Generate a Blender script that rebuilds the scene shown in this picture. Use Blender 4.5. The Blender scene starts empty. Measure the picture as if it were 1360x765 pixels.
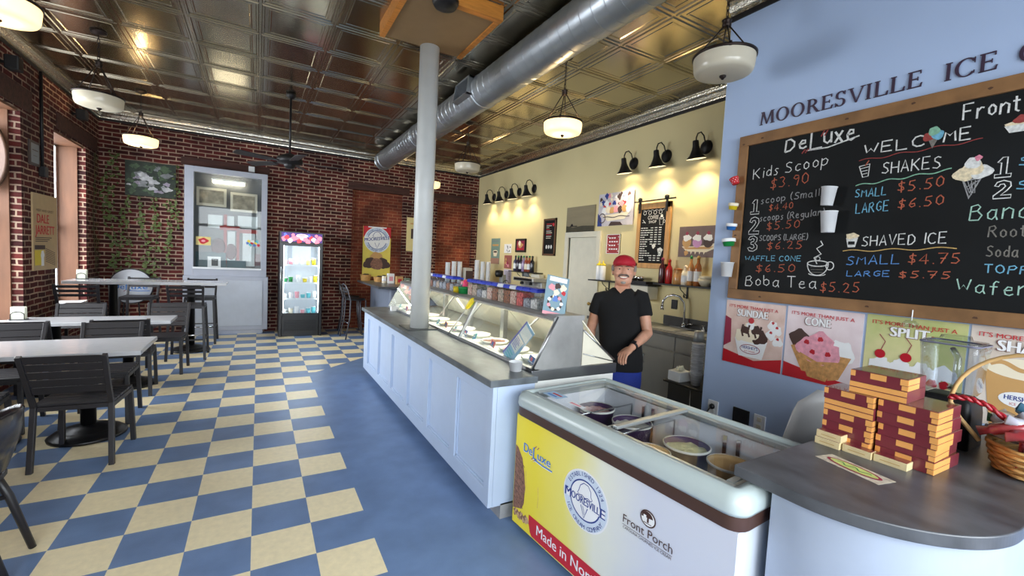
import bpy, math, random
from mathutils import Matrix, Vector
random.seed(7)
SC = bpy.context.scene
COL = SC.collection
PI = math.pi
# ---------------------------------------------------------------- camera
cd = bpy.data.cameras.new('camera'); cam = bpy.data.objects.new('camera', cd); COL.objects.link(cam)
cd.sensor_fit = 'HORIZONTAL'; cd.sensor_width = 36.0; cd.lens = 582.94/1360*36.0
cd.clip_start = 0.05; cd.clip_end = 200
_rx, _ry, _rz = (-0.06190796, -0.05081388, -0.52583695)
def _rot(rx, ry, rz):
    return Matrix.Rotation(rz, 3, 'Z') @ Matrix.Rotation(rx, 3, 'X') @ Matrix.Rotation(ry, 3, 'Y')
_m = _rot(_rx, _ry, _rz)
_r, _f, _u = _m.col[0], _m.col[1], _m.col[2]
cam.matrix_world = Matrix(((_r.x, _u.x, -_f.x, 0), (_r.y, _u.y, -_f.y, 0), (_r.z, _u.z, -_f.z, 1.6194), (0, 0, 0, 1)))
SC.camera = cam
# ---------------------------------------------------------------- view, world, daylight
SC.view_settings.view_transform = 'Standard'; SC.view_settings.look = 'None'
SC.view_settings.gamma = 1.0; SC.view_settings.use_curve_mapping = False
SC.view_settings.exposure = 0.56
SC.cycles.use_denoising = True
SC.cycles.max_bounces = 8; SC.cycles.diffuse_bounces = 4; SC.cycles.glossy_bounces = 4
SC.cycles.transmission_bounces = 6; SC.cycles.transparent_max_bounces = 12
SC.cycles.sample_clamp_indirect = 6.0
SC.cycles.caustics_reflective = False; SC.cycles.caustics_refractive = False
wd = bpy.data.worlds.new('world'); SC.world = wd; wd.use_nodes = True
bg = wd.node_tree.nodes['Background']; bg.inputs[0].default_value = (0.86, 0.93, 1.0, 1); bg.inputs[1].default_value = 1.6
def area(name, loc, rot, sx, sy, power, color):
    l = bpy.data.lights.new(name, 'AREA'); l.shape = 'RECTANGLE'; l.size = sx; l.size_y = sy
    l.energy = power; l.color = color
    o = bpy.data.objects.new(name, l); COL.objects.link(o); o.location = loc; o.rotation_euler = rot
    return o
area('storefront_daylight', (0.6, -4.0, 3.0), (math.radians(68), 0, 0), 9.0, 4.4, 760, (0.88, 0.95, 1.0))
area('side_window_daylight', (-3.9, 5.8, 2.3), (0, math.radians(-70), 0), 2.6, 3.4, 300, (0.90, 0.95, 1.0))
area('rear_window_daylight', (-3.9, 8.7, 2.3), (0, math.radians(-70), 0), 2.6, 1.8, 190, (0.90, 0.95, 1.0))
# ---------------------------------------------------------------- helpers
def lin(c):
    return tuple((x/12.92 if x <= 0.04045 else ((x+0.055)/1.055)**2.4) for x in c)
def rgb(r, g, b):
    return lin((r/255, g/255, b/255))
def nt(name):
    m = bpy.data.materials.new(name); m.use_nodes = True
    t = m.node_tree; return m, t, t.nodes['Principled BSDF']
def N(t, typ, **k):
    n = t.nodes.new(typ)
    for a, v in k.items(): setattr(n, a, v)
    return n
def setv(b, **k):
    for a, v in k.items():
        b.inputs[a.replace('_', ' ')].default_value = v
def mat(name, c, rough=0.5, metal=0.0, var=0.0, scale=8.0, bump=0.0, bscale=None, emit=None, es=0.0, spec=0.5, c2=None, stretch=None, coat=0.0):
    """a Principled material whose colour is broken up by noise"""
    m, t, b = nt(name)
    b.inputs['Base Color'].default_value = (*c, 1); b.inputs['Roughness'].default_value = rough
    b.inputs['Metallic'].default_value = metal; b.inputs['Specular IOR Level'].default_value = spec
    b.inputs['Coat Weight'].default_value = coat
    if emit:
        b.inputs['Emission Color'].default_value = (*emit, 1); b.inputs['Emission Strength'].default_value = es
    tc = N(t, 'ShaderNodeTexCoord'); vec = tc.outputs['Object']
    if stretch:
        mp = N(t, 'ShaderNodeMapping'); mp.inputs['Scale'].default_value = stretch
        t.links.new(vec, mp.inputs['Vector']); vec = mp.outputs['Vector']
    no = N(t, 'ShaderNodeTexNoise'); no.inputs['Scale'].default_value = scale; no.inputs['Detail'].default_value = 4
    t.links.new(vec, no.inputs['Vector'])
    v = var if var else 0.04
    r = N(t, 'ShaderNodeValToRGB'); e = r.color_ramp.elements
    e[0].position = 0.3; e[1].position = 0.7
    e[0].color = (*[x*(1-v) for x in c], 1); e[1].color = (*(c2 if c2 else [min(1, x*(1+v)) for x in c]), 1)
    t.links.new(no.outputs['Fac'], r.inputs['Fac']); t.links.new(r.outputs['Color'], b.inputs['Base Color'])
    if bump:
        n2 = N(t, 'ShaderNodeTexNoise'); n2.inputs['Scale'].default_value = bscale or scale*4; n2.inputs['Detail'].default_value = 1.0
        t.links.new(vec, n2.inputs['Vector'])
        bp = N(t, 'ShaderNodeBump'); bp.inputs['Strength'].default_value = bump; bp.inputs['Distance'].default_value = 0.01
        t.links.new(n2.outputs['Fac'], bp.inputs['Height']); t.links.new(bp.outputs['Normal'], b.inputs['Normal'])
    return m
def glassmat(name, tint=(1, 1, 1), rough=0.0, refl=0.35):
    """thin clear pane: mostly see-through, with a mirror gloss on top"""
    m, t, b = nt(name); t.nodes.remove(b)
    o = t.nodes['Material Output']
    tr = N(t, 'ShaderNodeBsdfTransparent'); tr.inputs[0].default_value = (*tint, 1)
    gl = N(t, 'ShaderNodeBsdfGlossy'); gl.inputs['Roughness'].default_value = rough
    fr = N(t, 'ShaderNodeFresnel'); fr.inputs['IOR'].default_value = 1.5
    ge = N(t, 'ShaderNodeNewGeometry'); io = N(t, 'ShaderNodeMath', operation='MULTIPLY_ADD'); io.inputs[1].default_value = 1/1.5-1.5; io.inputs[2].default_value = 1.5
    t.links.new(ge.outputs['Backfacing'], io.inputs[0]); t.links.new(io.outputs[0], fr.inputs['IOR'])
    mu = N(t, 'ShaderNodeMath', operation='MULTIPLY'); mu.inputs[1].default_value = 0.4 + refl*1.6
    t.links.new(fr.outputs[0], mu.inputs[0])
    mx = N(t, 'ShaderNodeMixShader')
    t.links.new(mu.outputs[0], mx.inputs[0]); t.links.new(tr.outputs[0], mx.inputs[1]); t.links.new(gl.outputs[0], mx.inputs[2])
    t.links.new(mx.outputs[0], o.inputs['Surface'])
    return m
MATS = {}
class MB:
    """collects shapes in world coordinates; build() links them as ONE mesh object"""
    def __init__(s): s.v = []; s.f = []; s.mi = []; s.mats = []; s.cur = 0; s.sm = []
    def use(s, m):
        if m not in s.mats: s.mats.append(m)
        s.cur = s.mats.index(m); return s
    def add(s, vs, fs, smooth=False, M=None):
        n = len(s.v)
        for v in vs:
            v = Vector(v); s.v.append(tuple(M @ v) if M is not None else tuple(v))
        for f in fs:
            s.f.append(tuple(i+n for i in f)); s.mi.append(s.cur); s.sm.append(smooth)
        return s
    def box(s, x0, x1, y0, y1, z0, z1, M=None):
        vs = [(x, y, z) for z in (z0, z1) for y in (y0, y1) for x in (x0, x1)]
        return s.add(vs, [(0, 2, 3, 1), (4, 5, 7, 6), (0, 1, 5, 4), (2, 6, 7, 3), (0, 4, 6, 2), (1, 3, 7, 5)], M=M)
    def tube(s, pts, r, n=8, closed=False, caps=True, smooth=True, flat=None):
        pts = [Vector(p) for p in pts]; k = len(pts)
        rs = r if isinstance(r, (list, tuple)) else [r]*k
        vs = []; prev = None
        for i, p in enumerate(pts):
            if closed: d = pts[(i+1) % k]-pts[i-1]
            else: d = pts[min(i+1, k-1)]-pts[max(i-1, 0)]
            d.normalize()
            if prev is None:
                a = Vector((0, 0, 1)) if abs(d.z) < 0.9 else Vector((1, 0, 0))
                x = d.cross(a).normalized()
            else:
                x = (prev-d*prev.dot(d)).normalized()
            prev = x; y = d.cross(x)
            for j in range(n):
                t = 2*PI*(j+0.5)/n
                vs.append(p+(x*math.cos(t)+y*math.sin(t)*(flat or 1))*rs[i])
        fs = []
        for i in range(k if closed else k-1):
            for j in range(n):
                a = i*n+j; b = i*n+(j+1) % n; c = ((i+1) % k)*n+(j+1) % n; d_ = ((i+1) % k)*n+j
                fs.append((a, b, c, d_))
        if caps and not closed:
            fs.append(tuple(range(n-1, -1, -1))); fs.append(tuple((k-1)*n+j for j in range(n)))
        return s.add(vs, fs, smooth)
    def bar(s, a, b, w, h=None):
        """square bar from a to b"""
        return s.tube([a, b], (w if h is None else w)*0.7071, n=4, smooth=False)
    def lathe(s, prof, n=24, M=None, smooth=True, x=0, y=0, z=0, c0=True, c1=True):
        vs = []; fs = []
        for (r, h) in prof:
            for j in range(n):
                t = 2*PI*j/n; vs.append((x+r*math.cos(t), y+r*math.sin(t), z+h))
        for i in range(len(prof)-1):
            for j in range(n):
                fs.append((i*n+j, i*n+(j+1) % n, (i+1)*n+(j+1) % n, (i+1)*n+j))
        if c0 and prof[0][0] > 1e-5: fs.append(tuple(range(n-1, -1, -1)))
        if c1 and prof[-1][0] > 1e-5: fs.append(tuple((len(prof)-1)*n+j for j in range(n)))
        return s.add(vs, fs, smooth, M)
    def prism(s, poly, z0, z1, M=None, smooth=False):
        n = len(poly)
        vs = [(x, y, z0) for x, y in poly]+[(x, y, z1) for x, y in poly]
        fs = [tuple(range(n-1, -1, -1)), tuple(range(n, 2*n))]+[(i, (i+1) % n, n+(i+1) % n, n+i) for i in range(n)]
        return s.add(vs, fs, smooth, M)
    def ell(s, c, r, n=12, m=8, M=None):
        vs = [(c[0], c[1], c[2]-r[2])]
        for i in range(1, m):
            a = -PI/2+PI*i/m
            for j in range(n):
                t = 2*PI*j/n
                vs.append((c[0]+r[0]*math.cos(a)*math.cos(t), c[1]+r[1]*math.cos(a)*math.sin(t), c[2]+r[2]*math.sin(a)))
        vs.append((c[0], c[1], c[2]+r[2])); L = len(vs)-1
        fs = [(0, 1+(j+1) % n, 1+j) for j in range(n)]
        for i in range(m-2):
            for j in range(n):
                a = 1+i*n+j; b = 1+i*n+(j+1) % n
                fs.append((a, b, b+n, a+n))
        fs += [(L, 1+(m-2)*n+j, 1+(m-2)*n+(j+1) % n) for j in range(n)]
        return s.add(vs, fs, True, M)
    def build(s, name, mt=None, parent=None, bev=0.0, seg=2, solid=0.0, sub=0, origin=None):
        me = bpy.data.meshes.new(name)
        if parent is not None: inv = MW[parent].inverted()
        else:
            if origin is None:
                xs = [v[0] for v in s.v]; ys = [v[1] for v in s.v]; zs = [v[2] for v in s.v]
                origin = ((min(xs)+max(xs))/2, (min(ys)+max(ys))/2, min(zs))
            inv = Matrix.Translation(Vector(origin)).inverted()
        me.from_pydata([tuple(inv @ Vector(v)) for v in s.v], [], s.f)
        ms = s.mats if s.mats else [mt]
        for m in ms: me.materials.append(m)
        for p, i, q in zip(me.polygons, s.mi, s.sm): p.material_index = i; p.use_smooth = q
        me.update()
        o = bpy.data.objects.new(name, me); COL.objects.link(o)
        if parent is not None:
            o.parent = parent; MW[o] = MW[parent]
        else:
            o.location = origin; MW[o] = Matrix.Translation(Vector(origin))
        if sub:
            w = o.modifiers.new('w', 'WELD'); w.merge_threshold = 0.0005
            d = o.modifiers.new('s', 'SUBSURF'); d.levels = sub; d.render_levels = sub
        if solid:
            d = o.modifiers.new('t', 'SOLIDIFY'); d.thickness = solid; d.offset = 0
        if bev:
            d = o.modifiers.new('b', 'BEVEL'); d.width = bev; d.segments = seg; d.limit_method = 'ANGLE'; d.angle_limit = math.radians(40)
        return o
MW = {}
def tag(o, label=None, cat=None, group=None, kind=None):
    if label: o['label'] = label
    if cat: o['category'] = cat
    if group: o['group'] = group
    if kind: o['kind'] = kind
    return o
def empty(name, loc=(0, 0, 0), rz=0.0, label=None, cat=None, group=None, kind=None):
    o = bpy.data.objects.new(name, None); COL.objects.link(o); o.empty_display_size = 0.1
    o.location = loc; o.rotation_euler = (0, 0, rz)
    MW[o] = Matrix.Translation(Vector(loc)) @ Matrix.Rotation(rz, 4, 'Z')
    return tag(o, label, cat, group, kind)
def copy_tree(o, loc=None, rz=None, label=None, group=None, parent=None):
    c = o.copy(); COL.objects.link(c); c.parent = parent
    MW[c] = MW.get(o, Matrix())
    if loc is not None: c.location = loc
    if rz is not None: c.rotation_euler = (0, 0, rz)
    if label: c['label'] = label
    if group: c['group'] = group
    for ch in list(o.children): copy_tree(ch, parent=c)
    return c
_TX = {}
def textmesh(body, bold=0.0):
    key = (body, bold)
    if key in _TX: return _TX[key]
    cu = bpy.data.curves.new('t', 'FONT'); cu.body = body; cu.size = 1.0; cu.offset = bold; cu.resolution_u = 3
    o = bpy.data.objects.new('t', cu); COL.objects.link(o)
    dg = bpy.context.evaluated_depsgraph_get(); ev = o.evaluated_get(dg); me = ev.to_mesh()
    vs = [(v.co.x, v.co.y) for v in me.vertices]; fs = [tuple(p.vertices) for p in me.polygons]
    ev.to_mesh_clear(); bpy.data.objects.remove(o); bpy.data.curves.remove(cu)
    x0 = min(v[0] for v in vs); x1 = max(v[0] for v in vs)
    _TX[key] = ([(x-x0, y) for x, y in vs], fs, x1-x0); return _TX[key]
class PR(MB):
    """flat printing / chalk on a plane: origin o, unit vectors ux, uy; n points out of the surface"""
    def __init__(s, o, ux, uy, lift=0.0008):
        MB.__init__(s); s.o = Vector(o); s.ux = Vector(ux); s.uy = Vector(uy); s.n = s.ux.cross(s.uy); s.lift = lift; s.seq = 0
    def pt(s, x, y, l=0): return s.o+s.ux*x+s.uy*y+s.n*(s.lift*(l+1)+s.seq*1.2e-5)
    def poly(s, pts, m, l=0):
        s.use(m); s.seq += 1; return s.add([s.pt(x, y, l) for x, y in pts], [tuple(range(len(pts)))])
    def rect(s, x0, y0, x1, y1, m, l=0): return s.poly([(x0, y0), (x1, y0), (x1, y1), (x0, y1)], m, l)
    def disc(s, x, y, r, m, l=0, ry=None, n=24, a0=0.0, a1=2*PI, rot=0.0):
        ry = ry or r; c, q = math.cos(rot), math.sin(rot)
        P = []
        full = abs(a1-a0-2*PI) < 1e-6
        for i in range(n if full else n+1):
            t = a0+(a1-a0)*i/n; u, v = r*math.cos(t), ry*math.sin(t); P.append((x+u*c-v*q, y+u*q+v*c))
        return s.poly(P, m, l)
    def blob(s, x, y, r, m, l=0, ry=None, n=18, j=0.18):
        ry = ry or r
        ph = random.random()*6
        return s.poly([(x+r*math.cos(2*PI*i/n)*(1+j*math.sin(3*2*PI*i/n+ph)), y+ry*math.sin(2*PI*i/n)*(1+j*math.cos(4*2*PI*i/n+ph))) for i in range(n)], m, l)
    def stroke(s, pts, w, m, l=0, closed=False):
        s.use(m); s.seq += 1; k = len(pts); vs = []; fs = []
        for i in range(k):
            a = pts[(i-1) % k] if closed else pts[max(i-1, 0)]; b = pts[(i+1) % k] if closed else pts[min(i+1, k-1)]
            dx, dy = b[0]-a[0], b[1]-a[1]; L = math.hypot(dx, dy) or 1
            px, py = -dy/L*w/2, dx/L*w/2
            vs += [s.pt(pts[i][0]+px, pts[i][1]+py, l), s.pt(pts[i][0]-px, pts[i][1]-py, l)]
        for i in range(k if closed else k-1):
            j = (i+1) % k; fs.append((2*i+1, 2*j+1, 2*j, 2*i))
        return s.add(vs, fs)
    def ring(s, x, y, r, w, m, l=0, ry=None, n=28):
        ry = ry or r
        return s.stroke([(x+r*math.cos(2*PI*i/n), y+ry*math.sin(2*PI*i/n)) for i in range(n)], w, m, l, closed=True)
    def text(s, body, x, y, h, m, w=None, l=1, rot=0.0, bold=0.0, shear=0.0, skew=0.0):
        """baseline-left at x, y; cap height h; stretched to width w"""
        vs, fs, W = textmesh(body, 0.0)
        if bold > 0:      # heavier strokes: the word set twice, a hair apart
            d = bold*h*1.1; s.text(body, x-d, y, h, m, w, l, rot, 0.0, shear, skew); x = x+d
        ky = h/0.69; kx = (w/W) if w else ky
        c, q = math.cos(rot), math.sin(rot); s.use(m); s.seq += 1; P = []
        for a, b in vs:
            u, v = a*kx+b*ky*shear, b*ky+a*kx*skew
            P.append(s.pt(x+u*c-v*q, y+u*q+v*c, l))
        return s.add(P, fs)
    def arctext(s, body, x, y, r, h, m, a0, a1, l=1, inside=False, bold=0.0):
        """letters spread along an arc from angle a0 to a1 (radians)"""
        k = len(body)
        for i, ch in enumerate(body):
            if ch == ' ': continue
            t = a0+(a1-a0)*(i/(k-1) if k > 1 else 0.5)
            ro = t+PI/2 if inside else t-PI/2
            vs, fs, W = textmesh(ch, 0.0); kk = h/0.69; s.use(m); c, q = math.cos(ro), math.sin(ro)
            cx, cy = x+r*math.cos(t), y+r*math.sin(t); P = []
            for a, b in vs:
                u, v = (a-W/2)*kk, (b-0.345)*kk
                P.append(s.pt(cx+u*c-v*q, cy+u*q+v*c, l))
            s.add(P, fs)
        return s
def wave(x0, x1, y, amp, per, dy=0.0, n=40):
    return [(x0+(x1-x0)*i/n, y+dy*i/n+amp*math.sin(2*PI*(x1-x0)*i/n/per)) for i in range(n+1)]
ORD = ['first', 'second', 'third', 'fourth', 'fifth', 'sixth', 'seventh', 'eighth', 'ninth', 'tenth', 'eleventh', 'twelfth']
# ---------------------------------------------------------------- materials of the setting
def brickmat(name, c1, c2, mortar, w=0.212, h=0.068, ms=0.0095):
    m, t, b = nt(name)
    ge = N(t, 'ShaderNodeNewGeometry'); sp = N(t, 'ShaderNodeSeparateXYZ'); t.links.new(ge.outputs['Position'], sp.inputs[0])
    ad = N(t, 'ShaderNodeMath', operation='ADD'); t.links.new(sp.outputs['X'], ad.inputs[0]); t.links.new(sp.outputs['Y'], ad.inputs[1])
    cb = N(t, 'ShaderNodeCombineXYZ'); t.links.new(ad.outputs[0], cb.inputs['X']); t.links.new(sp.outputs['Z'], cb.inputs['Y'])
    no = N(t, 'ShaderNodeTexNoise'); no.inputs['Scale'].default_value = 5; no.inputs['Detail'].default_value = 4
    t.links.new(ge.outputs['Position'], no.inputs['Vector'])
    di = N(t, 'ShaderNodeVectorMath', operation='SCALE'); di.inputs['Scale'].default_value = 0.024
    sub = N(t, 'ShaderNodeVectorMath', operation='SUBTRACT'); sub.inputs[1].default_value = (0.5, 0.5, 0.5)
    t.links.new(no.outputs['Color'], sub.inputs[0]); t.links.new(sub.outputs[0], di.inputs[0])
    a2 = N(t, 'ShaderNodeVectorMath', operation='ADD'); t.links.new(cb.outputs[0], a2.inputs[0]); t.links.new(di.outputs[0], a2.inputs[1])
    br = N(t, 'ShaderNodeTexBrick'); br.offset = 0.5
    br.inputs['Color1'].default_value = (*c1, 1); br.inputs['Color2'].default_value = (*c2, 1); br.inputs['Mortar'].default_value = (*mortar, 1)
    br.inputs['Scale'].default_value = 1; br.inputs['Mortar Size'].default_value = ms; br.inputs['Mortar Smooth'].default_value = 0.25
    br.inputs['Brick Width'].default_value = w; br.inputs['Row Height'].default_value = h; br.inputs['Bias'].default_value = -0.1
    t.links.new(a2.outputs[0], br.inputs['Vector'])
    n2 = N(t, 'ShaderNodeTexNoise'); n2.inputs['Scale'].default_value = 2.3; n2.inputs['Detail'].default_value = 5
    t.links.new(ge.outputs['Position'], n2.inputs['Vector'])
    r = N(t, 'ShaderNodeValToRGB'); r.color_ramp.elements[0].position = 0.35; r.color_ramp.elements[0].color = (0.55, 0.55, 0.56, 1)
    r.color_ramp.elements[1].position = 0.68; r.color_ramp.elements[1].color = (1.45, 1.4, 1.3, 1)
    t.links.new(n2.outputs['Fac'], r.inputs['Fac'])
    mx = N(t, 'ShaderNodeMix', data_type='RGBA', blend_type='MULTIPLY'); mx.inputs[0].default_value = 1.0
    t.links.new(br.outputs['Color'], mx.inputs[6]); t.links.new(r.outputs['Color'], mx.inputs[7])
    t.links.new(mx.outputs[2], b.inputs['Base Color']); b.inputs['Roughness'].default_value = 0.85; b.inputs['Specular IOR Level'].default_value = 0.25
    n3 = N(t, 'ShaderNodeTexNoise'); n3.inputs['Scale'].default_value = 60; t.links.new(ge.outputs['Position'], n3.inputs['Vector'])
    hs = N(t, 'ShaderNodeMath', operation='MULTIPLY_ADD'); hs.inputs[1].default_value = -1.0
    ns = N(t, 'ShaderNodeMath', operation='MULTIPLY'); ns.inputs[1].default_value = 0.5; t.links.new(n3.outputs['Fac'], ns.inputs[0])
    t.links.new(br.outputs['Fac'], hs.inputs[0]); t.links.new(ns.outputs[0], hs.inputs[2])
    bp = N(t, 'ShaderNodeBump'); bp.inputs['Strength'].default_value = 0.7; bp.inputs['Distance'].default_value = 0.012
    t.links.new(hs.outputs[0], bp.inputs['Height']); t.links.new(bp.outputs['Normal'], b.inputs['Normal'])
    return m
BRICK = brickmat('red_brick', rgb(90, 37, 34), rgb(50, 24, 25), rgb(162, 139, 122))
BRICK2 = brickmat('orange_brick', rgb(128, 66, 48), rgb(104, 50, 40), rgb(150, 108, 82), w=0.205, h=0.068, ms=0.006)
LINTEL = mat('old_timber', rgb(66, 36, 28), 0.75, var=0.4, scale=3, stretch=(1, 6, 6), bump=0.4)
JAMB = mat('oak_board', rgb(112, 74, 50), 0.6, var=0.18, scale=4, stretch=(3, 3, 0.5), bump=0.05)
YELLOW = mat('cream_yellow_paint', rgb(228, 212, 160), 0.7, var=0.02, scale=2)
BLUEW = mat('cornflower_paint', rgb(178, 198, 230), 0.7, var=0.02, scale=2)
CREAM = mat('ivory_paint', rgb(226, 220, 200), 0.55)
TIN = mat('tin_ceiling', rgb(170, 160, 140), 0.2, metal=1.0, var=0.04, scale=1.5, bump=0.25, bscale=2.4)
CROWN = mat('tin_crown', rgb(205, 200, 186), 0.25, metal=1.0, var=0.1, scale=30, bump=0.5, bscale=45)
BLACKLINE = mat('black_trim_strip', rgb(24, 22, 24), 0.6)
SKYGLASS = glassmat('window_glass')
WHITEP = mat('white_paint', rgb(232, 234, 236), 0.45)
GREYP = mat('blue_grey_paint', rgb(176, 180, 192), 0.5, var=0.03)

# floor: blue sheet with beige checks
def floormat():
    m, t, b = nt('checker_vinyl')
    ge = N(t, 'ShaderNodeNewGeometry'); sp = N(t, 'ShaderNodeSeparateXYZ'); t.links.new(ge.outputs['Position'], sp.inputs[0])
    def M_(op, a, c=None, d=None):
        n = N(t, 'ShaderNodeMath', operation=op)
        for i, x in enumerate((a, c, d)):
            if x is None: continue
            if isinstance(x, (int, float)): n.inputs[i].default_value = x
            else: t.links.new(x, n.inputs[i])
        return n.outputs[0]
    T = 0.3048; X = sp.outputs['X']; Y = sp.outputs['Y']
    gx = M_('FLOOR', M_('DIVIDE', M_('SUBTRACT', X, -0.3192), T)); gy = M_('FLOOR', M_('DIVIDE', M_('SUBTRACT', Y, 3.9706), T))
    par = M_('FLOORED_MODULO', M_('ADD', gx, gy), 2.0)       # 0 -> beige
    near = M_('LESS_THAN', X, -0.3192+3*T)
    dg = M_('GREATER_THAN', M_('SUBTRACT', Y, M_('MULTIPLY', X, 0.91)), 6.49-0.9*0.91)
    far = M_('MULTIPLY', dg, M_('GREATER_THAN', Y, 6.3))
    zone = M_('MAXIMUM', near, far)
    beige = M_('MULTIPLY', M_('SUBTRACT', 1.0, par), zone)
    def noisy(c, v, sc):
        no = N(t, 'ShaderNodeTexNoise'); no.inputs['Scale'].default_value = sc; no.inputs['Detail'].default_value = 6
        t.links.new(ge.outputs['Position'], no.inputs['Vector'])
        r = N(t, 'ShaderNodeValToRGB'); r.color_ramp.elements[0].position = 0.3; r.color_ramp.elements[1].position = 0.72
        r.color_ramp.elements[0].color = (*[x*(1-v) for x in c], 1); r.color_ramp.elements[1].color = (*[x*(1+v) for x in c], 1)
        t.links.new(no.outputs['Fac'], r.inputs['Fac']); return r.outputs['Color']
    mx = N(t, 'ShaderNodeMix', data_type='RGBA'); t.links.new(beige, mx.inputs[0])
    t.links.new(noisy(rgb(112, 137, 176), 0.12, 5), mx.inputs[6]); t.links.new(noisy(rgb(250, 233, 192), 0.06, 26), mx.inputs[7])
    t.links.new(mx.outputs[2], b.inputs['Base Color']); b.inputs['Roughness'].default_value = 0.36; b.inputs['Specular IOR Level'].default_value = 0.4
    n3 = N(t, 'ShaderNodeTexNoise'); n3.inputs['Scale'].default_value = 110; t.links.new(ge.outputs['Position'], n3.inputs['Vector'])
    bp = N(t, 'ShaderNodeBump'); bp.inputs['Strength'].default_value = 0.22; bp.inputs['Distance'].default_value = 0.004
    t.links.new(n3.outputs['Fac'], bp.inputs['Height']); t.links.new(bp.outputs['Normal'], b.inputs['Normal'])
    return m
Z0 = (0, 0, 0)
def struct(b, name, m=None, **k):
    return tag(b.build(name, m, origin=Z0, **k), kind='structure')
struct(MB().box(-2.8, 4.8, -1.6, 10.1, -0.1, 0), 'floor', floormat())
# back wall with two shallow bricked-up openings, lintels, crown
YB = 9.75; CZ = 3.72
b = MB()
b.use(BRICK)
N1 = (1.69, 2.77); N2 = (3.56, 4.47); NT = 2.95
b.box(-2.7, N1[0], YB, YB+0.35, 0, CZ); b.box(N1[1], N2[0], YB, YB+0.35, 0, CZ); b.box(N2[1], 4.7, YB, YB+0.35, 0, CZ)
b.box(N1[0], N1[1], YB, YB+0.35, NT, CZ); b.box(N2[0], N2[1], YB, YB+0.35, NT, CZ)
b.use(BRICK2).box(N1[0], N1[1], YB+0.09, YB+0.3, 0, NT); b.box(N2[0], N2[1], YB+0.09, YB+0.3, 0, NT)
b.use(LINTEL).box(1.60, 2.90, YB-0.006, YB+0.2, NT, 3.10); b.box(3.45, 4.60, YB-0.006, YB+0.2, NT-0.03, 3.08)
b.box(-1.20, 0.17, YB-0.006, YB+0.2, 3.02, 3.16)
struct(b, 'wall_back')
# left wall: piers, two deep windows with oak reveals
XL = -2.28
b = MB(); b.use(BRICK)
W1 = (4.6, 6.99); W2 = (7.90, 9.10); WS = 0.68; WT = 3.0
for y0, y1 in ((-1.6, W1[0]), (W1[1], W2[0]), (W2[1], YB)): b.box(XL-0.09, XL, y0, y1, 0, CZ); b.box(XL-0.5, XL-0.09, y0, y1, 0, CZ)
for w in (W1, W2):
    b.box(XL-0.5, XL, w[0], w[1], 0, WS-0.03); b.box(XL-0.5, XL, w[0], w[1], WT, CZ)
b.use(LINTEL).box(XL-0.01, XL+0.012, 7.98, 9.62, 3.03, 3.23); b.box(XL-0.01, XL+0.012, 4.4, 7.26, 3.02, 3.26)
struct(b, 'wall_left')
for k, w in enumerate((W1, W2)):
    b = MB(); b.use(JAMB)
    b.box(XL-0.31, XL-0.09, w[0], w[0]+0.025, WS, WT); b.box(XL-0.31, XL-0.09, w[1]-0.025, w[1], WS, WT)
    b.box(XL-0.31, XL-0.02, w[0], w[1], WT-0.025, WT)
    b.use(WHITEP).box(XL-0.31, XL+0.01, w[0], w[1], WS-0.03, WS)
    f = struct(b, f'window_{k+1}')
    b = MB(); b.use(WHITEP)
    n = 3 if k == 0 else 1
    for i in range(n+1):
        y = w[0]+0.03+(w[1]-w[0]-0.1)*i/n; b.box(XL-0.36, XL-0.31, y, y+0.04, WS, WT)
    for z in (WS, 1.75, WT-0.05): b.box(XL-0.36, XL-0.31, w[0], w[1], z, z+0.05)
    fr = struct(b, 'sash', parent=f)
    struct(MB().box(XL-0.34, XL-0.335, w[0]+0.02, w[1]-0.02, WS, WT), 'pane', SKYGLASS, parent=f)
# right walls
b = MB(); b.use(YELLOW)
DY = (5.33, 6.06); DT = 2.06
b.box(4.6, 4.75, -1.6, DY[0], 0, CZ); b.box(4.6, 4.75, DY[1], YB+0.1, 0, CZ); b.box(4.6, 4.75, DY[0], DY[1], DT, CZ)
struct(b, 'wall_right')
struct(MB().box(3.2, 4.6, -1.6, 2.285, 0, CZ), 'wall_right_front', BLUEW)
b = MB()   # door in the yellow wall
b.box(4.62, 4.66, DY[0], DY[1], 0, DT)
d = struct(b, 'door_1', CREAM, bev=0.003)
b = MB(); b.box(4.57, 4.66, DY[0]-0.09, DY[0], 0, DT+0.09); b.box(4.57, 4.66, DY[1], DY[1]+0.09, 0, DT+0.09); b.box(4.57, 4.66, DY[0], DY[1], DT, DT+0.09)
struct(b, 'door_frame', CREAM, parent=d, bev=0.004)
struct(MB().tube([(4.62, 5.40, 1.0), (4.56, 5.40, 1.0)], 0.012).ell((4.555, 5.40, 1.0), (0.028, 0.028, 0.028)), 'door_knob', mat('brass', rgb(180, 150, 90), 0.3, 1.0), parent=d)
# front wall (behind the viewer) with storefront openings
b = MB(); b.use(GREYP)
b.box(-2.8, 3.2, -1.6, -1.3, 0, 0.45); b.box(-2.8, 3.2, -1.6, -1.3, 3.1, CZ)
for x0, x1 in ((-2.8, -2.0), (-0.25, -0.1), (1.0, 1.15), (3.0, 3.2)): b.box(x0, x1, -1.6, -1.3, 0.45, 3.1)
b.box(-2.0, 3.0, -1.5, -1.4, 2.35, 2.45)
struct(b, 'wall_front')
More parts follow.
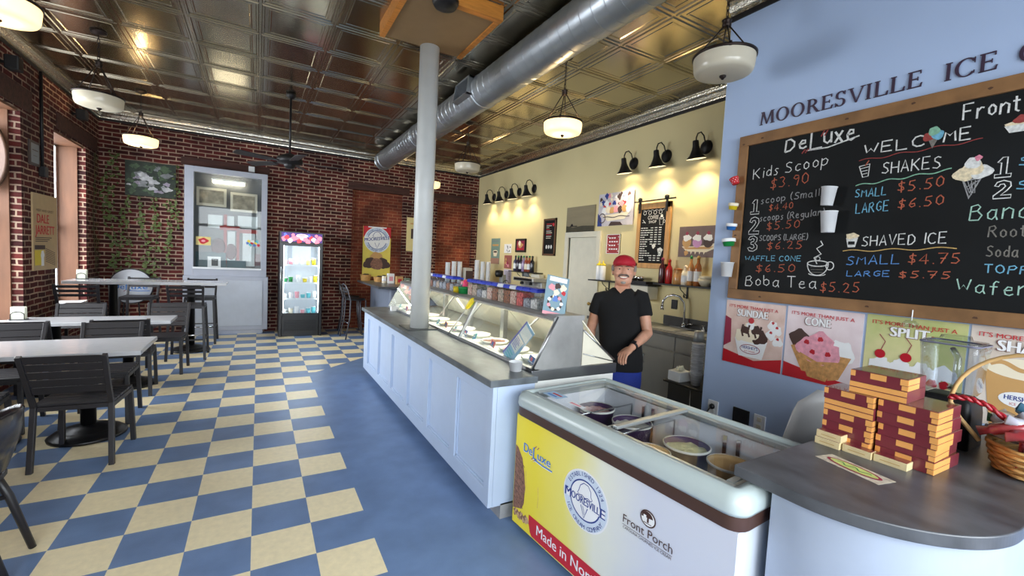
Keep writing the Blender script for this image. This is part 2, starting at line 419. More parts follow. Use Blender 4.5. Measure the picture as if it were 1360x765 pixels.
# tin ceiling: pressed panels on the measured grid
b = MB(); b.use(TIN)
PX, PY, GX, GY = 0.595, 0.6225, -0.012, 4.526
x0i = int(math.floor((XL-GX)/PX)); x1i = int(math.ceil((4.7-GX)/PX)); y0i = int(math.floor((-1.6-GY)/PY)); y1i = int(math.ceil((YB-GY)/PY))
PROF = [(0.0, 0.0), (0.010, 0.0), (0.017, -0.009), (0.030, -0.009), (0.038, 0.0), (0.066, 0.0), (0.073, -0.004), (0.083, -0.004), (0.091, 0.001)]
for i in range(x0i, x1i):
    for j in range(y0i, y1i):
        xa, xb_, ya, yb_ = GX+i*PX, GX+(i+1)*PX, GY+j*PY, GY+(j+1)*PY
        vs = []; fs = []
        for ins, h in PROF:
            vs += [(xa+ins, ya+ins, CZ+h), (xb_-ins, ya+ins, CZ+h), (xb_-ins, yb_-ins, CZ+h), (xa+ins, yb_-ins, CZ+h)]
        for q in range(len(PROF)-1):
            for c in range(4): fs.append((q*4+c, q*4+4+c, q*4+4+(c+1) % 4, q*4+(c+1) % 4))
        q = (len(PROF)-1)*4
        fs.append((q+3, q+2, q+1, q))
        b.add(vs, fs)
b.use(BLACKLINE).box(-2.8, 4.8, -1.6, 10.1, CZ+0.05, CZ+0.15)
struct(b, 'ceiling')
# crown mouldings
def crown(name, p0, p1, inward):
    p0, p1, n = Vector(p0), Vector(p1), Vector(inward)
    prof = [(0.0, -0.115), (0.012, -0.115), (0.016, -0.095), (0.03, -0.085), (0.05, -0.05), (0.075, -0.03), (0.08, -0.012), (0.098, -0.006), (0.1, 0.0)]
    b = MB(); b.use(CROWN); vs = []
    for p in (p0, p1):
        for a, h in prof: vs.append(p+n*a+Vector((0, 0, CZ+h)))
    k = len(prof); b.add(vs, [(i, i+1, k+i+1, k+i) for i in range(k-1)])
    b.use(BLACKLINE); vs = []  # black strip along the foot of the crown
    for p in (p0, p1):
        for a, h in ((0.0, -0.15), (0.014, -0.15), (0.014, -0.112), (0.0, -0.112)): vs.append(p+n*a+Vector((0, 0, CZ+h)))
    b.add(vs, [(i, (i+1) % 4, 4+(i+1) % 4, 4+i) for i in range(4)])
    struct(b, name)
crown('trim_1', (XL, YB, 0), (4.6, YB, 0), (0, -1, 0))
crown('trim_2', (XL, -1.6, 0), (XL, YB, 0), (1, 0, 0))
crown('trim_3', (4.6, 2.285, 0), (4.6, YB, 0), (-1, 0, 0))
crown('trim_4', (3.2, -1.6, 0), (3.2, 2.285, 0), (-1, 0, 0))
struct(MB().box(4.585, 4.6, 2.285, DY[0]-0.09, 0, 0.12).box(4.585, 4.6, DY[1]+0.09, YB, 0, 0.12), 'baseboard_right', CREAM)
# column and the boxed head it runs into
CX, CY = 1.40, 4.215
COLW = mat('white_enamel_column', rgb(200, 202, 200), 0.4, var=0.03, bump=0.08, bscale=6)
c = MB().lathe([(0.092, 0.0), (0.092, 2.76)], 40, x=CX, y=CY, z=0.885)
c = struct(c, 'support_column', COLW); tag(c, 'round white painted column rising from the serving counter', 'column')
DKST = mat('dark_base_plate', rgb(70, 72, 72), 0.4, 0.3)
struct(MB().box(CX-0.15, CX+0.17, CY-0.13, CY+0.2, 0.901, 0.911), 'base_plate', DKST, parent=c)
TANB = mat('tan_soffit', rgb(132, 106, 72), 0.55, var=0.04); OAKT = mat('varnished_trim', rgb(190, 122, 50), 0.4, var=0.2, scale=5, stretch=(1, 8, 8))
b = MB(); b.use(TANB).box(0.975, 1.69, 3.42, 4.24, 3.62, 3.74)
b.use(OAKT).box(0.93, 0.975, 3.38, 4.24, 3.60, 3.74); b.box(0.93, 1.735, 3.36, 3.42, 3.60, 3.74); b.box(1.69, 1.735, 3.42, 4.24, 3.605, 3.74)
tag(struct(b, 'trim_5'), 'tan boxed column head edged with varnished wood', 'soffit')
# ---------------------------------------------------------------- hanging things
BRONZE = mat('oil_rubbed_bronze', rgb(48, 38, 34), 0.4, 0.7, var=0.15)
BLACKM = mat('black_metal', rgb(26, 25, 27), 0.45, 0.3)
def shademat(name, c):
    m, t, b = nt(name); t.nodes.remove(b); o = t.nodes['Material Output']
    no = N(t, 'ShaderNodeTexNoise'); no.inputs['Scale'].default_value = 6
    r = N(t, 'ShaderNodeValToRGB'); r.color_ramp.elements[0].color = (*[x*0.93 for x in c], 1); r.color_ramp.elements[1].color = (*c, 1)
    tc = N(t, 'ShaderNodeTexCoord'); t.links.new(tc.outputs['Object'], no.inputs['Vector']); t.links.new(no.outputs['Fac'], r.inputs['Fac'])
    d = N(t, 'ShaderNodeBsdfDiffuse'); tl = N(t, 'ShaderNodeBsdfTranslucent'); g = N(t, 'ShaderNodeBsdfGlossy'); g.inputs['Roughness'].default_value = 0.2
    t.links.new(r.outputs['Color'], d.inputs[0]); t.links.new(r.outputs['Color'], tl.inputs[0])
    m1 = N(t, 'ShaderNodeMixShader'); m1.inputs[0].default_value = 0.34; t.links.new(d.outputs[0], m1.inputs[1]); t.links.new(tl.outputs[0], m1.inputs[2])
    m2 = N(t, 'ShaderNodeMixShader'); m2.inputs[0].default_value = 0.05; t.links.new(m1.outputs[0], m2.inputs[1]); t.links.new(g.outputs[0], m2.inputs[2])
    t.links.new(m2.outputs[0], o.inputs['Surface']); return m
SHADE = shademat('alabaster_glass', rgb(240, 230, 206))
def pendant(x, y, lit, label, hubz=3.40, top=3.085):
    """drum pendant: canopy, chain, hub, three rods, rim, glass bowl, finial"""
    t = empty('pendant_lamp', (x, y, CZ), label=label, cat='lamp', group='drum pendant lamps under the tin ceiling')
    MB().lathe([(0.0, -0.035), (0.03, -0.035), (0.062, -0.02), (0.068, -0.006), (0.068, 0.0), (0.0, 0.0)][::-1], 24, x=x, y=y, z=CZ).build('canopy', BRONZE, t)
    b = MB(); n = max(3, int((CZ-hubz)/0.045))
    for i in range(n):
        z = hubz+(CZ-0.03-hubz)*(i+0.5)/n; h = (CZ-hubz)/n*0.62
        P = [(x+(0.009*math.cos(a) if i % 2 else 0), y+(0 if i % 2 else 0.009*math.cos(a)), z+h*math.sin(a)) for a in [2*PI*k/10 for k in range(10)]]
        b.tube(P, 0.0035, n=5, closed=True)
    b.build('chain', BRONZE, t)
    MB().lathe([(0, -0.03), (0.022, -0.03), (0.03, -0.01), (0.024, 0.012), (0.034, 0.02), (0.012, 0.034), (0, 0.04)], 16, x=x, y=y, z=hubz).build('hub', BRONZE, t)
    for k in range(4):
        a = PI/4+k*PI/2
        p = Vector((x+0.02*math.cos(a), y+0.02*math.sin(a), hubz-0.02)); q = Vector((x+0.189*math.cos(a), y+0.189*math.sin(a), top))
        MB().tube([p, q], 0.005, n=6).tube([q+Vector((0, 0, -0.012)), q+Vector((0, 0, 0.02))], 0.011, n=8).build('rod', BRONZE, t)
    MB().lathe([(0.188, -0.002), (0.204, -0.002), (0.206, 0.014), (0.190, 0.014), (0.188, -0.002)], 40, x=x, y=y, z=top-0.008, c0=False, c1=False).build('rim', BRONZE, t)
    b = MB().lathe([(0.196, -0.003), (0.197, -0.025), (0.192, -0.075), (0.188, -0.094), (0.179, -0.108), (0.160, -0.116), (0.10, -0.122), (0.0, -0.124)], 44, x=x, y=y, z=top, c0=False)
    b.build('glass_shade', SHADE, t)
    MB().lathe([(0.0, -0.152), (0.008, -0.148), (0.012, -0.140), (0.020, -0.134), (0.022, -0.124), (0.0, -0.122)], 14, x=x, y=y, z=top).build('finial', BRONZE, t)
    if lit:
        l = bpy.data.lights.new('bulb', 'POINT'); l.energy = 8 if lit is True else lit; l.color = (1.0, 0.70, 0.36); l.shadow_soft_size = 0.035
        o = bpy.data.objects.new('bulb', l); COL.objects.link(o); o.location = (x, y, top-0.062)
    return t
pendant(-1.43, 4.1, True, 'lit drum pendant above the table with the closest dining chair')
pendant(-1.43, 6.13, False, 'unlit white drum pendant hanging over the middle white dining table')
pendant(-1.45, 8.1, True, 'lit amber drum pendant in front of the dark foliage picture on brick')
pendant(2.75, 2.0, False, 'unlit white drum pendant beside the blue wall near its lettering', hubz=3.31)
pendant(2.69, 3.765, True, 'lit drum pendant above the display case, before the yellow wall', hubz=3.36, top=3.06)
pendant(2.8, 6.4, False, 'unlit white drum pendant hanging between column and yellow wall')
pendant(2.9, 8.4, 7, 'lit drum pendant half hidden behind the white column')
# ceiling fan
FX, FY = 0.355, 6.84
t = empty('ceiling_fan', (FX, FY, CZ), label='black ceiling fan on a long rod before the brick wall', cat='fan')
MB().lathe([(0, -0.06), (0.03, -0.06), (0.06, -0.035), (0.062, 0.0), (0, 0)][::-1], 20, x=FX, y=FY, z=CZ).build('canopy', BLACKM, t)
MB().tube([(FX, FY, CZ-0.05), (FX, FY, 2.9)], 0.014, n=10).build('downrod', BLACKM, t)
MB().lathe([(0, -0.13), (0.05, -0.125), (0.075, -0.09), (0.07, -0.07), (0.15, -0.06), (0.165, -0.02), (0.15, 0.02), (0.09, 0.05), (0.03, 0.075), (0, 0.08)], 28, x=FX, y=FY, z=2.85).build('motor', BLACKM, t)
BLADE = mat('dark_fan_blade', rgb(34, 29, 30), 0.5, var=0.2, scale=3, stretch=(1, 6, 6))
for k in range(5):
    a = math.radians(-10+72*k); M = Matrix.Translation((FX, FY, 2.80)) @ Matrix.Rotation(a, 4, 'Z') @ Matrix.Rotation(math.radians(12), 4, 'X')
    bl = MB().prism([(0.24, -0.055), (0.66, -0.075), (0.70, -0.05), (0.70, 0.05), (0.66, 0.075), (0.24, 0.055)], -0.004, 0.004, M=M).build('blade', BLADE, t, bev=0.002)
    MB().prism([(0.10, -0.02), (0.30, -0.035), (0.30, 0.035), (0.10, 0.02)], 0.004, 0.010, M=M).build('blade_iron', BLACKM, bl)
# spiral duct
GALV = mat('galvanised_steel', rgb(168, 174, 180), 0.34, 0.85, var=0.12, scale=3, bump=0.05, bscale=30)
DX, DZ, DR = 2.185, 3.512, 0.178
t = empty('spiral_duct', (DX, 3.5, CZ), label='galvanised round ventilation duct running along the tin ceiling', cat='duct')
Ry = Matrix.Translation((DX, -1.4, DZ)) @ Matrix.Rotation(-PI/2, 4, 'X')
L = 9.25+1.4; prof = [(0.0, 0.0), (DR, 0.0)]; z = 0.0
while z < L-0.2:
    prof += [(DR, z+0.112), (DR, z+0.1135), (DR+0.0025, z+0.115), (DR+0.0025, z+0.118), (DR, z+0.1195), (DR, z+0.121)]; z += 0.133
prof += [(DR, L-0.02), (DR+0.004, L-0.02), (DR+0.004, L), (0, L)]
b = MB().lathe(prof, 48, M=Ry, smooth=True); du = b.build('duct_pipe', GALV, t)
for y in (4.62, 6.9, 9.0): MB().lathe([(DR+0.001, -0.02), (DR+0.009, -0.018), (DR+0.009, 0.018), (DR+0.001, 0.02)], 48, c0=False, c1=False, M=Matrix.Translation((DX, y, DZ)) @ Matrix.Rotation(-PI/2, 4, 'X')).build('band', GALV, t)
for y in (2.2, 4.4, 6.9, 9.0): MB().tube([(DX, y, DZ+DR), (DX, y, CZ+0.01)], 0.006, n=6).build('hanger', BLACKM, t)
# side grille on the duct
Mv = Matrix.Translation((DX, 4.80, DZ)) @ Matrix.Rotation(math.radians(8), 4, 'Y')
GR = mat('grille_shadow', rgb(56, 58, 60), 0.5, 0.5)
b = MB()
for a0, a1, c0, c1 in ((-0.2, 0.2, -0.105, -0.085), (-0.2, 0.2, 0.085, 0.105), (-0.2, -0.18, -0.105, 0.105), (0.18, 0.2, -0.105, 0.105)): b.box(-DR-0.035, -DR+0.06, a0, a1, c0, c1, M=Mv)
v = b.build('grille_frame', GALV, t)
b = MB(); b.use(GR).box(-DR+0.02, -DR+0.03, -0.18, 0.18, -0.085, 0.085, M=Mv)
b.use(GALV)
for i in range(9): b.box(-DR-0.02, -DR+0.01, -0.18, 0.18, -0.08+i*0.019, -0.077+i*0.019, M=Mv)
b.build('grille', None, v)
# small round black fitting beside the column box
tag(MB().lathe([(0, -0.05), (0.085, -0.045), (0.10, -0.02), (0.105, 0), (0, 0)][::-1], 28, x=1.23, y=3.37, z=3.60).build('ceiling_speaker', BLACKM), 'round black fitting fixed to the edge of the tan column box', 'speaker')
# ---------------------------------------------------------------- dining furniture
CHAIR = mat('charcoal_resin', rgb(34, 32, 35), 0.42, var=0.12, scale=6)
WTOP = mat('white_quartz_top', rgb(192, 192, 194), 0.12, var=0.03, scale=20, spec=0.6)
BASEB = mat('black_cast_iron', rgb(18, 18, 20), 0.35, 0.3)
GRP_CH = 'charcoal slatted chairs at the white tables'
def slat_panel(b, x0, x1, za, zb, y_of, n, th=0.014, gap=0.006):
    """horizontal slats following y_of(z)"""
    for i in range(n):
        z0 = za+(zb-za)*i/n+gap/2; z1 = za+(zb-za)*(i+1)/n-gap/2
        ya, yb = y_of(z0), y_of(z1)
        vs = []
        for d in (0, th):
            for x in (x0, x1):
                vs += [(x, ya-d, z0), (x, yb-d, z1)]
        b.add(vs, [(0, 1, 3, 2), (4, 6, 7, 5), (0, 4, 5, 1), (2, 3, 7, 6), (0, 2, 6, 4), (1, 5, 7, 3)])
def make_chair(name, label, seat=0.455, back=0.835, w=0.45, d=0.46, rails=False, cat='chair', group=GRP_CH):
    """local: sitter faces +y, the backrest stands at -y"""
    t = empty(name, label=label, cat=cat, group=group)
    h = w/2-0.02; yb = lambda z: -d/2+0.035-0.16*max(0, z-seat)/(0.38)
    splay = 0.05 if rails else 0.02
    for s in (-1, 1):
        b = MB(); b.bar((s*(h+splay*0.6), -d/2+0.01-splay, 0), (s*h, -d/2+0.03, seat), 0.032); b.build('rear_leg', CHAIR, t, bev=0.003)
        b = MB(); b.bar((s*(h+splay*0.6), d/2-0.02+splay, 0), (s*h, d/2-0.03, seat-0.02), 0.032); b.build('front_leg', CHAIR, t, bev=0.003)
        b = MB(); b.tube([(s*h, yb(seat)-0.0, seat-0.02), (s*(h+0.004), yb((seat+back)/2)-0.005, (seat+back)/2), (s*(h+0.01), yb(back), back)], 0.021, n=4, smooth=False); b.build('back_post', CHAIR, t, bev=0.003)
    b = MB()
    nn = 6
    for i in range(nn):
        y0 = -d/2+0.04+(d-0.05)*i/nn; b.box(-h-0.01, h+0.01, y0, y0+(d-0.05)/nn-0.008, seat-0.008, seat+0.012)
    b.build('seat', CHAIR, t, bev=0.003)
    b = MB()
    for s in (-1, 1): b.box(s*h-0.014, s*h+0.014, -d/2+0.03, d/2-0.02, seat-0.04, seat-0.008)
    b.box(-h, h, d/2-0.045, d/2-0.02, seat-0.04, seat-0.008); b.box(-h, h, -d/2+0.03, -d/2+0.055, seat-0.04, seat-0.008)
    b.build('seat_frame', CHAIR, t)
    b = MB()
    if rails: slat_panel(b, -h, h, seat+0.12, back, lambda z: yb(z)+0.004, 3, gap=0.022)
    else: slat_panel(b, -h, h, seat+0.09, back, lambda z: yb(z)+0.004, 5, gap=0.005)
    b.build('backrest', CHAIR, t, bev=0.002)
    if rails:
        for zz, yy in ((0.28, d/2-0.015),):
            MB().tube([(-h-0.01, yy, zz), (h+0.01, yy, zz)], 0.011, n=8).build('footrest', mat_chrome, t)
        b = MB()
        for s in (-1, 1): b.bar((s*(h+0.02), -d/2-0.005, 0.28), (s*(h+0.02), d/2, 0.28), 0.018)
        b.bar((-h-0.01, -d/2+0.0, 0.28), (h+0.01, -d/2+0.0, 0.28), 0.018)
        b.build('stretcher', CHAIR, t)
    return t
mat_chrome = mat('chrome', rgb(215, 216, 220), 0.12, 1.0)
ch0 = make_chair('dining_chair', 'charcoal slat-back chair before the front white table, back to us')
ch0.location = (-1.10, 4.35, 0); ch0.rotation_euler = (0, 0, math.radians(-4))
def chair(x, y, deg, label): return copy_tree(ch0, (x, y, 0), math.radians(deg), label)
chair(-1.78, 4.38, 5, 'charcoal chair at the front table by the wall, mostly cut off')
chair(-1.20, 5.20, 180, 'charcoal chair on the far side of the front table, aisle end')
chair(-1.88, 5.22, 182, 'charcoal chair on the far side of the front table, window end')
chair(-1.20, 6.06, 3, 'charcoal chair on the near side of the middle table, aisle end')
chair(-1.90, 6.04, -2, 'charcoal chair on the near side of the middle table, window end')
chair(-1.02, 6.92, 178, 'charcoal chair on the far side of the middle table, aisle end')
chair(-1.85, 6.88, 181, 'charcoal chair on the far side of the middle table, window end')
st0 = make_chair('bar_stool', 'charcoal bar stool before the high table, aisle end', seat=0.76, back=1.05, w=0.42, d=0.42, rails=True, cat='stool', group='charcoal bar stools at the high table')
st0.location = (-0.86, 7.72, 0)
copy_tree(st0, (-1.98, 7.74, 0), math.radians(3), 'charcoal bar stool before the high table, window end')
copy_tree(st0, (-0.82, 8.86, 0), PI, 'charcoal bar stool behind the high table, close to the service window')
copy_tree(st0, (-1.62, 8.9, 0), PI*0.98, 'charcoal bar stool behind the high table, before the round sign')
def table(x0, x1, y0, y1, z, label, th=0.035, bases=((0, 0),)):
    t = empty('pedestal_table', ((x0+x1)/2, (y0+y1)/2, 0), label=label, cat='table', group=None)
    MB().box(x0, x1, y0, y1, z-th, z).build('tabletop', WTOP, t, bev=0.004)
    for bx, by in bases:
        MB().lathe([(0.245, 0.0), (0.25, 0.018), (0.235, 0.03), (0.225, 0.032), (0.215, 0.046), (0.17, 0.06), (0.15, 0.062), (0.13, 0.078), (0.07, 0.09), (0.045, 0.10), (0, 0.10)], 40, x=bx, y=by).build('foot', BASEB, t)
        MB().lathe([(0.05, 0.08), (0.05, z-th-0.03), (0.13, z-th-0.02), (0.13, z-th), (0, z-th)], 24, x=bx, y=by).build('pedestal', BASEB, t)
    return t
table(-2.22, -0.80, 4.45, 5.12, 0.755, 'white topped dining table in the front, a chair tucked before it', bases=((-1.2, 4.80), (-1.85, 4.80)))
table(-2.22, -0.84, 6.12, 6.60, 0.755, 'middle white topped dining table with a napkin holder on it', bases=((-1.25, 6.36), (-1.85, 6.36)))
table(-2.27, -0.42, 8.05, 8.62, 1.05, 'tall white topped table by the rear window with bar stools', th=0.04, bases=((-0.88, 8.2), (-1.8, 8.3)))
# cropped chair with a curved back, nearest to the viewer
t = empty('curved_armchair', (-1.30, 2.98, 0), label='dark curved-back chair cut off by the picture edge, closest to us', cat='chair')
GLOSS = mat('glossy_charcoal', rgb(44, 42, 46), 0.25, var=0.1)
b = MB(); vs = []; fs = []; n = 20
for i in range(n+1):
    a = math.radians(-80+160*i/n)
    for r, z in ((0.23, 0.50), (0.27, 0.64), (0.285, 0.76), (0.30, 0.785), (0.312, 0.775), (0.298, 0.64), (0.255, 0.49)):
        vs.append((-1.30+r*math.cos(a), 2.98+r*math.sin(a)*0.95, z-0.14*(abs(i-n/2)/(n/2))**2.2*(1 if z > 0.6 else 0)))
for i in range(n):
    for k in range(7): fs.append((i*7+k, (i+1)*7+k, (i+1)*7+(k+1) % 7, i*7+(k+1) % 7))
fs += [tuple(range(6, -1, -1)), tuple(n*7+k for k in range(7))]
b.add(vs, fs, True).build('shell_back', GLOSS, t)
MB().lathe([(0, 0.43), (0.22, 0.43), (0.25, 0.45), (0.24, 0.475), (0.0, 0.465)], 30, x=-1.30, y=2.98).build('seat', GLOSS, t)
for sx, sy in ((1, 1), (1, -1), (-1, 1), (-1, -1)):
    MB().tube([(-1.30+sx*0.16, 2.98+sy*0.13, 0.45), (-1.30+sx*0.22, 2.98+sy*0.135, 0.3), (-1.30+sx*0.30, 2.98+sy*0.14, 0.0)], [0.02, 0.018, 0.015], n=8).build('leg', CHAIR, t)
MB().tube([(-1.52, 2.845, 0.3), (-1.08, 3.115, 0.3)], 0.012).tube([(-1.08, 2.845, 0.3), (-1.52, 3.115, 0.3)], 0.012).build('cross_brace', CHAIR, t)
# napkin holders
NAPK = mat('paper_napkins', rgb(232, 232, 214), 0.8)
def napkins(x, y, z, label):
    t = empty('napkin_holder', (x, y, z), label=label, cat='napkin holder', group='napkin holders on the tables')
    b = MB()
    b.tube([(x-0.055, y-0.035, z+0.005), (x-0.055, y+0.035, z+0.005), (x+0.055, y+0.035, z+0.005), (x+0.055, y-0.035, z+0.005)], 0.004, closed=True, n=6)
    for s in (-1, 1): b.tube([(x+s*0.05, y-0.035, z+0.005), (x+s*0.05, y-0.035, z+0.06), (x+s*0.03, y-0.035, z+0.08), (x-s*0.0, y-0.035, z+0.085)], 0.004, n=6)
    for sx, sy in ((-1, -1), (1, -1), (1, 1), (-1, 1)): b.ell((x+sx*0.055, y+sy*0.035, z+0.006), (0.009, 0.009, 0.006))
    b.build('wire_rack', BLACKM, t)
    b = MB()
    for i in range(7): b.box(x-0.05-0.004*(i % 2), x+0.05+0.003*(i % 3), y-0.028+i*0.008, y-0.0225+i*0.008, z+0.008, z+0.135-0.004*(i % 3))
    b.build('napkin_stack', NAPK, t)
    return t
napkins(-2.13, 6.42, 0.755, 'white napkins in a wire holder on the middle dining table')
napkins(-2.17, 8.46, 1.05, 'white napkins in a wire holder on the tall table')
# ---------------------------------------------------------------- serving counter
PANELW = mat('pale_periwinkle_paint', rgb(184, 200, 224), 0.42, var=0.02)
def stone(name, c, v=0.4):
    m = mat(name, c, 0.32, var=v, scale=7, spec=0.55, c2=tuple(x*1.5 for x in c), stretch=(1.2, 0.7, 1))
    return m
STONE = stone('grey_slate_laminate', rgb(92, 98, 102))
STONE2 = stone('dark_slate_laminate', rgb(78, 80, 84))
X0 = 1.24
t = empty('serving_counter', (1.4, 4.1, 0), label='long pale blue panelled serving counter along the blue floor', cat='counter')
b = MB(); b.box(X0+0.03, 1.54, 2.33, 6.0, 0.10, 0.855)
b.build('body', PANELW, t)
ys = [2.30, 2.90, 3.49, 4.08, 4.67, 5.255, 5.85, 6.02]
fr = MB(); fr.box(X0, X0+0.03, 2.30, 6.02, 0.775, 0.855); fr.box(X0, X0+0.03, 2.30, 6.02, 0.09, 0.195)
st = [(2.30, 2.37)]+[(y-0.05, y+0.05) for y in (2.905, 3.50, 4.09, 4.68, 5.27)]+[(5.80, 6.02)]
for a, c in st: fr.box(X0, X0+0.03, a, c, 0.19, 0.78)
fr.build('face_frame', PANELW, t, bev=0.003)
MB().box(X0+0.0305, 1.54, 2.30, 2.33, 0.09, 0.855).build('end_panel', PANELW, t)
for i in range(len(st)-1):
    a, c = st[i][1], st[i+1][0]
    q = MB().box(X0+0.024, X0+0.0305, a, c, 0.195, 0.775)
    for (ya, yb_, za, zb) in ((a, c, 0.195, 0.207), (a, c, 0.763, 0.775), (a, a+0.012, 0.195, 0.775), (c-0.012, c, 0.195, 0.775)): q.box(X0+0.014, X0+0.026, ya, yb_, za, zb)
    q.build('panel', PANELW, t)
TOE = mat('worn_grey_block', rgb(150, 150, 150), 0.6, var=0.1)
for y in (2.42, 4.50): MB().box(1.33, 1.52, y-0.12, y+0.12, 0.0, 0.10).build('plinth_block', TOE, t)
t = tag(MB().box(1.205, 1.543, 2.27, 6.05, 0.856, 0.90).build('countertop', STONE, bev=0.005), 'grey slate-look worktop on the panelled serving counter', 'countertop')
# small paper tubs on the worktop
PAPERW = mat('white_paper_cup', rgb(232, 234, 236), 0.6)
def ramekin(x, y, z, r, h, label, m=PAPERW, n=24):
    return tag(MB().lathe([(0, 0.002), (r*0.82, 0.0), (r, h), (r*1.03, h), (r*0.96, h-0.002), (r*0.79, 0.006), (0, 0.006)], n, x=x, y=y, z=z).build('paper_tub', m), label, 'tub')
ramekin(1.475, 2.44, 0.90, 0.046, 0.06, 'small white tub at the close end of the slate worktop')
b = MB().prism([(-0.05, -0.035), (0.05, -0.035), (0.05, 0.035), (-0.05, 0.035)], 0.0, 0.052, M=Matrix.Translation((1.53, 5.62, 0.90)))
b.prism([(-0.055, -0.04), (0.055, -0.04), (0.055, 0.04), (-0.055, 0.04)], 0.052, 0.058, M=Matrix.Translation((1.53, 5.62, 0.90)))
tag(b.build('paper_tub', PAPERW, bev=0.004), 'white square tub at the far end of the slate worktop', 'tub')
# ---------------------------------------------------------------- dipping cabinet (glass display)
STEEL = mat('brushed_stainless', rgb(176, 178, 180), 0.32, 1.0, var=0.08, scale=4, stretch=(1, 40, 1), bump=0.03)
STEELD = mat('worn_stainless', rgb(176, 176, 174), 0.5, 0.85, var=0.15, scale=6, bump=0.05)
CGLASS = glassmat('case_glass', (0.97, 0.99, 0.97), refl=0.25)
CASEW = mat('white_case_liner', rgb(238, 238, 232), 0.4)
GREYC = mat('grey_case_liner', rgb(150, 152, 150), 0.4, 0.4)
D0, D1 = 2.36, 6.02
t = empty('display_case', (1.9, 4.2, 0), label='stainless ice cream dipping case with sloping glass behind the worktop', cat='display case')
b = MB(); b.box(1.56, 2.26, D0, D1, 0.0, 0.84); b.build('cabinet_body', CASEW, t)
b = MB(); b.box(1.545, 2.28, D0-0.01, D1, 0.84, 0.912)        # steel base rail, hollow above
b.build('base_rail', STEEL, t, bev=0.003)
# well liner and far wall
b = MB(); b.box(1.60, 1.86, D0+0.03, D1-0.02, 0.912, 0.918); b.build('well_rim', CASEW, t)
# end panel near us
poly = [(1.545, 0.912), (2.02, 0.912), (1.935, 1.268), (1.725, 1.262)]
def xzprism(poly, y0, y1):
    vs = [(x, y0, z) for x, z in poly]+[(x, y1, z) for x, z in poly]; n = len(poly)
    return vs, [tuple(range(n)), tuple(range(2*n-1, n-1, -1))]+[(i, n+i, n+(i+1) % n, (i+1) % n) for i in range(n)]
b = MB(); b.add(*xzprism(poly, D0, D0+0.012)); b.build('end_panel', STEELD, t)
b = MB(); b.add(*xzprism(poly, D1-0.012, D1)); b.build('end_panel', STEELD, t)
MB().tube([(1.548, D0-0.004, 0.915), (1.733, D0-0.004, 1.262)], 0.008, n=6).build('edge_strip', STEEL, t)
# top ledge
b = MB(); b.add(*xzprism([(1.705, 1.235), (1.72, 1.225), (1.96, 1.235), (1.96, 1.268), (1.73, 1.268), (1.70, 1.252)], D0-0.005, D1)); b.build('top_ledge', STEELD, t)
# glass panes between slanting mullions
muls = [D0+0.012, 3.56, 4.80, D1-0.012]
for i in range(3):
    a, c = muls[i]+0.006, muls[i+1]-0.006
    b = MB(); b.add([(1.553, a, 0.918), (1.553, c, 0.918), (1.708, c, 1.237), (1.708, a, 1.237)], [(0, 3, 2, 1)])
    b.build('glass_pane', CGLASS, t, solid=0.005)
for y in muls[1:3]: MB().box(-0.012, 0.012, y-0.012, y+0.012, 0, 0.36, M=Matrix.Translation((1.553, 0, 0.915)) @ Matrix.Rotation(math.radians(26), 4, 'Y')).build('mullion', STEEL, t)
b = MB(); b.box(1.545, 1.575, D0, D1, 0.912, 0.925); b.box(1.575, 1.605, D0, D1, 0.912, 0.918); b.build('glass_channel', STEEL, t)
# rear frame posts, diagonal stays and sliding doors inside
for y in (3.35, 4.05, 4.75, 5.4): MB().box(1.86, 1.90, y-0.03, y+0.03, 0.912, 1.235).build('post', STEEL, t)
for y in (2.75, 3.75, 4.45): MB().bar((1.88, y, 1.23), (1.86, y+0.42, 0.93), 0.012).build('stay', STEELD, t)
# rear lids: white panels leaning from the ledge to the back rail; the close one open to the side
LIDW = mat('clear_white_lid', rgb(232, 226, 206), 0.3, var=0.05)
for a, c in ((D0+0.012, 3.5), (3.52, 4.78), (4.80, D1-0.02)):
    MB().add([(1.95, a, 1.235), (2.25, a, 0.925), (2.25, c, 0.925), (1.95, c, 1.235)], [(0, 1, 2, 3)]).build('rear_lid', LIDW, t, solid=0.008)
b = MB(); b.add([(1.955, D0-0.005, 1.165), (2.245, D0-0.005, 0.935), (2.245, D0-0.005, 0.918), (1.955, D0-0.005, 0.918)], [(0, 3, 2, 1)]); b.build('side_lid', LIDW, t, solid=0.006)
MB().tube([(1.955, D0-0.012, 1.165), (2.25, D0-0.012, 0.94)], 0.007, n=6).tube([(1.96, D0-0.012, 1.0), (2.24, D0-0.012, 0.93)], 0.004, n=6).build('lid_hinge', STEEL, t)
# light strip under the ledge
LAMPW = mat('cool_white_tube', (1, 0.97, 0.86), 0.5, emit=(1.0, 0.95, 0.80), es=4.0)
MB().tube([(1.80, D0+0.1, 1.225), (1.80, D1-0.1, 1.225)], 0.011, n=8).build('light_tube', LAMPW, t)
area('case_light', (1.80, (D0+D1)/2, 1.205), (0, 0, 0), 0.05, 3.4, 13, (1.0, 0.95, 0.80))
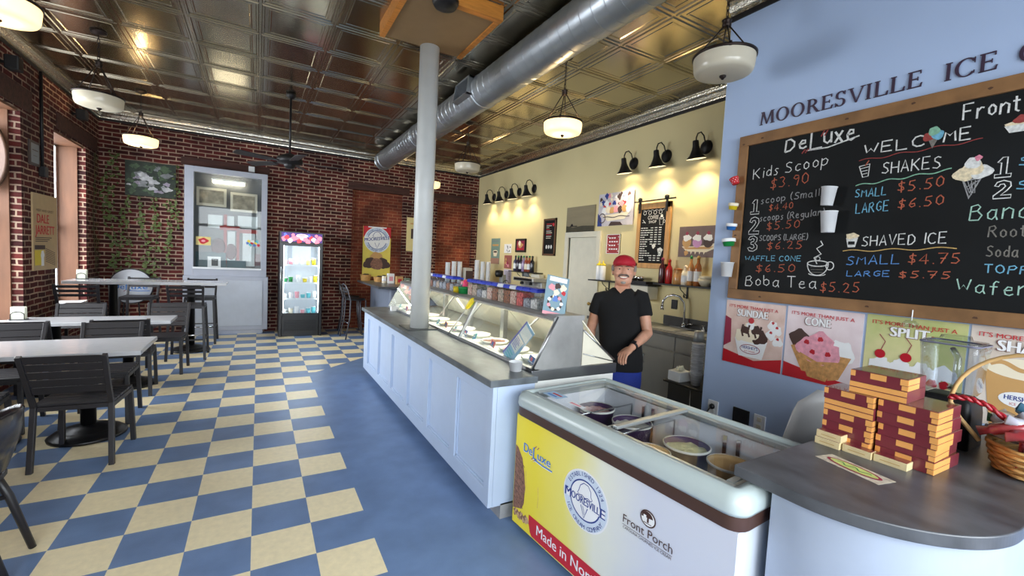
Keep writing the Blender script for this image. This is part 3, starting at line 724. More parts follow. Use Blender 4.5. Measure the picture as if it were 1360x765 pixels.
# ice cream tubs in the wells
TUBC = mat('white_tub_rim', rgb(240, 238, 230), 0.5)
ICE = [mat('ice_'+n, c, 0.6, var=0.14, scale=30, bump=0.6, bscale=40) for n, c in (('vanilla', rgb(244, 232, 196)), ('chocolate', rgb(110, 70, 50)), ('strawberry', rgb(232, 168, 170)), ('mint', rgb(190, 222, 190)), ('butter', rgb(226, 190, 120)), ('cream', rgb(240, 236, 222)))]
def icetub(x, y, z, r, h, m, name='ice_cream_tub', label=None, group=None, rim=TUBC, wall=None, fill=0.86):
    t = empty(name, (x, y, z), label=label, cat='ice cream tub', group=group)
    MB().lathe([(r*0.86, 0), (r*0.98, h*0.96), (r*1.03, h*0.97), (r*1.03, h), (r*0.94, h), (r*0.92, h*0.92), (r*0.84, 0.01)], 36, x=x, y=y, z=z).build('carton', wall or rim, t)
    b = MB(); n = 28; vs = []; fs = []
    for k in range(6):
        rr = r*0.925*k/5
        for j in range(n): vs.append((x+rr*math.cos(2*PI*j/n), y+rr*math.sin(2*PI*j/n), z+h*fill+random.uniform(-1, 1)*0.007))
    for k in range(5):
        for j in range(n): fs.append((k*n+j, (k+1)*n+j, (k+1)*n+(j+1) % n, k*n+(j+1) % n))
    b.add(vs, fs, True).build('ice_cream', m, t)
    MB().lathe([(r*1.0, 0), (r*1.045, 0.004), (r*1.045, 0.012), (r*1.0, 0.014)], 36, x=x, y=y, z=z+h-0.008, c0=False, c1=False).build('rim', rim, t)
    return t
FL = ['vanilla', 'chocolate', 'strawberry', 'mint', 'butter', 'cream']
for i in range(11):
    icetub(1.735, D0+0.22+i*0.33, 0.912, 0.115, 0.03, ICE[(i*5+3) % 6 if i % 3 else 0], label=f'{ORD[i]} tub of {FL[(i*5+3) % 6 if i % 3 else 0]} coloured ice cream in the case from its open end', group='ice cream tubs inside the display case', fill=0.7)
# flavour cards standing along the glass inside
CARDC = [mat('card_'+n, c, 0.6) for n, c in (('blue', rgb(96, 130, 200)), ('white', rgb(235, 235, 235)), ('pink', rgb(226, 120, 130)), ('teal', rgb(100, 190, 200)))]
cards = [2.5, 2.72, 3.08, 3.42, 3.62, 3.85, 4.1, 4.32, 4.9, 5.15, 5.45, 5.75]
for i, y in enumerate(cards):
    p = Vector((1.625, y, 0.925)); g = PR(p, (0, -0.97, 0.24 if i % 2 else -0.2), (0.35, 0, 0.94))
    c = CARDC[i % 4]
    m_ = MB(); m_.use(c)
    vs = [g.pt(-0.035, 0.0, -3), g.pt(0.035, 0.0, -3), g.pt(0.035, 0.05, -3), g.pt(-0.035, 0.05, -3)]
    m_.add(vs+[v-g.n*0.002 for v in vs], [(0, 1, 2, 3), (7, 6, 5, 4), (0, 4, 5, 1), (1, 5, 6, 2), (2, 6, 7, 3), (3, 7, 4, 0)])
    g.disc(0.0, 0.028, 0.014, CARDC[(i+2) % 4]); g.rect(-0.028, 0.006, 0.028, 0.013, CARDC[(i+1) % 4])
    n0 = len(m_.v)
    o = m_.build('flavour_card', None)
    tag(o, f'{ORD[i]} little flavour card behind the case glass from its open end', 'card', 'flavour cards inside the display case')
    MW[o] = Matrix.Translation(o.location); g.build('printing', None, o)
# bright reflection in the case glass, painted on an added leaning card
HOLO = mat('pale_blue_reflection_sticker', rgb(170, 205, 236), 0.25, var=0.12, scale=8)
VIO = mat('violet_reflection', rgb(120, 120, 200), 0.5); WHITEI = mat('white_ink', rgb(245, 245, 245), 0.6)
def leaning_card(name, pts, m, th=0.003):
    b = MB(); b.use(m); vs = [Vector(p) for p in pts]; n = (vs[1]-vs[0]).cross(vs[3]-vs[0]).normalized()*th
    return b.add(vs+[v-n for v in vs], [(0, 1, 2, 3), (7, 6, 5, 4), (0, 4, 5, 1), (1, 5, 6, 2), (2, 6, 7, 3), (3, 7, 4, 0)])
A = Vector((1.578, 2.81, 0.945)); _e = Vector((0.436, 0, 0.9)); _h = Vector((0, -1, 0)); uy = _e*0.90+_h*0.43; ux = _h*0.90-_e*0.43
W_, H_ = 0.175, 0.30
b = leaning_card('reflection_card', [A, A+ux*W_, A+ux*W_+uy*H_, A+uy*H_], HOLO); o = b.build('reflection_card', None)
tag(o, 'pale blue reflection in the display case glass, built as a leaning card', 'card')
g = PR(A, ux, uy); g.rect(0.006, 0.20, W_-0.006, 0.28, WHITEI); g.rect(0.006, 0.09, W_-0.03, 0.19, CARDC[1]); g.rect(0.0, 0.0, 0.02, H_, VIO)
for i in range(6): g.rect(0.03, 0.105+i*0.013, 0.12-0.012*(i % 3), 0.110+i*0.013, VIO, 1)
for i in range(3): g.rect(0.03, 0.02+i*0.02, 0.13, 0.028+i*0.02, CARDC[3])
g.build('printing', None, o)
# yellow handled scraper resting on the glass
YEL = mat('yellow_plastic', rgb(240, 214, 40), 0.4); GRN = mat('green_plastic', rgb(30, 140, 70), 0.4)
t = empty('scraper', (1.53, 3.80, 0.9), label='metal scraper with yellow and green handle leaning on the case glass', cat='scraper')
p0, p1 = Vector((1.54, 3.80, 0.905)), Vector((1.665, 3.675, 1.165)); dd = (p1-p0).normalized()
MB().tube([p0, p1], 0.011, n=6, flat=0.5).build('blade', STEEL, t)
MB().tube([p1-dd*0.01, p1+dd*0.02, p1+dd*0.06, p1+dd*0.10, p1+dd*0.115], [0.010, 0.022, 0.024, 0.022, 0.012], n=12).build('grip', YEL, t)
MB().tube([p1+dd*0.02+Vector((0.012, 0, -0.004)), p1+dd*0.10+Vector((0.012, 0, -0.004))], 0.019, n=10).build('grip_inlay', GRN, t)
# candy jars on the ledge
BLUEL = mat('blue_flip_lid', rgb(44, 64, 190), 0.35); WHL = mat('white_flip_lid', rgb(225, 228, 238), 0.35)
JARG = glassmat('jar_plastic', (0.93, 0.95, 0.96), refl=0.15)
CANDY = [mat('candy_'+n, c, 0.4, var=0.6, scale=60, c2=c2) for n, c, c2 in (('red', rgb(200, 30, 40), rgb(250, 120, 110)), ('mixed', rgb(120, 150, 110), rgb(240, 200, 180)), ('brown', rgb(84, 46, 36), rgb(190, 120, 80)), ('pale', rgb(210, 200, 190), rgb(250, 245, 240)), ('dark', rgb(60, 60, 74), rgb(200, 200, 210)), ('coral', rgb(230, 110, 90), rgb(240, 220, 200)))]
CN = ['red', 'mixed', 'brown', 'pale', 'dark', 'coral']
def jar(y, ci, lid, label, group, x=1.825, fill=0.11):
    t = empty('candy_jar', (x, y, 1.268), label=label, cat='jar', group=group)
    w, d, h = 0.048, 0.06, 0.125; z = 1.268
    MB().prism([(-d, -w), (d, -w), (d, w), (-d, w)], 0, h, M=Matrix.Translation((x, y, z))).build('body', JARG, t, bev=0.008)
    b = MB().prism([(-d+0.006, -w+0.006), (d-0.006, -w+0.006), (d-0.006, w-0.006), (-d+0.006, w-0.006)], 0.004, fill, M=Matrix.Translation((x, y, z)))
    for k in range(10): b.ell((x-d+0.012+random.random()*(2*d-0.024), y-w+0.012+random.random()*(2*w-0.024), z+fill), (0.011, 0.011, 0.008), 6, 4)
    b.build('sweets', CANDY[ci], t)
    b = MB().prism([(-d-0.004, -w-0.002), (d+0.004, -w-0.002), (d+0.004, w+0.002), (-d-0.004, w+0.002)], h, h+0.02, M=Matrix.Translation((x, y, z)))
    b.prism([(-d-0.002, -w+0.004), (d*0.5, -w+0.004), (d*0.5, w-0.004), (-d-0.002, w-0.004)], h+0.02, h+0.03, M=Matrix.Translation((x, y, z)))
    b.build('lid', lid, t, bev=0.004)
    return t
for i in range(12):
    y = 2.72+i*0.104; lid = WHL if i in (3, 5) else BLUEL
    jar(y, [3, 4, 0, 5, 2, 1, 2, 5, 3, 4, 1, 5][i], lid, f'candy jar with {"white" if lid is WHL else "blue"} lid and {CN[[3, 4, 0, 5, 2, 1, 2, 5, 3, 4, 1, 5][i]]} sweets, {ORD[i]} from the flyer', 'candy jars on the display case ledge', fill=0.07 if i in (0, 1, 8, 9) else 0.105)
for i in range(9):
    y = 4.33+i*0.104; lid = WHL if i in (2, 6) else BLUEL
    jar(y, [4, 2, 4, 4, 1, 4, 2, 4, 1][i], lid, f'candy jar with {"white" if lid is WHL else "blue"} lid near the column, {ORD[i]} beyond the yellow tub', 'candy jars beside the column', fill=0.075)
t = empty('round_tub', (1.82, 4.08, 1.268), label='yellow and green round tub between the two runs of candy jars', cat='tub')
MB().lathe([(0.062, 0), (0.066, 0.055), (0, 0.055)], 24, x=1.80, y=4.18, z=1.268).build('yellow_tub', YEL, t)
MB().lathe([(0.066, 0), (0.07, 0.05), (0.074, 0.052), (0.074, 0.066), (0, 0.068)], 24, x=1.80, y=4.03, z=1.268).build('green_tub', GRN, t)
# upright flyer on the ledge
FB = mat('flyer_blue', rgb(126, 156, 168), 0.5); BRN = mat('print_brown', rgb(70, 50, 46), 0.6); PINK = mat('print_pink', rgb(236, 160, 170), 0.6); REDI = mat('print_red', rgb(200, 36, 48), 0.6); CREAMI = mat('print_cream', rgb(244, 232, 205), 0.6); TANI = mat('print_tan', rgb(206, 160, 100), 0.6)
A = Vector((1.70, 2.50, 1.270)); ux = Vector((0.955, -0.296, 0)); uy = Vector((0.26, 0.22, 0.93)).normalized(); ux = (ux-uy*ux.dot(uy)).normalized()
t = empty('flyer_stand', (1.76, 2.47, 1.27), label='clear stand with a blue ice cream flyer on the end of the ledge', cat='sign')
leaning_card('flyer', [A, A+ux*0.165, A+ux*0.165+uy*0.285, A+uy*0.285], FB).build('flyer', None, t)
g = PR(A, ux, uy); g.rect(0.02, 0.245, 0.15, 0.278, WHITEI)
g.disc(0.08, 0.09, 0.056, BRN, 0); g.disc(0.08, 0.09, 0.042, FB, 1)
for i in range(7): g.disc(0.08+0.048*math.cos(i*0.9), 0.09+0.048*math.sin(i*0.9), 0.013, [WHITEI, PINK, CREAMI][i % 3], 2)
g.poly([(0.06, 0.10), (0.10, 0.10), (0.088, 0.155), (0.07, 0.155)], CARDC[0], 2); g.blob(0.08, 0.165, 0.022, CREAMI, 3)
g.blob(0.045, 0.20, 0.024, PINK, 1); g.blob(0.125, 0.205, 0.026, CREAMI, 1); g.blob(0.085, 0.215, 0.022, BRN, 1); g.blob(0.135, 0.17, 0.016, REDI, 1); g.rect(0.0, 0.0, 0.165, 0.022, PINK, 1)
g.build('printing', None, t)
leaning_card('stand', [A-uy*0.0+Vector((0.02, 0.1, -0.0)), A+ux*0.165+Vector((0.02, 0.1, 0)), A+ux*0.165+uy*0.26, A+uy*0.26], JARG).build('easel_back', None, t)
# ---------------------------------------------------------------- glass-top chest freezer
BUMP = mat('pale_grey_plastic', rgb(186, 198, 196), 0.28, var=0.02)
BROWN = mat('brown_band', rgb(70, 46, 38), 0.4)
FGLASS = glassmat('lid_glass', (0.98, 0.99, 0.99), refl=0.08)
FZ = empty('chest_freezer', (1.36, 2.2, 0), math.radians(4.1), 'glass-top chest freezer with yellow printed front between the two counters', 'freezer')
FM = MW[FZ]
FL_, FD = 1.345, 0.735
class LB(MB):
    """shapes written in the freezer's own frame"""
    def build(s, name, mt=None, parent=None, **k):
        s.v = [tuple(FM @ Vector(v)) for v in s.v]; return MB.build(s, name, mt, parent, **k)
def frontprint():
    m, t, b = nt('freezer_artwork'); tc = N(t, 'ShaderNodeTexCoord'); sp = N(t, 'ShaderNodeSeparateXYZ'); t.links.new(tc.outputs['Object'], sp.inputs[0])
    no = N(t, 'ShaderNodeTexNoise'); no.inputs['Scale'].default_value = 3.5; no.inputs['Detail'].default_value = 5; t.links.new(tc.outputs['Object'], no.inputs['Vector'])
    a = N(t, 'ShaderNodeMath', operation='MULTIPLY_ADD'); a.inputs[1].default_value = -0.85; t.links.new(sp.outputs['Y'], a.inputs[0])
    z = N(t, 'ShaderNodeMath', operation='MULTIPLY_ADD'); z.inputs[1].default_value = 0.16; z.inputs[2].default_value = -0.12; t.links.new(no.outputs['Fac'], z.inputs[0]); t.links.new(z.outputs[0], a.inputs[2])
    r = N(t, 'ShaderNodeValToRGB'); e = r.color_ramp.elements
    e[0].position = 0.12; e[0].color = (*rgb(246, 226, 60), 1); e[1].position = 0.80; e[1].color = (*rgb(214, 218, 230), 1)
    x = e.new(0.36); x.color = (*rgb(244, 232, 120), 1); x = e.new(0.55); x.color = (*rgb(238, 238, 220), 1)
    t.links.new(a.outputs[0], r.inputs['Fac']); t.links.new(r.outputs['Color'], b.inputs['Base Color']); b.inputs['Roughness'].default_value = 0.35
    return m
ART = frontprint(); WHITEB = mat('white_freezer_shell', rgb(206, 212, 220), 0.4)
# shell: four walls and a floor so that the tubs sit inside
b = LB(); b.use(ART).box(0, 0.05, -FL_, 0, 0.045, 0.712)
b.use(WHITEB).box(FD-0.05, FD, -FL_, 0, 0.045, 0.712); b.box(0.05, FD-0.05, -0.05, 0, 0.045, 0.712); b.box(0.05, FD-0.05, -FL_, -FL_+0.05, 0.045, 0.712); b.box(0.05, FD-0.05, -FL_+0.05, -0.05, 0.045, 0.48)
b.build('cabinet', None, FZ)
def ringprof(b, prof, inner):
    """sweep (outset, z) around the freezer's rectangle with rounded corners"""
    loops = []
    for o, z in prof:
        L = []; r = 0.05+o
        for cx, cy, a0 in ((0.05, -0.05, PI/2), (0.05, -FL_+0.05, PI), (FD-0.05, -FL_+0.05, 3*PI/2), (FD-0.05, -0.05, 0)):
            for k in range(6):
                a = a0+PI/2*k/5 if True else 0
                L.append((cx+max(r, 0.004)*math.cos(a), cy+max(r, 0.004)*math.sin(a), z))
        loops.append(L)
    n = len(loops[0]); vs = [v for L in loops for v in L]; fs = []
    for i in range(len(loops)-1):
        for j in range(n): fs.append((i*n+j, i*n+(j+1) % n, (i+1)*n+(j+1) % n, (i+1)*n+j))
    return b.add(vs, fs, True)
b = LB(); ringprof(b, [(-0.04, 0.7125), (0.012, 0.7125), (0.0122, 0.714), (0.0122, 0.7635), (0.012, 0.765), (-0.04, 0.765)], 0); b.build('brown_band', BROWN, FZ)
b = LB(); ringprof(b, [(-0.03, 0.765), (0.014, 0.765), (0.02, 0.78), (0.018, 0.812), (0.004, 0.842), (-0.02, 0.852), (-0.045, 0.849), (-0.046, 0.80)], 0); b.build('bumper_rim', BUMP, FZ)
ALU = mat('grey_lid_rail', rgb(176, 182, 182), 0.35, 0.6)
b = LB()
for (x0, x1, y0, y1) in ((0.05, 0.085, -FL_+0.05, -0.05), (FD-0.085, FD-0.05, -FL_+0.05, -0.05), (0.085, FD-0.085, -0.075, -0.045), (0.085, FD-0.085, -FL_+0.045, -FL_+0.075)): b.box(x0, x1, y0, y1, 0.815, 0.838)
b.build('lid_rail', ALU, FZ, bev=0.003)
for k, (y0, y1, z) in enumerate(((-0.70, -0.075, 0.842), (-FL_+0.075, -0.64, 0.828))):
    lid = LB().box(0.085, FD-0.085, y0, y1, z, z+0.005).build('glass_lid', FGLASS, FZ)
    LB().box(0.085, FD-0.085, y0, y0+0.028, z-0.004, z+0.012).build('lid_frame', ALU, lid, bev=0.003); LB().box(0.085, FD-0.085, y1-0.014, y1, z-0.004, z+0.012).build('lid_frame', ALU, lid, bev=0.003)
    b = LB(); yc = (y0+y1)/2
    for (yy, ) in ((yc-0.13,), (yc+0.13,)): b.tube([(FD-0.12, yy-0.085, z+0.006), (FD-0.16, yy-0.085, z+0.009), (FD-0.16, yy+0.085, z+0.009), (FD-0.12, yy+0.085, z+0.006)], 0.004, n=6)
    b.build('lid_handle', FGLASS, lid)
LINER = mat('frosted_liner', rgb(226, 228, 234), 0.6, var=0.08, bump=0.4, bscale=20)
b = LB(); b.box(FD-0.062, FD-0.052, -FL_+0.05, -0.05, 0.48, 0.80); b.box(0.052, 0.062, -FL_+0.05, -0.05, 0.48, 0.80); b.box(0.06, FD-0.06, -0.06, -0.052, 0.48, 0.80); b.box(0.06, FD-0.06, -FL_+0.052, -FL_+0.06, 0.48, 0.80)
b.build('liner', LINER, FZ)
b = LB()
for y in (-0.30, -0.61): b.tube([(0.07, y, 0.49), (0.07, y, 0.76), (FD-0.07, y, 0.76), (FD-0.07, y, 0.49)], 0.005, n=6)
for y in (-0.40, -0.47, -0.92, -0.99): b.box(FD-0.072, FD-0.060, y, y+0.02, 0.49, 0.78)
b.build('wire_divider', mat_chrome, FZ)
for x, y in ((0.08, -0.1), (0.08, -FL_+0.1), (FD-0.08, -0.1), (FD-0.08, -FL_+0.1)): LB().box(x-0.03, x+0.03, y-0.03, y+0.03, 0.0, 0.046).build('caster', BASEB, FZ)
# printing on the front
fo = FM @ Vector((-0.0005, 0, 0)); fu = FM.to_3x3() @ Vector((0, -1, 0))
NAVY = mat('navy_ink', rgb(38, 62, 140), 0.5); DKB = mat('dark_brown_ink', rgb(70, 42, 34), 0.5); DXB = mat('deluxe_blue', rgb(50, 120, 200), 0.5); REDB = mat('red_banner', rgb(206, 38, 52), 0.4); PALEB = mat('pale_badge', rgb(214, 226, 240), 0.5)
SCOOPC = mat('scoop_print', rgb(138, 98, 80), 0.6, var=0.45, scale=50); CONEC = mat('waffle_print', rgb(206, 170, 130), 0.6, var=0.3, scale=60)
g = PR(fo, fu, (0, 0, 1), 0.0006)
g.poly([(0.004, 0.52), (0.03, 0.51), (0.075, 0.46), (0.10, 0.38), (0.115, 0.30), (0.11, 0.2), (0.09, 0.16), (0.004, 0.13)], SCOOPC)
for i in range(10): g.blob(0.03+0.013*i, 0.115+0.006*math.sin(i*1.7), 0.020, CONEC if i % 2 else SCOOPC, 1, j=0.35)
for i in range(6):
    for k in range(4): g.stroke(wave(0.008+k*0.024, 0.03+k*0.024, 0.2+i*0.05-k*0.01, 0.004, 0.03, n=6), 0.0035, DKB, 1)
g.poly([(0.19, 0.165), (FL_, 0.165), (FL_, 0.052), (0.20, 0.052)], REDB, 1)
g.poly([(0.165, 0.165), (0.19, 0.165), (0.20, 0.052), (0.182, 0.07), (0.176, 0.09), (0.168, 0.11)], REDB, 1)
g.text('Made in North Carolina', 0.243, 0.088, 0.056, WHITEI, w=0.80, l=2, bold=0.014)
def deluxe(g, x, y, w, h, m, acc, l=1, tail=True):
    g.text('De', x, y, h, m, w=w*0.32, l=l, bold=0.02); g.text('L', x+w*0.36, y-h*0.22, h*1.35, m, w=w*0.13, l=l, bold=0.02); g.text('uxe', x+w*0.52, y, h*0.95, m, w=w*0.46, l=l, bold=0.02)
    if tail: g.stroke([(x+w*0.42, y-h*0.25), (x+w*0.72, y-h*0.34), (x+w*1.05, y-h*0.28)], h*0.14, m, l)
    for k in range(2): g.stroke([(x+w*(0.30+0.09*k), y-h*0.45), (x+w*(0.36+0.09*k), y-h*0.15)], h*0.09, acc, l); g.stroke([(x+w*(0.40+0.09*k), y+h*1.05), (x+w*(0.47+0.09*k), y+h*1.4)], h*0.09, acc, l)
MAROON = mat('maroon_ink', rgb(150, 40, 70), 0.5)
deluxe(g, 0.083, 0.508, 0.25, 0.052, WHITEI, WHITEI, l=1); deluxe(g, 0.086, 0.512, 0.25, 0.050, DXB, MAROON, l=2)
bx, by = 0.604, 0.464
g.disc(bx, by, 0.158, WHITEI, 0, n=48, ry=0.148); g.disc(bx, by, 0.150, PALEB, 1, n=48, ry=0.140); g.ring(bx, by, 0.104, 0.007, NAVY, 2, ry=0.097, n=48)
g.disc(bx, by, 0.100, WHITEI, 2, n=40, ry=0.093)
g.arctext('ESTABLISHED 1924', bx, by, 0.128, 0.021, NAVY, math.radians(152), math.radians(28), 3, bold=0.01)
g.arctext('ICE CREAM COMPANY', bx, by-0.002, 0.128, 0.021, NAVY, math.radians(208), math.radians(332), 3, inside=True, bold=0.01)
for s in (-1, 1): g.poly([(bx+s*0.128+0.009*math.cos(PI/2+k*PI/5)*(1 if k % 2 == 0 else 0.45), by+0.012+0.009*math.sin(PI/2+k*PI/5)*(1 if k % 2 == 0 else 0.45)) for k in range(10)], NAVY, 3)
g.stroke([(bx-0.045, by+0.035), (bx-0.052, by+0.022), (bx-0.04, by+0.014), (bx-0.02, by+0.02), (bx, by+0.012), (bx+0.02, by+0.02), (bx+0.04, by+0.014), (bx+0.05, by+0.024), (bx+0.04, by+0.036), (bx+0.038, by+0.06), (bx+0.018, by+0.082), (bx-0.012, by+0.084), (bx-0.036, by+0.064)], 0.004, NAVY, 3, closed=True)
g.stroke([(bx-0.025, by-0.03), (bx+0.0, by-0.088), (bx+0.022, by-0.03)], 0.005, NAVY, 3)
g.stroke([(bx-0.012, by-0.03), (bx+0.003, by-0.07)], 0.003, NAVY, 3)
g.rect(bx-0.135, by-0.026, bx+0.135, by+0.010, WHITEI, 4)
g.text('M', bx-0.142, by-0.028, 0.046, NAVY, w=0.045, l=5, bold=0.03); g.text('OORESVILL', bx-0.094, by-0.022, 0.036, NAVY, w=0.195, l=5, bold=0.03); g.text('E', bx+0.106, by-0.028, 0.046, NAVY, w=0.032, l=5, bold=0.03)
g.text('Front Porch', 0.845, 0.490, 0.036, DKB, w=0.255, l=2, bold=-0.004); g.stroke([(0.843, 0.480), (1.100, 0.480)], 0.002, DKB, 2); g.text('CAROLINA CHURNED ICE CREAM', 0.848, 0.463, 0.012, DKB, w=0.248, l=2)
ix, iy = 0.975, 0.570
g.disc(ix, iy, 0.040, DKB, 1, ry=0.036); g.disc(ix, iy, 0.034, WHITEI, 2, ry=0.030); g.disc(ix-0.003, iy+0.004, 0.029, DKB, 3, ry=0.025, a0=0.1, a1=PI*1.05); g.rect(ix-0.022, iy-0.016, ix-0.008, iy+0.012, WHITEI, 4); g.rect(ix-0.003, iy-0.016, ix+0.006, iy+0.008, DKB, 4); g.rect(ix+0.01, iy-0.006, ix+0.024, iy+0.004, WHITEI, 4); g.stroke([(ix-0.02, iy-0.02), (ix+0.02, iy-0.02)], 0.003, DKB, 4)
g.blob(1.09, 0.14, 0.06, CONEC, 0, ry=0.05)
g.stroke([(0.118, 0.40), (0.122, 0.33), (0.119, 0.27)], 0.002, CONEC, 1); g.stroke([(0.235, 0.36), (0.242, 0.30), (0.238, 0.24)], 0.002, CONEC, 1)
g.build('front_printing', None, FZ)
# stickers on the near-side glass end
g = PR(FM @ Vector((0.10, -0.10, 0.8475)), FM.to_3x3() @ Vector((0, -1, 0)), FM.to_3x3() @ Vector((1, 0, 0)), 0.0006)
g.rect(0.0, 0.0, 0.13, 0.09, HOLO); g.rect(0.03, 0.05, 0.11, 0.065, REDI, 1); g.rect(0.02, 0.02, 0.10, 0.035, DXB, 1); g.rect(0.20, 0.02, 0.32, 0.055, WHITEI); g.rect(0.21, 0.028, 0.29, 0.046, PINK, 1)
g.build('stickers', None, FZ)
# tubs in the freezer
PURP = mat('purple_carton', rgb(66, 40, 82), 0.5, var=0.1); KRAFT = mat('kraft_carton', rgb(206, 170, 116), 0.6, var=0.08)
RASP = mat('raspberry_ice', rgb(226, 150, 152), 0.6, var=0.3, scale=22, bump=0.6, bscale=30, c2=rgb(240, 205, 196))
PIST = mat('pale_green_ice', rgb(222, 218, 170), 0.6, var=0.2, scale=26, bump=0.7, bscale=34)
BUTT = mat('butterscotch_ice', rgb(214, 176, 96), 0.6, var=0.2, scale=20, bump=0.5)
GRP_T = 'large cartons of ice cream in the chest freezer'
def ftub(lx, ly, h, r, m, lab, wall, fill=0.9):
    p = FM @ Vector((lx, ly, 0.4805)); icetub(p.x, p.y, 0.4805, r, h, m, label=lab, group=GRP_T, wall=wall, fill=fill)
ftub(0.495, -0.165, 0.24, 0.108, RASP, 'carton of pink raspberry ice cream at the far end of the freezer', PURP)
ftub(0.50, -0.445, 0.24, 0.110, ICE[5], 'purple carton of cream ice cream beside the freezer crossbar', PURP)
ftub(0.504, -0.800, 0.24, 0.112, PIST, 'carton of pale green ice cream in the freezer middle', PURP)
ftub(0.285, -0.745, 0.23, 0.095, ICE[2], 'carton of pale pink ice cream close to the freezer front', KRAFT)
ftub(0.50, -1.035, 0.24, 0.100, BUTT, 'half empty carton of butterscotch ice cream at the close freezer end', KRAFT, 0.55)
# ---------------------------------------------------------------- rounded cash counter
def quarter(x0, cx, cy, r, x1, y1):
    P = [(x0, y1), (x0, cy)]
    P += [(cx-r*math.cos(PI/2*k/48), cy-r*math.sin(PI/2*k/48)) for k in range(1, 49)]
    P += [(x1, cy-r), (x1, y1)]
    return P
poly = quarter(1.557, 1.994, 0.75, 0.437, 3.195, 0.955)
tag(MB().prism(poly, 0.858, 0.90).build('round_worktop', STONE2, bev=0.004), 'dark slate worktop with rounded end carrying the stacked fudge boxes', 'countertop')
body = quarter(1.585, 1.994, 0.75, 0.409, 3.19, 0.825)
t = empty('cash_counter', (2.3, 0.7, 0), label='pale blue counter with a rounded end under the dark worktop', cat='counter')
MB().prism(body, 0.09, 0.857).build('curved_front', mat('pale_grey_blue_laminate', rgb(166, 176, 192), 0.45), t)
MB().prism(quarter(1.64, 1.994, 0.75, 0.354, 3.19, 0.84), 0.0, 0.09).build('plinth', mat('plinth_dark', rgb(60, 62, 70), 0.6), t)
# fudge boxes
BOXM = mat('maroon_box', rgb(122, 48, 58), 0.28, var=0.12, scale=10, coat=0.5); BOXO = mat('orange_box_label', rgb(240, 172, 96), 0.35, var=0.08, coat=0.5); BOXT = mat('box_top_print', rgb(92, 60, 44), 0.25, var=0.5, scale=26, c2=rgb(150, 104, 70), coat=0.6); BOXC = mat('cream_box_end', rgb(226, 206, 158), 0.4, var=0.1, scale=20, coat=0.4)
def fudge(x0, y0, z, ly, lx, h, kind, label, rot=0.0):
    """one wrapped box: long side ly along -y from y0, depth lx along +x"""
    M = Matrix.Translation((x0, y0, z)) @ Matrix.Rotation(math.radians(rot), 4, 'Z')
    t = empty('fudge_box', (x0+lx/2, y0-ly/2, z), label=label, cat='box', group='fudge boxes stacked on the rounded worktop')
    b = MB(); b.use(BOXC if kind == 2 else BOXM).box(0, lx, -ly, 0, 0, h, M=M)
    b.build('carton', None, t, bev=0.001)
    e = 0.0008; b = MB()
    b.use(BOXT if kind != 2 else BOXM).box(0.003, lx-0.003, -ly+0.003, -0.003, h, h+e, M=M)
    b.use(BOXO)
    if kind == 0:
        for a, c in ((0.0, 0.09), (0.36, 0.64), (0.87, 1.0)): b.box(-e, 0, -ly*c, -ly*a, h*0.46, h-0.002, M=M)
        b.box(-e, 0, -ly, -ly*0.9, 0.002, h*0.42, M=M)
        for z0, z1 in ((0.02, 0.44), (0.5, 0.96)): b.box(0.0, lx*0.62, -ly-e, -ly, h*z0, h*z1, M=M)
    elif kind == 1:
        for z0, z1 in ((0.03, 0.46), (0.54, 0.97)): b.box(-e, 0, -ly, 0.0, h*z0, h*z1, M=M)
        b.use(BOXM).box(0, lx, -ly-e, -ly, 0.002, h-0.002, M=M)
    else: b.use(mat_gold).box(-e, 0, -ly*0.8, -ly*0.2, h*0.42, h*0.5, M=M)
    b.build('wrapper_print', None, t)
    return t
mat_gold = mat('gold_ink', rgb(190, 150, 80), 0.4)
h = 0.0478
for i in range(5):
    fudge(2.165+0.004*random.random(), 0.945+0.005*random.uniform(-1, 1), 0.9+i*h, 0.178, 0.15, h-0.0006, [0, 0, 0, 1, 0][i], f'{["lowest", "second", "third", "fourth", "topmost"][i]} fudge box of the stack closer to the freezer', random.uniform(-2, 2))
for i in range(5):
    fudge(2.185+0.004*random.random(), 0.757+0.005*random.uniform(-1, 1), 0.9+i*h, 0.182, 0.24, h-0.0006, 0, f'{["lowest", "second", "third", "fourth", "topmost"][i]} fudge box of the wide stack by the basket', random.uniform(-1.5, 1.5))
for i in range(2):
    fudge(2.19, 0.866, 0.9+5*h+i*h, 0.19, 0.20, h-0.0006, [1, 0][i], f'{["lower", "upper"][i]} of the two fudge boxes bridging the stacks', 2)
fudge(2.105, 0.940, 0.9, 0.093, 0.06, 0.029, 2, 'cream-ended small box lying under another before the stacks')
fudge(2.110, 0.938, 0.9295, 0.093, 0.055, 0.029, 2, 'cream-ended small box on top of another before the stacks')
fudge(2.118, 0.842, 0.9, 0.10, 0.046, 0.029, 2, 'cream-ended small box in the middle of the worktop row')
fudge(2.128, 0.738, 0.9, 0.105, 0.055, 0.029, 2, 'cream-ended small box closest to the viewer in the row')
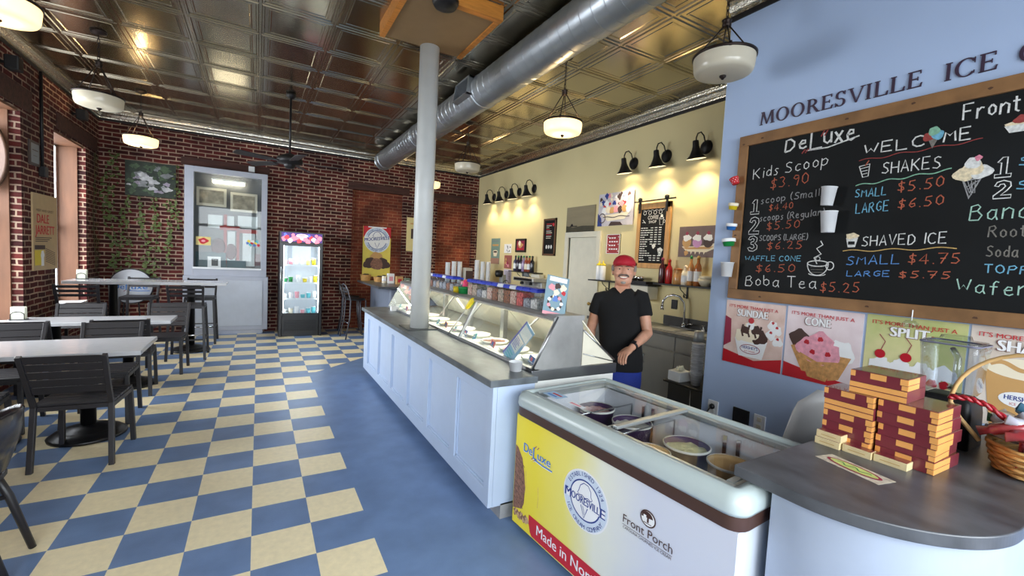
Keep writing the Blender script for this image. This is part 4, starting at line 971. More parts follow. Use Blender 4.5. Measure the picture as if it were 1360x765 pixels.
# label stuck on the worktop
STK = mat('sticker_paper', rgb(200, 190, 170), 0.3, var=0.3, scale=50); LIME = mat('lime_oval', rgb(196, 208, 120), 0.35, var=0.12, scale=30)
o = MB().box(-0.046, 0.046, -0.115, 0.115, 0, 0.0008, M=Matrix.Translation((1.962, 0.737, 0.9005)) @ Matrix.Rotation(math.radians(-12), 4, 'Z')).build('counter_sticker', STK)
tag(o, 'oblong sticker with a lime green oval on the dark worktop', 'sticker')
g = PR((1.962, 0.737, 0.9015), (math.sin(math.radians(-12)), -math.cos(math.radians(-12)), 0), (math.cos(math.radians(-12)), math.sin(math.radians(-12)), 0), 0.0004)
g.disc(0, 0, 0.098, MAROON, 0, ry=0.034); g.disc(0, 0, 0.086, LIME, 1, ry=0.025); g.text('THANK YOU', -0.06, -0.008, 0.016, GRN, w=0.12, l=2) if False else g.stroke(wave(-0.06, 0.06, 0, 0.008, 0.05), 0.005, GRN, 2)
g.build('printing', None, o)
# blender jug
CLEARP = glassmat('clear_jug', (0.90, 0.92, 0.94), refl=0.5)
t = empty('blender_jug', (2.74, 0.70, 0.9), label='clear plastic blender jug on a black base behind the fudge boxes', cat='blender')
def rr(w, d, r, n=5):
    P = []
    for cx, cy, a0 in ((w-r, d-r, 0), (-w+r, d-r, PI/2), (-w+r, -d+r, PI), (w-r, -d+r, 3*PI/2)):
        for k in range(n+1): a = a0+PI/2*k/n; P.append((cx+r*math.cos(a), cy+r*math.sin(a)))
    return P
def loft(b, loops, cap=True, smooth=True, M=None):
    n = len(loops[0]); vs = [v for L in loops for v in L]
    fs = [(i*n+j, i*n+(j+1) % n, (i+1)*n+(j+1) % n, (i+1)*n+j) for i in range(len(loops)-1) for j in range(n)]
    if cap: fs += [tuple(range(n-1, -1, -1)), tuple((len(loops)-1)*n+j for j in range(n))]
    return b.add(vs, fs, smooth, M)
M = Matrix.Translation((2.74, 0.695, 0.9))
loft(MB(), [[(x, y, z) for x, y in rr(w, w, 0.02)] for w, z in ((0.098, 0.0), (0.094, 0.15), (0.088, 0.20), (0.07, 0.215))], M=M).build('motor_base', BLACKM, t)
b = MB(); loft(b, [[(x, y, z) for x, y in rr(w, w, 0.025)] for w, z in ((0.072, 0.217), (0.085, 0.24), (0.095, 0.41), (0.099, 0.45))], cap=False, M=M); b.tube([(2.74-0.10, 0.695-0.02, 0.9+0.43), (2.74-0.145, 0.695-0.05, 0.9+0.40), (2.74-0.14, 0.695-0.05, 0.9+0.29), (2.74-0.085, 0.695-0.02, 0.9+0.26)], 0.011)
b.build('jug', CLEARP, t, solid=0.004)
MB().tube([tuple(M @ Vector((x, y, 0.45))) for x, y in rr(0.099, 0.099, 0.025)], 0.004, closed=True, n=6).build('jug_rim', mat('smoky_rim', rgb(120, 120, 140), 0.2), t)
loft(MB(), [[(x, y, z) for x, y in rr(w, w, 0.025)] for w, z in ((0.097, 0.452), (0.09, 0.462), (0.05, 0.468), (0.045, 0.485))], M=M).build('lid', CLEARP, t)
# wicker basket with handle, sweets and a red garland
WICK = mat('wicker', rgb(206, 160, 96), 0.6, var=0.35, scale=12, stretch=(1, 1, 8), bump=0.5)
BX, BY = 2.64, 0.395
t = empty('wicker_basket', (BX, BY, 0.9), label='wicker basket of bright wrapped sweets at the worktop edge', cat='basket')
b = MB()
for k in range(9):
    z = 0.915+k*0.012; r = 0.15+0.0030*k
    P = [(BX+(r+0.006*math.sin(9*a+k*PI))*1.3*math.cos(a), BY+(r+0.006*math.sin(9*a+k*PI))*0.8*math.sin(a), z) for a in [2*PI*j/54 for j in range(54)]]
    b.tube(P, 0.0075, n=5, closed=True)
b.lathe([(0.0, 0), (0.14, 0), (0.14, 0.008), (0, 0.008)], 30, M=Matrix.Translation((BX, BY, 0.903)) @ Matrix.Diagonal((1.3, 0.8, 1, 1)))
b.build('woven_body', WICK, t)
MB().tube([(BX-0.09, BY-0.15, 0.985), (BX-0.09, BY-0.215, 1.06)]+[(BX-0.10, BY-0.245*math.cos(a), 1.12+0.245*math.sin(a)) for a in [PI*j/20 for j in range(21)]]+[(BX-0.09, BY+0.215, 1.06), (BX-0.09, BY+0.15, 0.985)], 0.013, n=8, flat=0.6).build('handle', mat('bamboo_handle', rgb(222, 182, 120), 0.45, var=0.15), t)
SW = [mat('foil_'+n, c, 0.22, 0.0, var=0.2, scale=9, c2=tuple(0.75*p_+0.25*q_ for p_, q_ in zip(c, c2)), coat=0.5) for n, c, c2 in (('blue', rgb(30, 70, 170), rgb(190, 210, 240)), ('green', rgb(30, 120, 60), rgb(200, 230, 200)), ('red', rgb(170, 26, 40), rgb(250, 200, 200)), ('teal', rgb(20, 100, 130), rgb(220, 230, 240)), ('silver', rgb(200, 200, 215), rgb(250, 250, 250)))]
for i in range(26):
    a = i*2.4; rr_ = 0.02+0.15*math.sqrt(i/26); x = BX+rr_*1.2*math.cos(a); y = BY+rr_*0.72*math.sin(a); z = 1.02+0.06*(1-rr_/0.17)+random.random()*0.06
    M = Matrix.Translation((x, y, z)) @ Matrix.Rotation(random.random()*PI, 4, 'Z') @ Matrix.Rotation(random.uniform(-0.7, 0.7), 4, 'Y')
    b = MB(); loft(b, [[(xx, (0.004 if k in (0, 6) else 0.03 if k in (1, 5) else 0.036)*c_, (0.02 if k in (0, 6) else 0.014 if k in (1, 5) else 0.022)*s_) for c_, s_ in [(math.cos(2*PI*j/10), math.sin(2*PI*j/10)) for j in range(10)]] for k, xx in enumerate((-0.085, -0.052, -0.044, 0, 0.044, 0.052, 0.085))], M=M)
    o = b.build('wrapped_sweet', SW[i % 5]); tag(o, f'{["blue", "green", "red", "teal", "silver"][i % 5]} foil wrapped sweet heaped in the wicker basket', 'sweet', f'{["blue", "green", "red", "teal", "silver"][i % 5]} wrapped sweets in the basket')
BEAD = mat('red_bead_rope', rgb(150, 14, 30), 0.3, var=0.4, scale=160, c2=rgb(200, 50, 62))
P = [(2.44, 0.62, 1.16), (2.46, 0.57, 1.165), (2.48, 0.52, 1.15), (2.50, 0.46, 1.10), (2.48, 0.42, 1.04), (2.46, 0.415, 0.98), (2.44, 0.42, 0.945)]
Q = []
for i in range(len(P)-1):
    for k in range(7): Q.append(tuple(Vector(P[i]).lerp(Vector(P[i+1]), k/7)))
b = MB()
for s in range(2): b.tube([(x+0.008*math.cos(i*0.9+s*PI), y, z+0.006*math.sin(i*0.9+s*PI)) for i, (x, y, z) in enumerate(Q)], 0.0072, n=6)
tag(b.build('bead_garland', BEAD), 'red twisted bead garland hanging over the wicker basket', 'garland')
# white plastic chair behind the freezer
WPL = mat('white_plastic_shell', rgb(206, 206, 204), 0.45)
t = empty('shell_chair', (2.66, 1.34, 0), math.radians(-10), label='white moulded chair back showing behind the fudge boxes', cat='chair')
M = MW[t]
b = MB(); vs = []; fs = []; nu, nv = 12, 10
for i in range(nu+1):
    for j in range(nv+1):
        u = -1+2*i/nu; v = j/nv; wv = 0.23*(1-0.42*max(0, v-0.35)**1.6)*(1 if v < 0.85 else math.sqrt(max(0.05, 1-((v-0.85)/0.16)**2)))
        vs.append(tuple(M @ Vector((u*wv, -0.16-0.10*v+0.06*u*u, 0.45+0.57*v))))
for i in range(nu):
    for j in range(nv): a = i*(nv+1)+j; fs.append((a, a+1, a+nv+2, a+nv+1))
b.add(vs, fs, True).build('backrest', WPL, t, solid=0.012)
MB().box(-0.22, 0.22, -0.20, 0.22, 0.44, 0.46, M=M).build('seat', WPL, t, bev=0.01)
for sx, sy in ((1, 1), (1, -1), (-1, 1), (-1, -1)): MB().tube([tuple(M @ Vector((sx*0.17, sy*0.16, 0.44))), tuple(M @ Vector((sx*0.21, sy*0.2, 0)))], 0.014).build('leg', WPL, t)
# ---------------------------------------------------------------- back wall: service window, cooler, bar, pictures
INSIDE = mat('dim_grey_room', rgb(104, 106, 108), 0.7)
t = empty('service_window', (-0.49, 9.6, 0), label='tall grey panelled service window unit set in the brick wall', cat='window unit')
yf = 9.60; gx0, gx1, gz0, gz1 = -1.0, 0.04, 1.215, 2.905; ox0, ox1 = -1.135, 0.135
b = MB()
b.box(ox0, gx0, yf, YB, 1.07, 3.0); b.box(gx1, ox1, yf, YB, 1.07, 3.0); b.box(gx0, gx1, yf, YB, gz1, 3.0); b.box(gx0, gx1, yf, YB, 1.07, gz0)
b.build('frame', GREYP, t, bev=0.004)
b = MB(); b.box(ox0-0.01, ox1+0.03, yf-0.05, YB, 0.07, 1.07); lo = b.build('lower_cabinet', GREYP, t, bev=0.006)
LGP = mat('pale_grey_panel', rgb(190, 196, 206), 0.45)
MB().box(-0.95, ox1-0.06, yf-0.058, yf-0.048, 0.15, 1.0).build('panel', LGP, lo, bev=0.004)
MB().box(ox0-0.01, ox1-0.05, yf-0.035, YB, 0.0, 0.07).build('plinth', GREYP, t)
MB().box(gx0-0.01, gx1+0.01, yf-0.02, yf+0.02, gz0-0.02, gz0+0.012).build('sill', WHITEP, t)
MB().box(gx0, gx1, yf+0.05, yf+0.055, gz0, gz1).build('window_pane', glassmat('service_glass', (0.95, 0.96, 0.95), refl=0.1), t)
# shallow room seen behind the pane
b = MB(); b.use(INSIDE); b.box(gx0, gx1, YB-0.012, YB-0.004, gz0, gz1); b.build('rear_panel', None, t)
TUBE = mat('warm_fluorescent', (1, 0.96, 0.85), 0.5, emit=(1.0, 0.90, 0.68), es=14)
l = MB().box(-0.75, -0.22, yf+0.062, yf+0.085, 2.80, 2.83).build('light_fitting', WHITEP, t)
MB().tube([(-0.73, yf+0.074, 2.77), (-0.24, yf+0.074, 2.77)], 0.022, n=10).build('light_tube', TUBE, l)
PHOTO = mat('sepia_photo', rgb(150, 142, 124), 0.5, var=0.5, scale=9); MATW = mat('picture_mount', rgb(214, 208, 190), 0.6)
for (x0, x1, z0, z1) in ((-0.97, -0.52, 2.33, 2.66), (-0.46, -0.03, 2.27, 2.62)):
    b = MB(); b.use(MATW).box(x0, x1, yf+0.10, yf+0.115, z0, z1); b.use(PHOTO).box(x0+0.04, x1-0.04, yf+0.094, yf+0.101, z0+0.045, z1-0.045); b.build('framed_photo', None, t)
# storefront reflection painted as pale and red panels, plus seats and screen inside
RW = mat('red_storefront_reflection', rgb(150, 44, 42), 0.5); PALEW = mat('pale_storefront_reflection', rgb(204, 212, 214), 0.5, var=0.1, scale=6); TEALD = mat('dark_teal', rgb(52, 84, 92), 0.6, var=0.2)
b = MB(); y1 = YB-0.02
b.use(PALEW); b.box(-0.80, -0.58, y1, y1+0.004, 1.95, 2.18); b.box(-0.52, -0.40, y1, y1+0.004, 2.0, 2.18); b.box(-0.34, -0.02, y1, y1+0.004, 1.98, 2.2); b.box(-0.26, -0.06, y1, y1+0.004, 1.26, 1.88); b.box(-0.50, -0.38, y1, y1+0.004, 1.30, 1.90)
b.use(RW); b.box(-0.56, -0.51, y1-0.01, y1, 1.3, 2.2); b.box(-0.36, -0.31, y1-0.01, y1, 1.22, 2.0); b.box(-0.62, -0.34, y1-0.012, y1, 1.92, 1.99); b.box(-0.36, -0.02, y1-0.01, y1, 1.88, 1.95)
b.use(TEALD); b.box(-0.98, -0.52, y1-0.02, y1-0.012, 1.22, 1.50); b.box(-0.50, -0.20, y1-0.02, y1-0.012, 1.22, 1.36)
b.use(mat('dark_seat', rgb(84, 40, 48), 0.6)); b.ell((-0.64, y1-0.012, 1.60), (0.11, 0.012, 0.16)); b.ell((-0.44, y1-0.012, 1.52), (0.09, 0.012, 0.15)); b.box(-0.06, 0.035, y1-0.014, y1, 1.28, 1.5)
b.use(WHITEP); b.box(-0.80, -0.60, y1-0.03, y1-0.02, 1.22, 1.42); b.use(BLACKM).box(-0.74, -0.64, y1-0.034, y1-0.03, 1.25, 1.38)
b.build('window_reflection_display', None, t)
g = PR((-0.97, yf+0.045, 1.62), (1, 0, 0), (0, 0, 1)); PSY = mat('decal_cream', rgb(226, 206, 130), 0.5)
g.rect(0.0, 0, 0.22, 0.15, PSY); g.blob(0.11, 0.075, 0.075, REDI, 1, ry=0.05); g.disc(0.11, 0.075, 0.03, PINK, 2, ry=0.02)
g.build('decal', None, t)
g = PR((-0.20, yf+0.045, 1.62), (1, 0, 0), (0, 0, 1))
for i in range(9): g.blob(0.02+0.022*i, 0.08+0.04*math.sin(i*2.1), 0.026, [CARDC[0], YEL, CARDC[3], REDI, WHITEI][i % 5], i % 3)
g.build('decal', None, t)
tag(MB().box(-0.18, -0.08, YB-0.06, YB-0.004, 3.03, 3.13).build('alarm_box', WHITEP, bev=0.005), 'small white box on the timber lintel above the service window', 'alarm')
# ---- upright glass-door cooler
BKG = mat('black_cooler_enamel', rgb(20, 20, 24), 0.3)
x0, x1, y0, y1 = 0.335, 1.065, 9.05, 9.70
t = empty('display_cooler', (0.7, 9.35, 0), label='black upright glass-door cooler with a lit colourful header', cat='cooler')
b = MB(); b.box(x0, x0+0.05, y0, y1, 0.0, 1.74); b.box(x1-0.05, x1, y0, y1, 0.0, 1.74); b.box(x0+0.05, x1-0.05, y0+0.03, y1, 0.0, 0.40); b.box(x0+0.05, x1-0.05, y1-0.04, y1, 0.4, 1.74); b.box(x0, x1, y0, y1, 1.74, 1.95)
b.build('cabinet', BKG, t, bev=0.006)
WLIN = mat('white_cooler_liner', rgb(228, 232, 236), 0.4)
b = MB(); b.box(x0+0.05, x1-0.05, y1-0.05, y1-0.041, 0.4, 1.74); b.box(x0+0.05, x0+0.056, y0+0.04, y1-0.05, 0.4, 1.74); b.box(x1-0.056, x1-0.05, y0+0.04, y1-0.05, 0.4, 1.74); b.box(x0+0.05, x1-0.05, y0+0.04, y1-0.05, 0.4, 0.42); b.box(x0+0.05, x1-0.05, y0+0.04, y1-0.05, 1.72, 1.735)
b.build('liner', WLIN, t)
b = MB(); xa, xb = x0+0.01, x1-0.01
b.box(xa, xa+0.055, y0-0.03, y0, 0.40, 1.74); b.box(xb-0.055, xb, y0-0.03, y0, 0.40, 1.74); b.box(xa+0.055, xb-0.055, y0-0.03, y0, 0.40, 0.44); b.box(xa+0.055, xb-0.055, y0-0.03, y0, 1.69, 1.74)
dr = b.build('door', BKG, t, bev=0.004)
MB().box(xa+0.055, xb-0.055, y0-0.018, y0-0.014, 0.44, 1.69).build('door_glass', glassmat('cooler_glass', (0.97, 0.99, 1), refl=0.12), dr)
MB().tube([(xa+0.012, y0-0.055, 0.85), (xa+0.012, y0-0.055, 1.30)], 0.011, n=8).tube([(xa+0.012, y0-0.03, 0.88), (xa+0.012, y0-0.055, 0.88)], 0.008, n=6).tube([(xa+0.012, y0-0.03, 1.27), (xa+0.012, y0-0.055, 1.27)], 0.008, n=6).build('handle', STEEL, dr)
COLD = mat('cold_led', (0.9, 0.96, 1), 0.5, emit=(0.86, 0.95, 1.0), es=9)
for xx in (x0+0.066, x1-0.066): MB().box(xx-0.008, xx+0.008, y0+0.02, y0+0.036, 0.45, 1.70).build('led_strip', COLD, t)
area('cooler_light', (0.7, y0+0.03, 1.70), (math.radians(-35), 0, 0), 0.5, 0.05, 9, (0.9, 0.97, 1.0))
SHELFW = mat('white_wire_shelf', rgb(236, 240, 242), 0.4)
for z in (0.70, 1.00, 1.33):
    b = MB(); b.box(x0+0.06, x1-0.06, y0+0.06, y0+0.075, z-0.012, z+0.012)
    for i in range(14): xx = x0+0.07+i*(x1-x0-0.14)/13; b.box(xx-0.003, xx+0.003, y0+0.06, y1-0.06, z-0.003, z+0.003)
    b.build('shelf', SHELFW, t)
b = MB()
for i in range(7): b.box(x0+0.09, x1-0.09, y0+0.018, y0+0.034, 0.10+i*0.032, 0.118+i*0.032)
b.build('vent_grille', BASEB, t)
HDR = mat('lit_header_violet', rgb(70, 46, 120), 0.4, var=0.4, scale=6, emit=rgb(80, 50, 130), es=0.7)
def glow(n, c): return mat(n, c, 0.4, emit=c, es=0.9)
GP, GW, GB, GR2 = glow('glow_pink', rgb(236, 130, 150)), glow('glow_white', rgb(246, 232, 236)), glow('glow_blue', rgb(90, 110, 220)), glow('glow_red', rgb(200, 60, 70))
g = PR((x0+0.025, y0-0.002, 1.765), (1, 0, 0), (0, 0, 1)); g.rect(0, 0, 0.68, 0.165, HDR)
for i in range(13): g.blob(0.04+i*0.05, 0.05+0.035*math.sin(i*2.2), 0.042, [GP, GR2, GW, GP][i % 4], 1+i % 3)
for i in range(5): g.blob(0.06+i*0.13, 0.125, 0.028, [GB, GP, GB][i % 3], 1)
g.disc(0.34, 0.115, 0.10, GW, 4, ry=0.034); g.disc(0.34, 0.115, 0.085, GP, 5, ry=0.024); g.rect(0.27, 0.108, 0.41, 0.118, GW, 6)
g.build('lit_header', None, t)
# goods on the cooler shelves: tubs and cups, one by one
for r_, (z, row) in enumerate(((1.344, [('pink', 0.44), ('pink', 0.53), ('white', 0.62), ('white', 0.72), ('yellow', 0.82), ('yellow', 0.92)]), (1.014, [('green', 0.44), ('green', 0.53), ('white', 0.66), ('yellow', 0.77), ('white', 0.86), ('yellow', 0.95)]), (0.714, [('white', 0.44), ('white', 0.54), ('pink', 0.64), ('blue', 0.74), ('blue', 0.84), ('white', 0.94)]), (0.421, [('white', 0.44), ('cream', 0.54), ('white', 0.64), ('pink', 0.74), ('blue', 0.84), ('blue', 0.93)]))):
    for i, (cn, xx) in enumerate(row):
        cm = {'pink': PINK, 'white': WHITEI, 'yellow': YEL, 'green': GRN, 'blue': CARDC[3], 'cream': CREAMI}[cn]
        b = MB(); hh = 0.07+0.05*((i*7+r_*3) % 3)/2
        b.use(cm).lathe([(0.032, 0), (0.04, hh)], 16, x=xx, y=y0+0.14, z=z); b.use(WHITEI).lathe([(0.042, hh), (0.042, hh+0.01), (0, hh+0.012)], 16, x=xx, y=y0+0.14, z=z)
        tag(b.build('dessert_cup', None), f'{cn} dessert cup on the {["top", "upper middle", "lower middle", "bottom"][r_]} level in the cooler', 'cup', f'{cn} dessert cups on the {["top", "upper middle", "lower middle", "bottom"][r_]} cooler level')
# ---- pictures and sign on the brick
FOL = [mat('foliage_'+n, c, 0.7, var=0.4, scale=14) for n, c in (('dark', rgb(40, 50, 40)), ('mid', rgb(66, 84, 60)), ('grey', rgb(120, 122, 124)), ('pale', rgb(176, 176, 178)), ('lilac', rgb(150, 140, 156)))]
b = MB(); b.use(FOL[0]).box(-1.95, -1.27, YB-0.03, YB-0.002, 2.40, 2.98); o = b.build('foliage_picture', None); tag(o, 'dark picture of grey petals and leaves on the brick wall', 'picture')
g = PR((-1.95, YB-0.031, 2.40), (1, 0, 0), (0, 0, 1), 0.0007)
random.seed(3)
for i in range(46): g.blob(random.uniform(0.06, 0.62), random.uniform(0.05, 0.53), random.uniform(0.025, 0.075), FOL[random.choice([1, 1, 2, 2, 4, 0])], i % 9, ry=random.uniform(0.02, 0.05), j=0.3)
for x, y, r in ((0.30, 0.30, 0.09), (0.38, 0.25, 0.07), (0.22, 0.36, 0.06), (0.56, 0.14, 0.07), (0.36, 0.14, 0.06), (0.05, 0.18, 0.03)): g.blob(x, y, r, FOL[3], 10, ry=r*0.55, j=0.3)
g.build('picture_print', None, o)
# round white sign leaning behind the tall table
t = empty('round_sign', (-1.86, 9.62, 0.56), label='round white lettered disc sign against the brick behind the tall table', cat='sign')
M = Matrix.Translation((-1.86, 9.66, 0.862)) @ Matrix.Rotation(PI/2, 4, 'X')
SIGNW = mat('white_sign_face', rgb(214, 218, 226), 0.4)
MB().lathe([(0, -0.012), (0.292, -0.012), (0.297, 0), (0.292, 0.012), (0, 0.012)], 60, M=M).build('disc', SIGNW, t)
MB().lathe([(0.284, 0.013), (0.299, 0.013), (0.299, -0.014), (0.284, -0.014)], 60, M=M, c0=False, c1=False).build('rim', mat('dark_sign_rim', rgb(50, 52, 58), 0.4), t)
g = PR((-1.86, 9.645, 0.862), (1, 0, 0), (0, 0, 1)); deluxe(g, -0.235, -0.05, 0.46, 0.085, DXB, MAROON); g.build('sign_lettering', None, t)
MB().bar((-2.0, 9.64, 0.0), (-1.95, 9.67, 0.62), 0.02).bar((-1.72, 9.64, 0.0), (-1.77, 9.67, 0.62), 0.02).build('easel_leg', BLACKM, t)
# branded poster in the niche
YELP = mat('poster_yellow', rgb(232, 214, 96), 0.55, var=0.06)
b = MB(); b.use(YELP).box(1.94, 2.53, YB+0.05, YB+0.088, 1.12, 2.205); o = b.build('ice_cream_poster', None); tag(o, 'yellow ice cream poster with a round lettered badge in the brick niche', 'poster')
g = PR((1.94, YB+0.049, 1.12), (1, 0, 0), (0, 0, 1), 0.0008)
g.poly([(0, 1.085), (0.0, 0.84), (0.20, 1.085)], REDI); g.poly([(0.59, 1.085), (0.38, 1.085), (0.59, 0.84)], REDI); g.rect(0.10, 1.06, 0.49, 1.085, WHITEI)
cx, cy = 0.295, 0.80; g.disc(cx, cy, 0.275, WHITEI, 1, n=48); g.disc(cx, cy, 0.262, PALEB, 2, n=48); g.ring(cx, cy, 0.20, 0.012, NAVY, 3, n=40); g.disc(cx, cy, 0.192, WHITEI, 3, n=40)
g.arctext('ESTABLISHED 1924', cx, cy, 0.232, 0.034, NAVY, math.radians(150), math.radians(30), 4); g.arctext('ICE CREAM COMPANY', cx, cy, 0.232, 0.034, NAVY, math.radians(212), math.radians(328), 4, inside=True)
g.stroke([(cx-0.08, cy+0.05), (cx-0.09, cy+0.10), (cx-0.05, cy+0.16), (cx, cy+0.18), (cx+0.05, cy+0.16), (cx+0.09, cy+0.10), (cx+0.08, cy+0.05)], 0.009, NAVY, 4); g.stroke([(cx-0.05, cy-0.06), (cx, cy-0.18), (cx+0.05, cy-0.06)], 0.009, NAVY, 4)
g.rect(cx-0.25, cy-0.06, cx+0.25, cy+0.055, WHITEI, 5); g.text('MOORESVILLE', cx-0.265, cy-0.04, 0.07, NAVY, w=0.53, l=6, bold=0.03, skew=0.13)
for x, y, r, m_ in ((0.29, 0.40, 0.14, TANI), (0.16, 0.30, 0.12, BRN), (0.42, 0.30, 0.12, BRN), (0.30, 0.28, 0.13, SCOOPC), (0.08, 0.26, 0.07, BRN), (0.52, 0.26, 0.07, BRN)): g.blob(x, y, r, m_, 5 if m_ is TANI else 6, j=0.08)
g.build('poster_print', None, o)
b = MB(); b.use(mat('pale_notice', rgb(222, 208, 150), 0.6)).box(2.86, 3.30, YB-0.012, YB-0.002, 1.72, 2.47); o = b.build('notice_board', None); tag(o, 'pale notice with a dark square, half hidden behind the white column', 'notice')
g = PR((2.86, YB-0.0125, 1.72), (1, 0, 0), (0, 0, 1)); g.rect(0.10, 0.28, 0.34, 0.50, BRN); g.rect(0.08, 0.60, 0.36, 0.63, TANI); g.build('notice_print', None, o)
# ivy trailing down the corner
IVY = mat('ivy_leaf', rgb(88, 104, 52), 0.6, var=0.4, scale=20); IVY2 = mat('ivy_vine', rgb(92, 84, 56), 0.7)
def ivy(x, y, z0, z1, wob, label, nrm=(0, -1, 0), dens=42, spread=0.05):
    t = empty('trailing_ivy', (x, y, z1), label=label, cat='plant', group='ivy strands on the brick')
    P = []; n = 24
    for i in range(n+1):
        f = i/n; w = wob*math.sin(f*7+x*5)
        P.append((x+(w if nrm[1] else 0), y+(w if nrm[0] else 0), z0+(z1-z0)*f))
    MB().tube(P, 0.004, n=4).build('vine', IVY2, t)
    b = MB(); nv = Vector(nrm)
    for i in range(int(dens*(z0-z1))):
        f = random.random(); w = wob*math.sin(f*7+x*5); q = Vector((x+(w if nrm[1] else 0), y+(w if nrm[0] else 0), z0+(z1-z0)*f))
        side = Vector((1, 0, 0)) if nrm[1] else Vector((0, 1, 0))
        q += side*random.uniform(-spread, spread)+nv*random.uniform(0.005, 0.03)
        s_ = random.uniform(0.022, 0.040); u = (side*math.cos(random.random()*6)+Vector((0, 0, -1))*0.6+nv*random.uniform(-0.3, 0.5)).normalized(); v = u.cross(nv+Vector((0.01, 0.3, 0.2))).normalized()
        b.add([q, q+u*s_+v*s_*0.6, q+u*s_*1.9, q+u*s_-v*s_*0.6], [(0, 1, 2, 3)])
    b.build('foliage', IVY, t); return t
for i, (x, z0, z1, w) in enumerate(((-2.12, 3.1, 1.1, 0.05), (-1.92, 2.42, 0.95, 0.04), (-1.72, 2.40, 0.6, 0.05), (-1.56, 2.40, 0.9, 0.02), (-1.36, 2.40, 1.25, 0.02), (-1.255, 3.0, 1.9, 0.02))):
    ivy(x, YB-0.008, z0, z1, w, f'{ORD[i]} ivy strand on the back brick wall, counted from the corner', dens=46 if i else 80, spread=0.05 if i else 0.09)
ivy(XL+0.008, 9.45, 3.0, 1.1, 0.05, 'ivy strand on the side brick beside the rear window', (1, 0, 0), 70, 0.1)
random.seed(11)
# left wall: event poster, small frame, conduit, speakers
t = empty('event_poster', (XL+0.01, 7.56, 1.22), label='tan event poster with red lettering on the brick pier', cat='poster')
MB().box(XL+0.002, XL+0.018, 7.21, 7.91, 1.22, 2.13).build('board', mat('tan_poster', rgb(196, 168, 124), 0.5, var=0.05), t)
g = PR((XL+0.0185, 7.21, 1.22), (0, 1, 0), (0, 0, 1))
g.text('NASCAR LEGEND' if False else 'MEET AND GREET', 0.08, 0.70, 0.028, DKB, w=0.5); g.text('DALE', 0.10, 0.565, 0.105, REDI, w=0.34, bold=0.03); g.text('JARRETT', 0.05, 0.43, 0.105, REDI, w=0.56, bold=0.03)
for i in range(3): g.rect(0.05, 0.385-i*0.022, 0.52-0.06*i, 0.395-i*0.022, DKB)
g.rect(0.03, 0.25, 0.32, 0.30, DKB); g.poly([(0.03, 0.06), (0.03, 0.24), (0.30, 0.24), (0.22, 0.06)], YEL)
for i in range(8): g.stroke([(0.33, 0.26-i*0.022), (0.62, 0.20-i*0.022)], 0.008, DKB)
g.blob(0.24, 0.19, 0.05, WHITEI, 1); g.rect(0.20, 0.05, 0.28, 0.15, WHITEI, 1)
g.build('poster_print', None, t)
o = MB().box(XL+0.002, XL+0.02, 7.15, 7.42, 2.44, 2.72).build('framed_certificate', mat('dark_frame', rgb(60, 44, 40), 0.5), bev=0.004); tag(o, 'small framed paper on the brick above the tan poster', 'picture')
g = PR((XL+0.0205, 7.15, 2.44), (0, 1, 0), (0, 0, 1)); g.rect(0.03, 0.03, 0.24, 0.25, mat('dim_paper', rgb(128, 136, 140), 0.5)); g.rect(0.08, 0.11, 0.19, 0.115, DKB, 1); g.rect(0.06, 0.17, 0.21, 0.18, DKB, 1); g.build('paper', None, o)
t = empty('conduit', (XL+0.02, 7.48, 2.4), label='black conduit with a box running down the brick pier', cat='conduit')
MB().tube([(XL+0.02, 7.48, 3.57), (XL+0.02, 7.48, 2.45)], 0.016, n=8).build('pipe', BLACKM, t); MB().box(XL+0.002, XL+0.06, 7.43, 7.53, 2.34, 2.46).build('junction_box', BLACKM, t, bev=0.006)
for y, lab in ((6.55, 'black wall speaker above the wide window'), (8.55, 'black wall speaker above the rear window')):
    t = empty('wall_speaker', (XL, y, 3.3), label=lab, cat='speaker'); zz = 3.36
    MB().box(XL+0.05, XL+0.16, y-0.06, y+0.06, zz-0.07, zz+0.07).build('cabinet', BLACKM, t, bev=0.012); MB().tube([(XL, y, zz), (XL+0.06, y, zz)], 0.014).build('bracket', BLACKM, t)
M = Matrix.Translation((XL-0.20, 6.90, 2.45)) @ Matrix.Rotation(PI/2, 4, 'X')
t = empty('oval_plaque', (XL-0.20, 6.93, 1.9), label='dark bronze oval plaque hung on the oak window reveal', cat='plaque')
MB().lathe([(0, -0.02), (0.20, -0.02), (0.235, 0.0), (0.24, 0.03), (0.215, 0.05), (0.19, 0.03), (0, 0.026)], 40, M=M @ Matrix.Diagonal((0.6, 1.5, 1, 1))).build('plate', mat('aged_bronze', rgb(84, 58, 42), 0.5, 0.1, var=0.3, scale=4), t)
